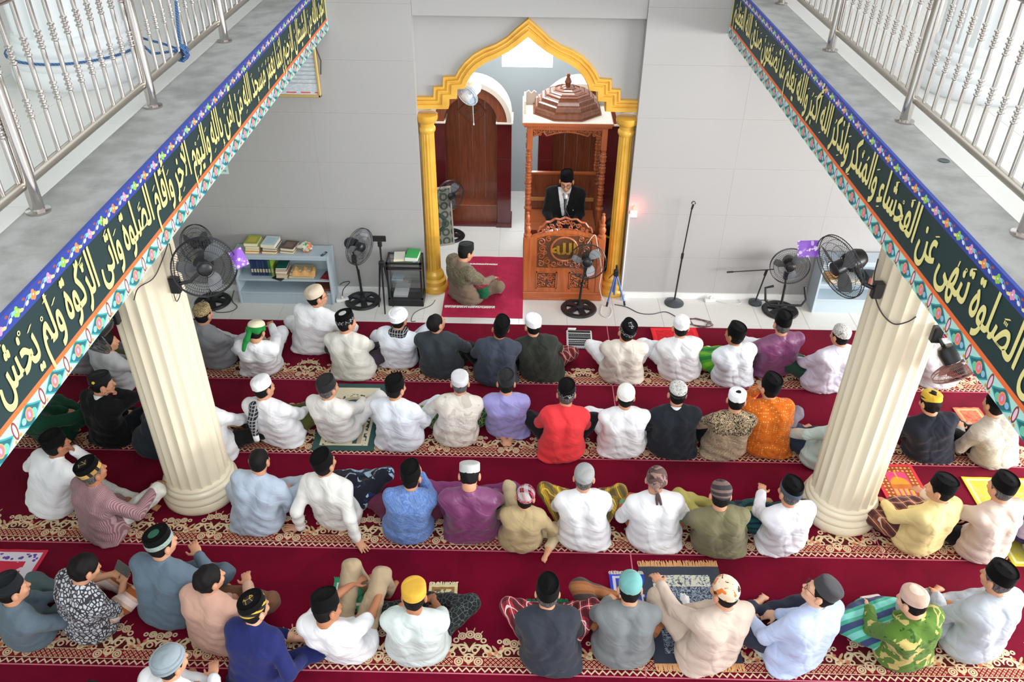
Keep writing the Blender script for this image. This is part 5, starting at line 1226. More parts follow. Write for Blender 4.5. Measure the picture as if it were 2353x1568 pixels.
    if blazer:
        for zc, hw in ((0.0, 0.0),): pass
        # V opening at the front
        n1 = V3(0.93, 0, 0.36); bl = N*0.12+S0*0.88+V3(0, 0.16, 0)
        X_, Y_, Z_ = F.ax[0][:, None, None], F.ax[1][None, :, None], F.ax[2][None, None, :]
        dv = np.maximum(np.abs(X_-bl[0])-(Z_-bl[2])*0.17-0.012, (bl[1]-0.16+0.02)-Y_)*0.9; dv = np.maximum(dv, bl[2]-Z_)
        F.D = np.maximum(F.D, -dv)
    so = link('shirt', F.mesh('shirt'), shirt, root)
    if collar is not False:
        nd = Vector(A-N).normalized(); Mq = Matrix.Translation(Vector(N+(A-N)*0.22)) @ Vector((0, 0, 1)).rotation_difference(nd).to_matrix().to_4x4()
        MB().lathe([(0.070*s, -0.012), (0.0675*s, 0.010), (0.0635*s, 0.034*s), (0.0610*s, 0.035*s), (0.0625*s, 0.0)], 28, sx=1.0, sy=1.02, M=Mq, caps=False).build('collar', collar or shirt, so, True, 40)
    if undershirt is not None:
        F2 = Field(*[axis(lo[i], hi[i], 0.016) for i in range(3)])
        for sg in (-1, 1):
            q = side*sg*s*wd; F2.cone(S0+q*0.08, S2+q*0.08, 0.108*s, 0.10*s, 0.06); F2.cone(S2+q*0.08, Cc+q*0.08, 0.10*s, 0.06*s, 0.06)
        F2.cone(N, N+(A-N)*0.5, 0.062*s, 0.062*s, 0.03); link('inner_shirt', F2.mesh('inner_shirt'), undershirt, root)
    # ---------------- legs' cloth
    hip = {q: V3(0.09*q, 0.0, 0.10)*s for q in (-1, 1)}
    pts = np.array([p[q]+e for p in (hip, kn, an) for q in (-1, 1) for e in (V3(.12, .12, .12), -V3(.12, .12, .12))]); lo2, hi2 = pts.min(0), pts.max(0)
    if floor: lo2[2] = max(lo2[2], -0.03)
    G_ = Field(*[axis(lo2[i], hi2[i], 0.017) for i in range(3)])
    for q in (-1, 1):
        G_.cone(hip[q], kn[q], 0.098*s, 0.072*s, 0.05); e_ = an[q]*0.86+kn[q]*0.14
        G_.cone(kn[q], e_, 0.070*s, 0.056*s, 0.03)
    if sarong: G_.ell((kn[-1]+kn[1])*0.3+V3(0, 0.08, 0.04)*s, (0.25*s, 0.17*s, 0.09*s), k=0.09)
    G_.warp(lambda x, y, z: 0.004*np.sin(45*x+20*y+ph[5])+0.003*np.sin(60*y-25*x+40*z+ph[2]))
    if floor: G_.half((0, 0, 0.003), (0, 0, 1))
    link('sarong' if sarong else 'trousers', G_.mesh('trousers'), pants, root)
    # ---------------- body (one surface: head, neck, core, arms, hands, legs, feet)
    hdirs = {}
    for sg in (-1, 1):
        fd = wr[sg]-el[sg]; fd /= np.linalg.norm(fd)
        if wr[sg][2] < 0.06*s: fd = V3(fd[0]*0.5+0.25*sg, fd[1]-0.2, 0); fd /= np.linalg.norm(fd)
        hdirs[sg] = fd
    fines = [[], [], []]
    for i in range(3): fines[i].append((H[i]-0.125, H[i]+0.125, 0.0082 if not face else 0.006))
    st_h = 0.0075 if hands_fine else 0.013
    for sg in (-1, 1):
        c = wr[sg]+hdirs[sg]*0.09*s
        for i in range(3): fines[i].append((c[i]-0.10*s, c[i]+0.10*s, st_h))
    if feet:
        for q in (-1, 1):
            c = an[q]+V3(0, -0.06, 0)
            for i in range(3): fines[i].append((c[i]-0.13, c[i]+0.12, 0.009))
    allb = np.array([an[-1]-V3(0, .26, 0), an[1]-V3(0, .26, 0), H+V3(.13, .14, .14), H-V3(.13, .14, .14)]+[p[q]+e for p in (el, wr, kn, an) for q in (-1, 1) for e in (V3(.05, .05, .05), -V3(.05, .05, .05))]+[wr[q]+hdirs[q]*0.2*s for q in (-1, 1)]+[S0-V3(.1, .1, .1), an[-1]+V3(0, .2, 0), an[1]+V3(0, .2, 0)])
    lo3, hi3 = allb.min(0)-0.02, allb.max(0)+0.02
    if floor: lo3[2] = max(lo3[2], -0.03)
    B = Field(*[axis(lo3[i], hi3[i], 0.026, fines[i]) for i in range(3)])
    B.cone(S0, S1, 0.06*s, 0.06*s, 0.03); B.cone(S1, Cc, 0.06*s, 0.06*s, 0.03); B.cone(Cc, N, 0.055*s, 0.052*s, 0.03)
    B.cone(N, A, 0.054*s, 0.052*s, 0.03); B.cone(A, hp(0, -0.01, -0.02), 0.052*s, 0.055*s, 0.03)
    B.ell(hp(0, -0.012, 0.018), (0.074*hs, 0.094*hs, 0.088*hs), Rh, 0.02); B.ell(hp(0, 0.028, -0.035), (0.060*hs, 0.066*hs, 0.082*hs), Rh, 0.03); B.cone(hp(0, 0.05, -0.088), hp(0, 0.062, -0.098), 0.030*hs, 0.022*hs, 0.03)
    B.cone(hp(0, 0.092, 0.0), hp(0, 0.107, -0.036), 0.009*hs, 0.014*hs, 0.012); B.cone(hp(-0.034, 0.083, 0.012), hp(0.034, 0.083, 0.012), 0.010*hs, 0.010*hs, 0.015); B.ell(hp(0, 0.092, -0.066), (0.024*hs, 0.011*hs, 0.010*hs), Rh, 0.01)
    for q in (-1, 1):
        B.ell(hp(0.083*q, -0.010, -0.014), (0.013*hs, 0.023*hs, 0.035*hs), Rh, 0.006); B.ell(hp(0.04*q, 0.068, -0.03), (0.022*hs, 0.02*hs, 0.02*hs), Rh, 0.02)
        B.ell(hp(0.031*q, 0.096, -0.004), (0.015*hs, 0.010*hs, 0.009*hs), Rh, 0.008, 's')
    for q in (-1, 1):
        B.cone(Cc, sh[q], 0.05*s, 0.045*s, 0.03); B.cone(sh[q], el[q], 0.046*s, 0.038*s, 0.02); B.cone(el[q], wr[q], 0.038*s, 0.026*s, 0.02)
        fd = hdirs[q]; gr = wr[q][2] < 0.06*s
        nrm = V3(0, 0, 1) if gr else V3(0, -0.35, 1.0); nrm = nrm-fd*(nrm@fd); nrm /= np.linalg.norm(nrm); lat = np.cross(fd, nrm)*q
        Rm = np.stack([lat, fd, nrm], 1); w = wr[q]
        if gr: w = V3(w[0], w[1], 0.03*s)
        B.ell(w+fd*0.052*s, (0.040*s, 0.055*s, 0.016*s), Rm, 0.015)
        curl = 0.25 if gr else 0.75
        for j, (o_, ln) in enumerate(((-0.030, 0.066), (-0.010, 0.078), (0.011, 0.074), (0.030, 0.058))):
            b0 = w+fd*0.085*s+lat*o_*s; d1 = fd*math.cos(curl*0.5)-nrm*math.sin(curl*0.5)+lat*o_*(4.0 if gr else 1.0); b1 = b0+d1*ln*0.52*s; d2 = fd*math.cos(curl*1.3)-nrm*math.sin(curl*1.3)+lat*o_*(4.0 if gr else 1.0); b2 = b1+d2*ln*0.5*s
            if gr: b1[2] = max(b1[2], 0.02*s); b2[2] = max(b2[2], 0.016*s)
            B.cone(b0, b1, 0.0095*s, 0.009*s, 0.004); B.cone(b1, b2, 0.009*s, 0.0075*s, 0.003)
        t0 = w+fd*0.025*s-lat*0.030*s; t1 = t0+(fd*0.6-lat*0.75-nrm*0.1)*0.042*s; t2 = t1+(fd*0.9-lat*0.25-nrm*0.15)*0.034*s; B.cone(t0, t1, 0.013*s, 0.010*s, 0.008); B.cone(t1, t2, 0.010*s, 0.008*s, 0.003)
        B.cone(S0, hip[q], 0.06*s, 0.05*s, 0.03); B.cone(hip[q], kn[q], 0.05*s, 0.042*s, 0.02); B.cone(kn[q], an[q], 0.042*s, 0.032*s, 0.02)
        fdir = an[q]-kn[q]; fdir[2] = 0; nn_ = np.linalg.norm(fdir)
        fdir = V3(0, 1, 0) if (nn_ < 0.05 or an[q][2] < -0.1) else fdir/nn_
        if kn[q][2] > 0.3: fdir = V3(0.1*q, 1, 0)
        if feet: fdir = V3(-0.35*q, -1.0, 0); fdir /= np.linalg.norm(fdir)
        ft = an[q].copy(); ft[2] = max(0.035*s, ft[2]-0.03) if floor else ft[2]-0.05
        B.cone(an[q], ft-fdir*0.03*s, 0.034*s, 0.032*s, 0.015); B.cone(ft, ft+fdir*0.12*s, 0.034*s, 0.024*s, 0.015)
        for j in range(5):
            lt = np.cross(fdir, V3(0, 0, 1)); B.cone(ft+fdir*0.11*s+lt*(j-2)*0.013*s, ft+fdir*0.155*s+lt*(j-2)*0.015*s-V3(0, 0, 0.008), 0.010*s, 0.008*s, 0.005)
    if floor: B.half((0, 0, 0.002), (0, 0, 1))
    link('body', B.mesh('body'), M_skins[skin], root)
    # ---------------- hair
    if hair:
        st = 0.0085; Hf = Field(*[axis(H[i]-0.14, H[i]+0.15, st) for i in range(3)])
        g = {'short': 0.004, 'mid': 0.012, 'long': 0.016}[hair]
        Hf.ell(hp(0, -0.014, 0.018), ((0.076+g)*hs, (0.096+g)*hs, (0.09+g)*hs), Rh, 0.01); Hf.ell(hp(0, -0.045, -0.04), (0.058*hs, 0.045*hs, (0.045 if hair == 'short' else 0.06)*hs), Rh, 0.03)
        Hf.warp(lambda x, y, z: 0.002*np.sin(90*x+40*z)+(0.004*np.sin(70*x+50*y+ph[0])*np.sin(60*z) if hair != 'short' else 0))
        nf = Rh @ V3(0, -0.82, 0.57); Hf.half(hp(0, 0.035, -0.005), nf)
        nb = Rh @ V3(0, -0.15, 1.0); Hf.half(hp(0, -0.05, -0.082 if hair != 'short' else -0.066), nb)
        for q in (-1, 1): Hf.ell(hp(0.086*q, -0.004, -0.018), (0.026*hs, 0.030*hs, 0.040*hs), Rh, 0.006, 's')
        link('hair', Hf.mesh('hair'), hair_mat or M_hair, root)
    # ---------------- cap
    T = Matrix.Translation(Vector(H)) @ Matrix(Rh.tolist()).to_4x4() @ Matrix.Scale(hs*capscale, 4) @ Matrix.Translation((0, -0.012, 0.038)) @ Matrix.Rotation(captilt, 4, 'X')
    if cap: cap(root, T)
    if face:
        for q in (-1, 1):
            e = MB().lathe([(0, -0.009), (0.008, -0.005), (0.0105, 0), (0.008, 0.005), (0, 0.009)], 12, M=Matrix.Translation(Vector(hp(0.031*q, 0.083, -0.004)))).build('eye', M_eyew, root, True)
            MB().lathe([(0, -0.005), (0.005, 0), (0, 0.005)], 10, M=Matrix.Translation(Vector(hp(0.031*q, 0.092, -0.006)))).build('pupil', M_eyed, e, True)
            MB().tube([tuple(hp(0.014*q, 0.098, 0.016)), tuple(hp(0.032*q, 0.096, 0.02)), tuple(hp(0.05*q, 0.084, 0.014))], [0.003, 0.0045, 0.002], 6).build('eyebrow', M_hair, root, True)
        MB().tube([tuple(hp(-0.024, 0.092, -0.068)), tuple(hp(0, 0.1035, -0.067)), tuple(hp(0.024, 0.092, -0.068))], [0.002, 0.005, 0.002], 6).build('lips', M_lip, root, True)
    root['_H'] = [float(v) for v in H]
    return root, dict(H=H, hp=hp, sh=sh, el=el, wr=wr, N=N, Cc=Cc, S1=S1, S2=S2, up=up, side=side, s=s, kn=kn, T=T)
def glasses(root, R, mat=None):
    mat = mat or plain('spectacle_frame', rgb(30, 26, 26), 0.3); hp = R['hp']; mb = MB()
    for q in (-1, 1):
        mb.tube([tuple(hp(0.034*q+0.022*math.cos(a), 0.108-0.006*abs(math.cos(a)), -0.006+0.017*math.sin(a))) for a in [2*PI*i/14 for i in range(14)]], 0.0022, 5, True); mb.tube([tuple(hp(0.056*q, 0.10, 0.0)), tuple(hp(0.078*q, 0.05, 0.002)), tuple(hp(0.083*q, 0.0, -0.002))], 0.002, 5)
    mb.tube([tuple(hp(-0.012, 0.109, 0.0)), tuple(hp(0.012, 0.109, 0.0))], 0.0022, 5); mb.build('glasses', mat, root)
# cap makers
BK = M_velvet
def c_songkok(band=None, emblem=None, mat=None, h=0.098): return lambda r, T: songkok(r, mat or BK, T, band, emblem, h)
def c_dome(mat, h=0.085, flat=0.5, band=None, emblem=None, r=1.0): return lambda r_, T: domecap(r_, mat, T, h, flat, band, emblem, r)
def c_turban(mat): return lambda r, T: turban(r, mat, T)
def c_bandana(mat): return lambda r, T: bandana(r, mat, T)
W1 = cloth((236, 238, 242)); W2 = cloth((232, 232, 228)); CR = cloth((222, 216, 204)); WB = cloth((226, 232, 242))
KW = cloth((238, 238, 234), 'net', c2=(196, 196, 190)); KG = cloth((150, 152, 152), 'net', c2=(206, 206, 202)); KGr = cloth((188, 190, 190))
BWP = cloth((24, 26, 32), 'tri', c2=(226, 228, 230)); BWP2 = cloth((226, 226, 222), 'scrolls', c2=(60, 60, 60), c3=(226, 226, 222), s=40, zc=5)
DK = cloth((38, 40, 44)); NV = cloth((34, 38, 50))
# ------------------------------------------------------------------ everyone, row by row (base and head pixels fix the place, the carpet the distance)
def overlay(root, R, name, mat, cones, halves=(), k=0.03, step=0.013):
    pts = np.array([q for c in cones for q in (c[0], c[1])]); F = Field(*[axis(pts[:, i].min()-0.16, pts[:, i].max()+0.16, step) for i in range(3)])
    for a, b, ra, rb in cones: F.cone(a, b, ra, rb, k)
    F.warp(lambda x, y, z: 0.003*np.sin(70*x+30*z)+0.003*np.sin(50*z-40*y))
    for p, n in halves: F.half(p, n)
    return link(name, F.mesh(name), mat, root)
P = person
TAUPE = cloth((128, 112, 96)); BLK = cloth((20, 20, 22)); CHAR = cloth((54, 60, 66)); OLIVE = cloth((78, 84, 40)); JEAN = cloth((40, 48, 66)); MAROON = cloth((92, 40, 62))
# --- front row
P('man in grey shirt and brown batik cap beside the left column, front row', (497, 850), (468, 722), cloth((140, 142, 146)), cloth((206, 206, 210)), c_dome(cloth((112, 92, 62), 'leaf', c2=(196, 176, 128), s=60), 0.08, 0.75), yaw=-28, hyaw=8, legs=('cross', 'upwide'), arms=('lap', 'lap'), skin=0)
r, R = P('man in white with a green cloth tied over a cream cap, front row', (597, 868), (590, 762), W1, W1, c_dome(cloth((226, 220, 190)), 0.09, 0.5, cloth((30, 128, 60)), r=1.02), s=1.0, hpitch=25, hyaw=-10, legs=(((-0.16, 0.28, 0.30), (-0.1, 0.42, 0.06)), ((-0.18, 0.28, 0.30), (-0.1, 0.42, 0.06))), arms=('kneeup', ((-0.10, 0.22, 0.42), (-0.6, 0.1, 0.30))))
M_gb = cloth((34, 134, 62)); hp = R['hp']
overlay(r, R, 'head_cloth', M_gb, [(hp(-0.08, -0.02, 0.035), hp(0.08, -0.02, 0.035), 0.03, 0.03), (hp(-0.04, -0.085, 0.03), hp(0.05, -0.08, 0.03), 0.04, 0.04), (hp(-0.02, -0.105, 0.03), hp(-0.05, -0.13, -0.08), 0.024, 0.028), (hp(-0.05, -0.13, -0.08), hp(-0.075, -0.14, -0.19), 0.028, 0.022)], k=0.015, step=0.009)
r, R = P('tall man in white with beige cap and glasses looking right, front row', (718, 818), (728, 682), W1, W1, c_dome(cloth((214, 198, 176), 'net', c2=(190, 172, 150)), 0.10, 0.55, r=1.03), s=1.08, hyaw=-50, hpitch=-8, arms=('lap', 'knee'), yaw=-8); glasses(r, R)
P('man in cream jacket and black songkok with white emblem, front row', (812, 878), (796, 742), cloth((222, 220, 212)), cloth((60, 50, 60)), c_songkok(cloth((24, 26, 32), 'tri', c2=(214, 214, 214)), cloth((220, 220, 220), 'scrolls', c2=(30, 30, 36), c3=(220, 220, 220), s=60, zc=9)), hyaw=-38, yaw=-8, legs=('cross', 'far'), arms=('lap', 'fwd'), wide=1.08)
r, R = P('man in white tunic with white turban and checked scarf, front row', (915, 850), (917, 734), WB, WB, c_turban(W1), hyaw=-12, yaw=-10, arms=('lap', 'knee'), legs=('cross', 'upwide'))
n_ = R['N']*0.75+R['hp'](0, -0.028, -0.085)*0.25
overlay(r, R, 'neck_scarf', cloth((30, 32, 38), 'check', c2=(230, 230, 230)), [(n_+V3(-0.045, -0.03, 0.0), n_+V3(0.045, -0.03, 0.0), 0.060, 0.060), (n_+V3(0.06, 0.03, 0.0), n_+V3(0.04, 0.10, -0.04), 0.05, 0.04), (n_+V3(-0.06, 0.03, 0.0), n_+V3(-0.04, 0.10, -0.04), 0.05, 0.04)], k=0.02)
P('bareheaded man in charcoal jacket looking up to the right, front row', (1013, 872), (1002, 742), CHAR, BLK, None, hyaw=-40, hpitch=-18, yaw=-4, legs=('cross', 'cross'), arms=('lap', 'out'), wide=1.08)
P('man in slate blue blazer and tall black songkok, front row', (1137, 890), (1150, 755), cloth((62, 70, 84)), BLK, c_songkok(h=0.105), hpitch=-12, hyaw=8, hroll=8, legs=('crosshigh', 'cross'), arms=('knee', 'lap'), wide=1.05, skin=1)
P('man in dark olive blazer and white cap, front row', (1245, 880), (1224, 748), cloth((50, 54, 48)), cloth((150, 60, 60), 'plaid', c2=(226, 210, 190), c3=(90, 30, 40)), c_dome(W1, 0.085, 0.8), hyaw=22, legs=('cross', 'cross'), arms=('fwd', 'knee'), wide=1.1, sarong=True)
P('man in cream blazer and black songkok with white print, front row', (1428, 885), (1440, 762), CR, W1, c_songkok(cloth((26, 28, 34), 'tri', c2=(200, 200, 200)), cloth((26, 28, 34), 'tri', c2=(220, 220, 220))), hpitch=-15, hyaw=12, hroll=6, arms=('kneeup', 'kneeup'), legs=('crosshigh', 'crosshigh'), wide=1.08)
P('man in white shirt and plain white cap in front of the red fur mat', (1563, 880), (1564, 752), W1, W1, c_dome(W1, 0.10, 0.6), arms=('kneeup', 'lap'), legs=('far', 'cross'), wide=1.05)
P('man in white shirt with black songkok and green sarong, front row', (1683, 893), (1688, 770), cloth((226, 234, 242)), cloth((74, 150, 44), 'bands', c2=(40, 120, 60), c3=(110, 176, 50)), c_songkok(), yaw=10, hyaw=25, hpitch=-5, legs=('far', 'cross'), arms=('lap', 'lap'), skin=1, sarong=True)
P('heavy man in plum satin shirt and black songkok, front row', (1777, 868), (1797, 745), cloth((122, 62, 108), rough=0.42), cloth((214, 214, 222)), c_songkok(), yaw=12, hyaw=-8, s=1.04, wide=1.1, arms=('out', 'lap'), legs=('crosshigh', 'cross'), hair_mat=M_grey)
P('man in pale lavender tunic and black and white printed cap near the right column', (1893, 906), (1930, 772), cloth((222, 218, 236)), cloth((40, 70, 58)), c_dome(BWP2, 0.095, 0.5), yaw=14, hyaw=12, arms=('knee', 'lap'), legs=('far', 'cross'), wide=1.08)
P('man in pale grey shirt half hidden behind the right column, front row', (2162, 896), (2150, 760), cloth((212, 210, 214)), cloth((190, 190, 196)), c_dome(KW), arms=('lap', 'lap'))
P('young man in light grey shirt seen past the left column, front row', (268, 900), (246, 785), cloth((186, 188, 192)), cloth((90, 96, 60)), None, yaw=-30, hyaw=-30, hair='mid', arms=('lap', 'kneeup'), legs=('cross', 'up'), s=0.95)
P('person in dull grey shirt under the left banner, front row', (190, 862), (172, 740), cloth((150, 148, 154)), cloth((120, 120, 124)), c_songkok(), yaw=-10)
# --- second row
P('person in dark green robe beneath the left banner, second row', (120, 1028), (62, 915), cloth((22, 66, 46)), cloth((20, 60, 44)), c_songkok(), yaw=-35, hpitch=20, arms=('lap', 'reach'), legs=('cross', 'upwide'))
r, R = P('young man in black sweater with white collar and black cap, second row', (252, 1032), (235, 882), BLK, cloth((22, 24, 28)), c_songkok(None, None, cloth((26, 26, 28)), 0.075), yaw=-25, hyaw=-35, hpitch=5, arms=('lap', 'face'), legs=('cross', 'upwide'), hands_fine=True, collar=W1)
hp = R['hp']
MB().lathe([(0.0, 0), (0.016, 0.0), (0.016, 0.004), (0, 0.004)], 5, M=Matrix.Translation(Vector(hp(0.07, -0.075, 0.075))) @ Matrix.Rotation(1.2, 4, 'X') @ Matrix.Rotation(0.6, 4, 'Y')).build('cap_emblem', plain('yellow_badge', rgb(230, 190, 40), 0.4), r)
P('man in charcoal shirt mostly hidden behind the left column, second row', (352, 1055), (400, 905), cloth((44, 50, 58)), BLK, c_songkok(), arms=('lap', 'lap'))
P('man in white shirt with black trousers hidden behind the left column, hands showing', (492, 1062), (462, 905), W1, BLK, c_dome(KW), yaw=-15, arms=('lap', ((-0.20, 0.34, 0.20), (-0.45, 0.1, 0.2))), legs=('cross', ((-0.40, 0.20, 0.17), (0.0, 0.4, 0.07))), hands_fine=True)
r, R = P('man in white with white cap, checked scarf over left shoulder, second row', (645, 1028), (606, 892), W1, OLIVE, c_dome(W1, 0.095, 0.65), yaw=-14, hyaw=-20, hroll=-6, legs=('cross', ((-0.42, 0.24, 0.26), (0.02, 0.38, 0.07))), arms=('lap', 'knee'), wide=1.08)
SH = cloth((36, 38, 44), 'check', c2=(226, 226, 230)); a = R['sh'][-1]*0.45+R['Cc']*0.55+V3(0, -0.045, 0)
overlay(r, R, 'shoulder_scarf', SH, [(a+V3(0.0, 0.07, -0.02), a+V3(0.0, -0.02, 0.055), 0.045, 0.045), (a+V3(0.0, -0.02, 0.055), a+V3(0.02, -0.115, -0.06), 0.045, 0.042), (a+V3(0.02, -0.115, -0.06), a+V3(0.05, -0.155, -0.17), 0.042, 0.036)], k=0.02)
overlay(r, R, 'scarf_fringe', W1, [(a+V3(0.05, -0.16, -0.18), a+V3(0.045, -0.165, -0.26), 0.028, 0.02), (a+V3(0.06, -0.16, -0.2), a+V3(0.075, -0.165, -0.25), 0.02, 0.014)], k=0.01)
P('grey haired man in off-white shirt and black cap on the green prayer mat', (778, 1020), (754, 892), cloth((228, 226, 222)), cloth((222, 220, 218)), c_songkok(None, None, cloth((36, 36, 38)), 0.085), yaw=-18, hyaw=-15, hpitch=-5, hair_mat=M_grey, arms=('knee', 'kneeup'), legs=('cross', 'upwide'))
P('man in crisp white shirt and black songkok to the right of the green mat', (918, 1040), (910, 892), WB, WB, c_songkok(h=0.09), hyaw=-22, yaw=-10, arms=('lap', 'knee'), legs=('cross', 'upwide'), wide=1.06)
P('man in cream batik shirt with lace band and pale grey cap, second row', (1046, 1030), (1057, 880), cloth((222, 216, 206), 'batik_band', c2=(250, 250, 248), c3=(176, 168, 154)), cloth((40, 76, 50), 'tri', c2=(180, 190, 80)), c_dome(cloth((206, 206, 210)), 0.075, 0.82), yaw=4, arms=('out', 'lap'), legs=('cross', 'cross'), sarong=True, hair_mat=M_grey)
P('man in lavender satin short sleeved shirt kneeling barefoot, second row', (1165, 1012), (1163, 880), cloth((150, 146, 206), rough=0.45), DK, c_songkok(None, None, cloth((34, 34, 38)), 0.085), arms=('lap', 'lap'), legs=(((-0.15, 0.33, 0.10), (-0.055, -0.15, 0.05)), ((-0.15, 0.33, 0.10), (-0.055, -0.15, 0.05))), feet=True, sleeve='short', skin=0, hem=0.93, collar=False)
P('man in bright red shirt and black patterned songkok, second row', (1290, 1066), (1301, 905), cloth((232, 62, 68)), cloth((26, 26, 30)), c_songkok(cloth((20, 20, 22), 'tri', c2=(190, 190, 190)), None), legs=('crosshigh', 'crosshigh'), arms=('fwd', 'fwd'), hair_mat=M_grey)
P('man in white tunic and white perforated cap, second row', (1430, 1055), (1437, 912), W1, W1, c_dome(KW, 0.10, 0.4), arms=('fwd', 'lap'), legs=('crosshigh', 'cross'), wide=1.06)
P('man in black blazer and black banded white cap, second row', (1545, 1057), (1556, 905), cloth((36, 40, 48)), JEAN, c_dome(BWP2, 0.085, 0.6, cloth((24, 24, 26))), arms=('knee', 'lap'), legs=('far', 'cross'), wide=1.07, collar=W1)
P('man in brown and grey batik shirt and white cap leaning right, second row', (1665, 1060), (1692, 920), cloth((158, 140, 122), 'scrolls', c2=(216, 190, 150), c3=(48, 42, 34), s=26, zc=0.40), BLK, c_dome(W1, 0.07, 0.85), s=0.97, hyaw=-15, hpitch=10, arms=('out', 'fwd'), legs=('cross', 'cross'), sarong=True)
P('man in orange batik shirt and black songkok, hand to his face, second row', (1765, 1056), (1768, 890), cloth((216, 112, 34), 'dots', c2=(244, 190, 110), c3=(196, 84, 20)), cloth((120, 112, 124)), c_songkok(), s=1.04, hyaw=25, hpitch=-5, arms=('face', 'lap'), legs=('cross', 'crosshigh'), hands_fine=True)
P('person in mint green shirt mostly behind the right column, second row', (1893, 1085), (1965, 945), cloth((196, 216, 210)), JEAN, c_dome(KW), yaw=12, arms=(((-0.30, 0.2, 0.22), (-0.5, 0, 0.2)), 'lap'), legs=(((-0.36, 0.26, 0.2), (0, .4, .07)), 'cross'))
P('man in navy tee shirt and yellow cap right of the right column, second row', (2138, 1067), (2137, 925), NV, cloth((74, 40, 50)), c_dome(cloth((208, 172, 58)), 0.075, 0.8, cloth((206, 174, 60), 'hstripes', c2=(40, 36, 30))), hyaw=15, hpitch=15, hair='mid', arms=('knee', 'lap'), legs=('crosshigh', 'cross'), wide=1.06)
P('man in grey beige shirt partly under the right banner, second row', (2288, 1080), (2285, 930), cloth((190, 182, 172), 'check', c2=(206, 200, 190)), BLK, c_songkok(), yaw=15, arms=('knee', 'lap'), legs=('far', 'cross'), s=1.03)
# --- third row
r, R = P('man in white shirt and black songkok touching his face, third row left', (112, 1193), (130, 1022), W1, W1, c_songkok(h=0.09), yaw=-22, hyaw=-18, arms=('out', 'face'), legs=('cross', 'cross'), hands_fine=True, skin=1)
P('old man in mauve striped shirt and gold trimmed black cap, third row', (235, 1250), (213, 1085), cloth((140, 100, 108), 'stripes', c2=(184, 156, 158)), cloth((222, 222, 214), 'patches', c2=(196, 200, 200), c3=(206, 208, 206)), c_songkok(cloth((40, 34, 28), 'bands', c2=(200, 160, 90), c3=(170, 130, 70)), cloth((30, 26, 22), 'tri', c2=(214, 186, 110))), yaw=-30, hyaw=-5, hpitch=-8, hair_mat=M_grey, arms=('lap', ((-0.27, 0.34, 0.31), (-0.45, 0.0, 0.1))), legs=('cross', ((-0.27, 0.38, 0.28), (-0.14, 0.20, 0.07))), skin=1, hands_fine=True)
P('bareheaded man in pale blue short sleeved shirt beside the left column, third row', (588, 1233), (596, 1058), cloth((176, 190, 208)), cloth((176, 190, 206)), None, yaw=-8, hpitch=8, sleeve='short', arms=('lap', 'knee'), legs=('cross', ((-0.40, 0.32, 0.24), (0.02, 0.40, 0.07))), wide=1.06, skin=0)
P('man in white shirt leaning back on both hands, black songkok, third row', (775, 1222), (746, 1066), W2, cloth((26, 28, 40), 'patches', c2=(150, 176, 196), c3=(30, 40, 80)), c_songkok(), yaw=-14, hyaw=-14, hpitch=-10, arms=('back', 'back'), legs=('cross', ((-0.33, 0.34, 0.30), (-0.02, 0.46, 0.07))), hands_fine=True, sarong=True, skin=0, hem=0.9)
P('man in blue batik shirt and black songkok, hand at his ear, third row', (935, 1252), (945, 1095), cloth((96, 128, 190), 'weave', c2=(140, 168, 214)), MAROON, c_songkok(), hyaw=-12, s=0.98, arms=('lap', ((-0.11, 0.17, 0.53), (-0.42, -0.05, -0.1))), legs=('cross', 'cross'), hands_fine=True)
P('man in purple satin shirt and white cap with bowed head, third row', (1085, 1250), (1079, 1092), cloth((120, 56, 104), rough=0.42), cloth((124, 58, 108)), c_dome(KGr, 0.075, 0.82), s=1.04, hpitch=38, arms=('knee', 'knee'), legs=('far', 'crosshigh'), wide=1.1)
P('boy in khaki shirt and red patterned cap leaning on his right hand, third row', (1195, 1272), (1207, 1143), cloth((182, 162, 122)), cloth((196, 180, 146)), c_dome(cloth((70, 30, 44), 'plaid', c2=(210, 60, 90), c3=(190, 180, 180), s=0.06), 0.08, 0.4, cloth((176, 60, 80), 'tri', c2=(226, 216, 216))), s=0.82, hyaw=-6, hroll=5, arms=('kneeup', ((-0.33, 0.02, 0.03), (-0.5, -0.2, 0.4))), legs=('up', 'side'), hands_fine=True, sleeve='long')
P('man in white shirt and grey knitted cap with yellow plaid sarong, third row', (1340, 1268), (1342, 1098), W1, cloth((196, 152, 40), 'plaid', c2=(220, 200, 90), c3=(62, 66, 54), s=0.09), c_dome(KG, 0.09, 0.45), hyaw=-6, hair_mat=M_grey, arms=('fwd', 'fwd'), legs=(((-0.34, 0.28, 0.28), (0.06, 0.36, 0.07)), ((-0.34, 0.28, 0.28), (0.06, 0.36, 0.07))), wide=1.04)
P('man in white tunic and knotted brown bandana with orange sarong, third row', (1505, 1273), (1508, 1102), W1, cloth((206, 96, 56), 'bands', c2=(226, 150, 110), c3=(110, 150, 110)), c_bandana(cloth((96, 74, 72), 'patches', c2=(150, 120, 112), c3=(66, 50, 50))), hair=None, hyaw=-6, arms=('knee', 'knee'), legs=('crosshigh', 'cross'), sarong=True, wide=1.04)
P('man in olive shirt and dark striped cap, third row', (1655, 1284), (1655, 1138), cloth((122, 118, 90)), cloth((176, 168, 92)), c_dome(cloth((58, 54, 58), 'hstripes', c2=(120, 96, 92)), 0.08, 0.6), hpitch=10, arms=('knee', 'lap'), legs=(((-0.34, 0.26, 0.30), (0.02, 0.38, 0.07)), 'cross'), wide=1.06)
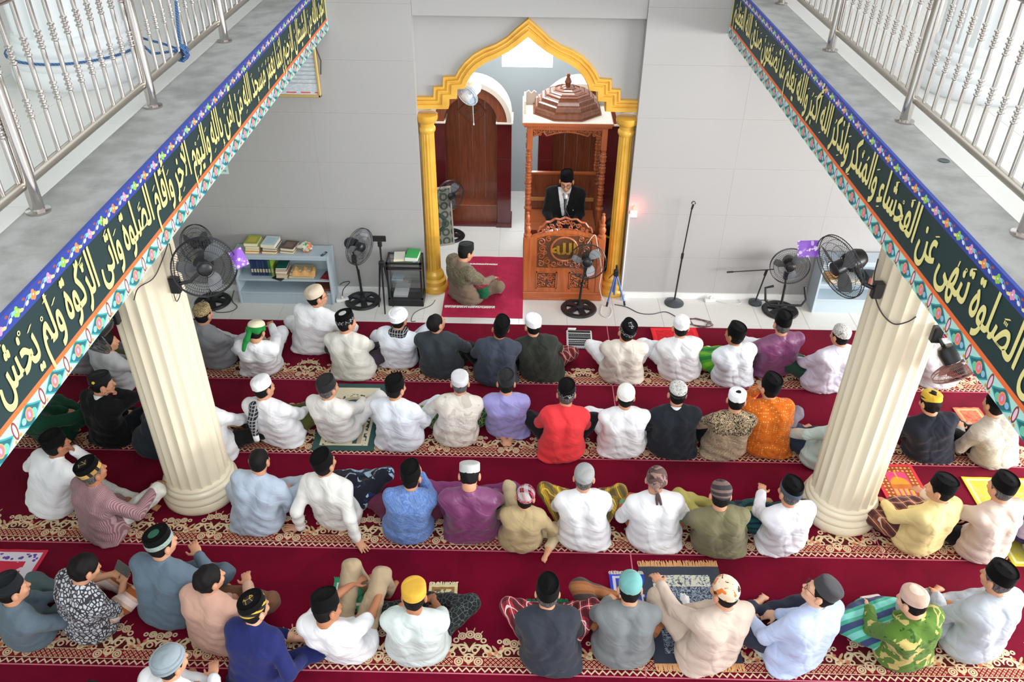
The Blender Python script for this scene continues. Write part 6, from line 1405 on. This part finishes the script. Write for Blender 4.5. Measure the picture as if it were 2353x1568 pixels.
P('man in white shirt and blue banded black songkok left of the right column base', (1797, 1277), (1814, 1132), cloth((236, 236, 244)), cloth((24, 78, 76), 'hstripes', c2=(30, 40, 60)), c_songkok(cloth((70, 82, 98))), yaw=12, hyaw=5, s=0.98, hair_mat=M_grey, arms=('phone', 'lap'), legs=('far', 'cross'), hands_fine=True)
P('man in yellow shirt and black songkok looking left, plaid sarong, third row', (2112, 1278), (2160, 1125), cloth((232, 212, 150)), cloth((150, 88, 56), 'plaid', c2=(216, 190, 170), c3=(60, 36, 50), s=0.08), c_songkok(), yaw=22, hyaw=28, arms=('kneeup', 'lap'), legs=(((-0.31, 0.22, 0.18), (0.02, 0.34, 0.07)), 'cross'), sarong=True)
P('man in pale pink shirt and black songkok with outstretched arm, third row right', (2262, 1296), (2300, 1122), cloth((216, 198, 186)), BLK, c_songkok(), yaw=14, hyaw=6, s=1.03, arms=('reach', 'lap'), legs=('cross', 'cross'), hands_fine=True, hair_mat=M_grey)
P('person at the right edge of whom only a purple knee shows, third row', (2425, 1300), (2432, 1130), cloth((206, 200, 226)), cloth((60, 40, 90)), c_dome(KW), yaw=10, legs=(((-0.34, 0.2, 0.16), (0.05, 0.35, 0.07)), 'cross'))
# --- fourth row
P('young man in blue grey shirt and black cap at the left edge, fourth row', (60, 1495), (28, 1355), cloth((96, 112, 124)), cloth((84, 100, 104)), c_songkok(None, None, cloth((24, 28, 34)), 0.09), yaw=-35, hyaw=-10, arms=('lap', 'kneeup'), legs=('cross', 'upwide'))
rp_, Rp = P('youth in black and white leaf print shirt holding a phone, fourth row', (200, 1478), (196, 1305), cloth((66, 62, 70), 'leaf', c2=(206, 212, 218)), cloth((206, 172, 152), 'bands', c2=(156, 84, 40), c3=(224, 206, 200)), None, yaw=-32, hyaw=-10, hpitch=18, hair='long', sleeve='short', arms=(((-0.08, 0.27, 0.26), (-0.5, -0.1, 0.0)), ((-0.08, 0.27, 0.26), (-0.5, -0.1, 0.0))), legs=('cross', 'upwide'), hands_fine=True, skin=0)
P('man in steel blue tunic and black cap with pale band, fourth row', (385, 1447), (372, 1250), cloth((98, 116, 132)), cloth((84, 100, 114)), c_songkok(cloth((128, 146, 140), 'leaf', c2=(160, 176, 168), s=80), cloth((40, 90, 70))), s=1.06, yaw=-12, hyaw=-25, arms=('lap', ((-0.13, 0.26, 0.36), (-0.6, -0.1, 0.15))), legs=('cross', 'crosshigh'), wide=1.06, hands_fine=True)
P('bareheaded youth in dusty pink shirt with knotted hair, fourth row', (495, 1500), (482, 1330), cloth((206, 164, 146)), cloth((120, 84, 64)), None, yaw=-18, hyaw=-25, hair='long', arms=('lap', ((-0.10, 0.29, 0.29), (-0.6, -0.1, 0.1))), legs=('cross', 'crosshigh'), hands_fine=True)
P('boy in royal blue shirt and gold trimmed black cap at the bottom edge', (592, 1600), (586, 1400), cloth((36, 42, 98)), cloth((30, 36, 88)), c_songkok(cloth((30, 30, 32), 'hstripes', c2=(206, 170, 60)), cloth((36, 34, 34), 'tri', c2=(220, 180, 60))), yaw=-16, hyaw=-18, arms=('lap', ((-0.30, 0.14, 0.16), (-0.4, -0.3, 0.2))), legs=('cross', ((-0.36, 0.22, 0.14), (-0.50, 0.45, 0.07))), hands_fine=True, skin=2, s=0.97)
P('man in white short sleeved shirt and black songkok with khaki trousers, fourth row', (800, 1526), (752, 1400), W1, cloth((170, 150, 122)), c_songkok(), yaw=-16, hyaw=-30, hroll=-14, hpitch=12, sleeve='short', arms=(((-0.02, 0.5, 0.34), (-0.42, 0.2, 0.3)), ((-0.16, 0.5, 0.30), (-0.42, 0.2, 0.3))), legs=('up', 'up'), hands_fine=True, skin=1)
r, R = P('man in mint shirt and mustard yellow round cap, fourth row', (958, 1533), (952, 1370), cloth((204, 216, 214)), cloth((34, 38, 40), 'tri', c2=(110, 118, 116)), c_dome(cloth((212, 166, 60), 'net', c2=(186, 140, 44)), 0.08, 0.82, r=1.05), hpitch=14, sleeve='short', arms=('fwd', 'fwd'), legs=('cross', 'far'), skin=1, wide=1.08, hands_fine=True)
P('youth in dark slate shirt and black songkok with red plaid sarong, fourth row', (1265, 1556), (1258, 1362), cloth((52, 56, 66)), cloth((186, 54, 66), 'plaid', c2=(240, 220, 220), c3=(40, 26, 34), s=0.07), c_songkok(), s=1.0, arms=('lap', 'lap'), legs=(((-0.33, 0.27, 0.24), (0.06, 0.35, 0.07)), ((-0.33, 0.27, 0.24), (0.06, 0.35, 0.07))), hair_mat=M_grey)
P('man in grey shirt and teal knitted cap, fourth row', (1432, 1538), (1447, 1352), cloth((122, 128, 130)), cloth((140, 90, 58), 'bands', c2=(70, 60, 58), c3=(160, 104, 66)), c_dome(cloth((112, 168, 166), 'net', c2=(92, 148, 148)), 0.10, 0.4), hpitch=12, arms=('fwd', 'fwd'), legs=(((-0.33, 0.36, 0.28), (0.0, 0.42, 0.07)), 'cross'), wide=1.04)
P('man in beige shirt and orange floral cap on the navy mat, fourth row', (1625, 1548), (1664, 1362), cloth((206, 188, 174)), cloth((196, 178, 162)), c_dome(cloth((226, 206, 180), 'patches', c2=(220, 120, 50), c3=(60, 44, 36)), 0.095, 0.45), yaw=20, hyaw=10, s=1.04, arms=(((-0.2, 0.40, 0.38), (-0.42, 0.0, 0.1)), 'lap'), legs=(((-0.26, 0.34, 0.32), (-0.12, 0.40, 0.06)), 'cross'), hands_fine=True, wide=1.06)
r, R = P('man in light blue shirt and charcoal cap looking up left, fourth row', (1825, 1548), (1885, 1362), cloth((186, 202, 236)), cloth((44, 48, 62)), c_dome(cloth((60, 60, 64), 'net', c2=(96, 96, 100)), 0.095, 0.75), yaw=26, hyaw=35, hpitch=-22, hroll=8, s=1.06, arms=('knee', 'lap'), legs=('far', 'cross'), wide=1.06, skin=2); glasses(r, R)
P('man in green batik shirt and beige knitted cap, fourth row', (2080, 1543), (2095, 1382), cloth((86, 122, 48), 'patches', c2=(196, 180, 110), c3=(46, 86, 30)), cloth((70, 160, 136), 'bands', c2=(120, 200, 190), c3=(60, 70, 110)), c_dome(cloth((204, 172, 156), 'net', c2=(224, 200, 186)), 0.09, 0.55, None, cloth((226, 206, 190))), yaw=22, hyaw=12, hpitch=10, arms=('fwd', 'lap'), legs=('far', 'cross'), sarong=True, skin=2)
P('man in pale grey shirt and black songkok at the right edge, fourth row', (2240, 1523), (2290, 1330), cloth((182, 190, 200)), cloth((170, 176, 184)), c_songkok(), yaw=18, hyaw=12, s=1.05, hair_mat=M_grey, arms=('fwd', 'lap'), legs=('far', 'cross'), wide=1.06, hands_fine=True)
# --- fifth row, cut by the lower edge
P('man in white shirt and grey wrapped cap cut by the bottom edge', (395, 1725), (394, 1525), W1, W1, c_turban(cloth((140, 152, 160))), yaw=-20, hyaw=-15, arms=('lap', ((-0.14, 0.28, 0.27), (-0.5, -0.1, 0.0))), legs=('cross', 'cross'), hands_fine=True)
P('black haired person of whom only the crown shows at the bottom edge', (215, 1800), (210, 1605), cloth((90, 96, 104)), DK, None, hair='long')
# --- seated man on the red mat beside the pulpit
r, R = P('man in taupe robe and patterned shawl sitting on the mat before the niche', (1075, 700), (1071, 580), TAUPE, cloth((120, 104, 88)), c_songkok(None, None, cloth((26, 28, 30)), 0.08), yaw=-52, hyaw=0, hpitch=14, arms=('lap', 'kneeup'), legs=('cross', 'crosshigh'), wide=1.1, hem=1.05)
SHW = cloth((104, 98, 78), 'dots', c2=(150, 146, 124), c3=(96, 60, 52), s=55); sd, u_ = R['side'], R['up']
q = lambda c, a, y, z: c+sd*a+V3(0, y, z)
overlay(r, R, 'shawl', SHW, [(q(R['S2'], -0.09, -0.015, 0.0), q(R['S2'], 0.09, -0.015, 0.0), 0.125, 0.125), (q(R['Cc'], -0.13, 0, 0.0), q(R['Cc'], 0.13, 0.0, 0.0), 0.095, 0.095), (q(R['S1'], -0.06, -0.02, 0.05), q(R['S1'], 0.06, -0.02, 0.05), 0.13, 0.13), (R['sh'][1], R['el'][1]*0.5+R['sh'][1]*0.5, 0.085, 0.08), (R['sh'][-1], R['el'][-1]*0.7+R['sh'][-1]*0.3, 0.085, 0.08)], [(R['S1']+V3(0, 0, -0.02), (0.15, 0, 1))], k=0.04)
e = R['el'][1]
overlay(r, R, 'shawl_border', cloth((120, 44, 52), 'dots', c2=(180, 130, 110), c3=(90, 30, 40), s=60), [(R['sh'][1]*0.35+e*0.65+V3(-0.03, -0.03, 0), e+V3(-0.02, -0.03, -0.03), 0.088, 0.085)], k=0.03)
overlay(r, R, 'shawl_end', cloth((24, 96, 62)), [(e+V3(-0.01, -0.03, -0.05), e+V3(0.01, -0.02, -0.15), 0.08, 0.07)], [((0, 0, 0.06), (0, 0, 1))], k=0.03)
# --- preacher in the pulpit
hw = ony(1302, 417, 9.74)
r, R = P('preacher in black blazer, white shirt, glasses and black songkok inside the pulpit', None, None, cloth((24, 25, 28)), BLK, c_songkok(h=0.085), s=1.02, yaw=180, hyaw=-8, hpitch=14, pelvis=(0.55, 9.93, 0.66), headw=tuple(hw), floor=False, arms=(((-0.15, 0.30, 0.17), (-0.34, -0.25, 0.0)), ((-0.15, 0.30, 0.17), (-0.34, -0.25, 0.0))), legs=('hang', 'hang'), face=True, hands_fine=True, blazer=True, undershirt=W1, collar=W1, wide=1.06, skin=0, nm='person'); glasses(r, R)
# phone in the youth's hands
w = (Rp['wr'][-1]+Rp['wr'][1])/2+V3(0, 0.07, 0.055)
ph = thing('phone', 'dark phone held sideways by the youth in leaf print shirt', 'phone'); ph.matrix_world = Matrix.Translation(rp_.location) @ Matrix.Rotation(rp_.rotation_euler.z, 4, 'Z') @ Matrix.Translation(Vector(w)) @ Matrix.Rotation(-0.7, 4, 'X')
MB().rbox(-0.085, 0.085, -0.006, 0.006, -0.042, 0.042, 0.004).build('case', plain('grey_case', rgb(84, 86, 84), 0.5), ph); MB().box(-0.078, 0.078, 0.006, 0.0065, -0.036, 0.036).build('screen', plain('phone_screen', rgb(20, 20, 24), 0.1), ph)
for o in COL.objects:
    if '_H' in o: del o['_H']
# ------------------------------------------------------------------ prayer mats and things on the carpet
def mat_rug(name, label, corners, matfn, z=0.0135, fringe=None, cat='prayer mat', th=0.005, fr_len=0.07, wav=0.0025, seed=1):
    C = [Vector(onz(x, y, z)) for x, y in corners]         # far left, far right, near right, near left
    ctr = sum(C, Vector())/4; ax = ((C[1]-C[0])+(C[2]-C[3])).normalized(); w = ((C[1]-C[0]).length+(C[2]-C[3]).length)/2; l = ((C[0]-C[3]).length+(C[1]-C[2]).length)/2
    rz = math.atan2(ax.y, ax.x); t = thing(name, label, cat, (ctr.x, ctr.y, z), rz, 'small prayer mats')
    n = 16; top = [[(-w/2+w*i/n, -l/2+l*j/n, th+wav*(math.sin(i*1.1+seed)*math.sin(j*0.9+seed*2)+1)) for j in range(n+1)] for i in range(n+1)]
    mb = MB().grid(top); mb.grid([[(p[0], p[1], 0.0) for p in row] for row in top])
    for row in (top[0], top[-1], [r[0] for r in top], [r[-1] for r in top]): mb.grid([[p for p in row], [(p[0], p[1], 0.0) for p in row]])
    mb.build('pile', matfn(w, l), t, True, 50)
    if fringe:
        m = plain('mat_fringe', rgb(*fringe), 0.9); rr = random.Random(seed)
        for sg in (-1, 1):
            f = MB(); k = max(12, int(w/0.012))
            for i in range(k):
                x = -w/2+w*(i+0.5)/k; f.tube([(x, sg*(l/2-0.01), th+0.003), (x+rr.uniform(-.006, .006), sg*(l/2+fr_len*0.5), th+0.002), (x+rr.uniform(-.012, .012), sg*(l/2+fr_len*rr.uniform(.85, 1.05)), 0.004)], [0.006, 0.006, 0.004], 4)
            f.build('fringe', m, t)
    return t
def edge(m, w, l):
    x, y, z = m.xyz(); return x, y, (w/2-x.abs()).min(l/2-y.abs())
def m_green(w, l):
    m = Mat('green_mat', rgb(34, 78, 76), 0.9, sheen=0.2); x, y, d = edge(m, w, l); m.layer(d.gt(0.07), rgb(222, 212, 182))
    yy = y-(l/2-0.40); r = length2(x, (yy.max(0.0)))
    m.layer(d.gt(0.07)*band(r, w*0.20, w*0.27)*y.gt(-l/2+0.1), rgb(186, 170, 146)); m.layer(d.gt(0.07)*band(r, w*0.13, w*0.20)*y.gt(-l/2+0.1), rgb(40, 86, 84)); m.layer(band(r, w*0.29, w*0.345)*(m.noise(26, 2)-0.52).gt(0)*d.gt(0.075), rgb(40, 48, 44)); return m
def m_navy(w, l):
    m = Mat('navy_mat', rgb(34, 44, 62), 0.85, sheen=0.3); x, y, d = edge(m, w, l); n = m.noise(30, 3, 1.5); m.layer(d.gt(0.10)*(n-0.52).abs().lt(0.05), rgb(150, 166, 184)); m.layer(band(y, l/2-0.22, l/2-0.1)*x.abs().lt(w/2-0.1)*(m.noise(50, 3)-0.46).gt(0), rgb(206, 206, 186)); m.layer((m.noise(5, 3)-0.5).max(0)*1.2, rgb(20, 24, 36)); return m
def m_redborder(w, l):
    m = Mat('red_bordered_mat', rgb(206, 40, 70), 0.9); x, y, d = edge(m, w, l); m.layer(band(d, 0.03, 0.13), rgb(226, 218, 230)); m.layer(band(d, 0.045, 0.115)*(m.voro(18).lt(0.36)), rgb(104, 70, 160)); m.layer(d.gt(0.13)*(m.noise(9, 2, 1)-0.62).gt(0), rgb(232, 200, 214)); return m
def m_pinkdome(w, l):
    m = Mat('pink_picture_mat', rgb(226, 54, 62), 0.9); x, y, d = edge(m, w, l); m.layer(band(d, 0.03, 0.11), rgb(160, 66, 40)); m.layer(band(d, 0.035, 0.105)*m.voro(24, rand=0.2).lt(0.3), rgb(226, 180, 80)); m.layer(d.gt(0.11), rgb(238, 70, 120)); yy = y-0.02
    m.layer(disc(x, yy, 0, -0.02, 0.09)*yy.gt(-0.04), rgb(214, 150, 40)); m.layer(x.abs().lt(0.10)*band(yy, -0.09, -0.03), rgb(196, 110, 40)); m.layer(x.abs().lt(0.008)*band(yy, 0.05, 0.14), rgb(226, 170, 50)); m.layer(band(y, -l/2+0.11, -l/2+0.2)*rep(x, 0.05).abs().lt(0.016)*d.gt(0.1), rgb(226, 170, 70)); return m
def m_small(c1, c2, c3, sc=22):
    def f(w, l):
        m = Mat('small_mat', rgb(*c1), 0.9); x, y, d = edge(m, w, l); m.layer(band(d, 0.025, 0.05), rgb(*c2)); m.layer(d.gt(0.05)*(m.noise(sc, 2, 1)-0.5).gt(0), rgb(*c3)); return m
    return f
mat_rug('prayer_mat', 'teal and cream prayer mat under the grey haired man in off-white', ((772, 884), (887, 884), (862, 1038), (702, 1034)), m_green, seed=1)
mat_rug('prayer_mat', 'large navy prayer mat with peach fringe under the man in beige', ((1470, 1302), (1652, 1302), (1706, 1530), (1500, 1530)), m_navy, fringe=(226, 176, 124), seed=2, fr_len=0.06)
mat_rug('prayer_mat', 'red prayer mat with purple border at the left edge', ((-60, 1262), (112, 1266), (52, 1362), (-130, 1358)), m_redborder, seed=3)
mat_rug('prayer_mat', 'pink prayer mat with a golden dome picture beside the right column base', ((2030, 1072), (2110, 1072), (2126, 1156), (2008, 1156)), m_pinkdome, seed=4)
mat_rug('prayer_mat', 'yellow prayer mat in front of the man in pale pink', ((2242, 1102), (2400, 1106), (2440, 1300), (2290, 1296)), m_small((206, 196, 50), (236, 232, 170), (196, 190, 110)), seed=5)
mat_rug('prayer_mat', 'orange mat between the navy tee man and the grey beige man', ((2205, 940), (2262, 940), (2270, 985), (2205, 985)), m_small((236, 120, 84), (240, 170, 120), (226, 90, 70)), seed=6)
mat_rug('fur_mat', 'bright red fur mat in front of the white capped man', ((1497, 757), (1602, 757), (1606, 790), (1500, 790)), lambda w, l: m_small((226, 30, 44), (236, 40, 54), (200, 16, 34), 40)(w, l), seed=7, th=0.02)
mat_rug('folded_mat', 'green picture mat with fringe in front of the man in khaki trousers', ((768, 1336), (856, 1332), (850, 1398), (760, 1402)), m_small((60, 150, 112), (214, 226, 216), (46, 110, 60), 14), fringe=(46, 160, 120), seed=8, fr_len=0.04)
mat_rug('folded_mat', 'cream picture mat with fringe in front of the yellow capped man', ((985, 1345), (1050, 1345), (1052, 1376), (985, 1376)), m_small((226, 212, 160), (160, 120, 70), (120, 100, 80), 20), fringe=(232, 222, 190), seed=9, fr_len=0.03)
mat_rug('folded_mat', 'dark green fringed mat in front of the youth in slate shirt', ((1210, 1384), (1306, 1384), (1308, 1404), (1206, 1404)), m_small((20, 110, 74), (220, 196, 90), (16, 80, 58)), fringe=(20, 120, 80), seed=10, fr_len=0.03)
mat_rug('folded_mat', 'royal blue mat with ornate border in front of the teal capped man', ((1405, 1320), (1482, 1320), (1488, 1395), (1402, 1395)), m_small((40, 64, 200), (200, 196, 206), (70, 60, 96)), fringe=(214, 204, 196), seed=11, fr_len=0.03)
mat_rug('niche_mat', 'plain crimson mat on the tiles before the niche', ((1040, 590), (1205, 592), (1199, 733), (1010, 728)), lambda w, l: m_small((176, 22, 70), (176, 22, 70), (166, 18, 64), 8)(w, l), z=0.001, seed=12)
mat_rug('niche_rug', 'crimson rug with white fringes under the man in taupe', ((1040, 608), (1148, 610), (1132, 706), (1018, 704)), lambda w, l: m_small((156, 14, 56), (160, 16, 60), (146, 12, 50), 8)(w, l), z=0.0085, fringe=(234, 232, 226), seed=13, fr_len=0.035)
# folded checked scarf on the carpet
sc = Vector(onz(1331, 782, 0.013)); t = thing('folded_scarf', 'folded black and white checked scarf on the front carpet', 'scarf', sc, -0.02)
M_sh = Mat('checked_scarf', rgb(34, 36, 40), 0.9); x, y, z = M_sh.xyz(); zz = ((rep(x, 0.02).abs()*1.2+y).mod(0.045)).lt(0.014); M_sh.layer(zz*band(y.mod(0.14), 0.05, 0.11), rgb(226, 228, 230)); M_sh.layer(band(y.mod(0.14), 0.0, 0.03), rgb(110, 112, 114)); M_sh.layer((x.abs().gt(0.135)), rgb(214, 214, 216))
MB().rbox(-0.155, 0.155, -0.19, 0.18, 0, 0.02, 0.008).rbox(-0.15, 0.15, -0.18, 0.165, 0.021, 0.038, 0.008).build('folds', M_sh, t)
f = MB()
for i in range(14): f.tube([(-0.13+0.006*i, 0.17, 0.03), (-0.13+0.007*i, 0.2, 0.035), (-0.125+0.006*i, 0.215, 0.02)], 0.007, 4)
f.build('tassels', M_white, t)
# bundles beside the fourth row
sc = Vector(onz(2003, 1418, 0.013)); t = thing('folded_cloth', 'stack of folded cream cloths left of the man in green batik', 'cloth', (sc.x, sc.y, 0.013), 0.2)
M_fc = cloth((214, 204, 196)); MB().rbox(-0.1, 0.1, -0.11, 0.12, 0, 0.05, 0.015).rbox(-0.095, 0.1, -0.10, 0.115, 0.051, 0.10, 0.015).rbox(-0.09, 0.09, -0.105, 0.11, 0.101, 0.15, 0.015).build('folds', M_fc, t); MB().box(0.05, 0.095, -0.107, -0.105, 0.06, 0.11).build('red_label', plain('red_label', rgb(226, 90, 70), 0.6), t)
sc = Vector(onz(1742, 1475, 0.013)); t = thing('cloth_bag', 'pale grey printed cloth bag on the knee side of the man in light blue', 'bag', (sc.x, sc.y, 0.013), 0.5)
M_bag = Mat('printed_bag', rgb(176, 184, 176), 0.85); x, y, z = M_bag.xyz(); M_bag.layer(rep(y, 0.02).abs().lt(0.004)*(M_bag.noise(60, 2)-0.5).gt(0)*x.abs().lt(0.07), rgb(90, 100, 96)); MB().rbox(-0.10, 0.10, -0.15, 0.15, 0, 0.07, 0.025).build('bag_body', M_bag, t, True, 50); MB().tube([(-0.06, 0.15, 0.05), (-0.05, 0.2, 0.06), (0.05, 0.2, 0.06), (0.06, 0.15, 0.05)], 0.008, 6).build('strap', M_bag, t, True)
sc = Vector(onz(2185, 1440, 0.013)); t = thing('folded_cloth', 'folded grey and navy plaid cloth beside the man in pale grey', 'cloth', (sc.x, sc.y, 0.013), 0.5); MB().rbox(-0.07, 0.07, -0.16, 0.16, 0, 0.05, 0.018).rbox(-0.06, 0.07, -0.15, 0.16, 0.051, 0.095, 0.018).build('folds', cloth((176, 180, 190), 'plaid', c2=(226, 228, 232), c3=(30, 34, 50), s=0.12), t)
sc = Vector(onz(1573, 1385, 0.02)); lump('tissue', 'crumpled pale tissue on the navy mat', 'tissue', (sc.x, sc.y, 0.045), (0.035, 0.07, 0.025), M_paper, 0.3, 5)
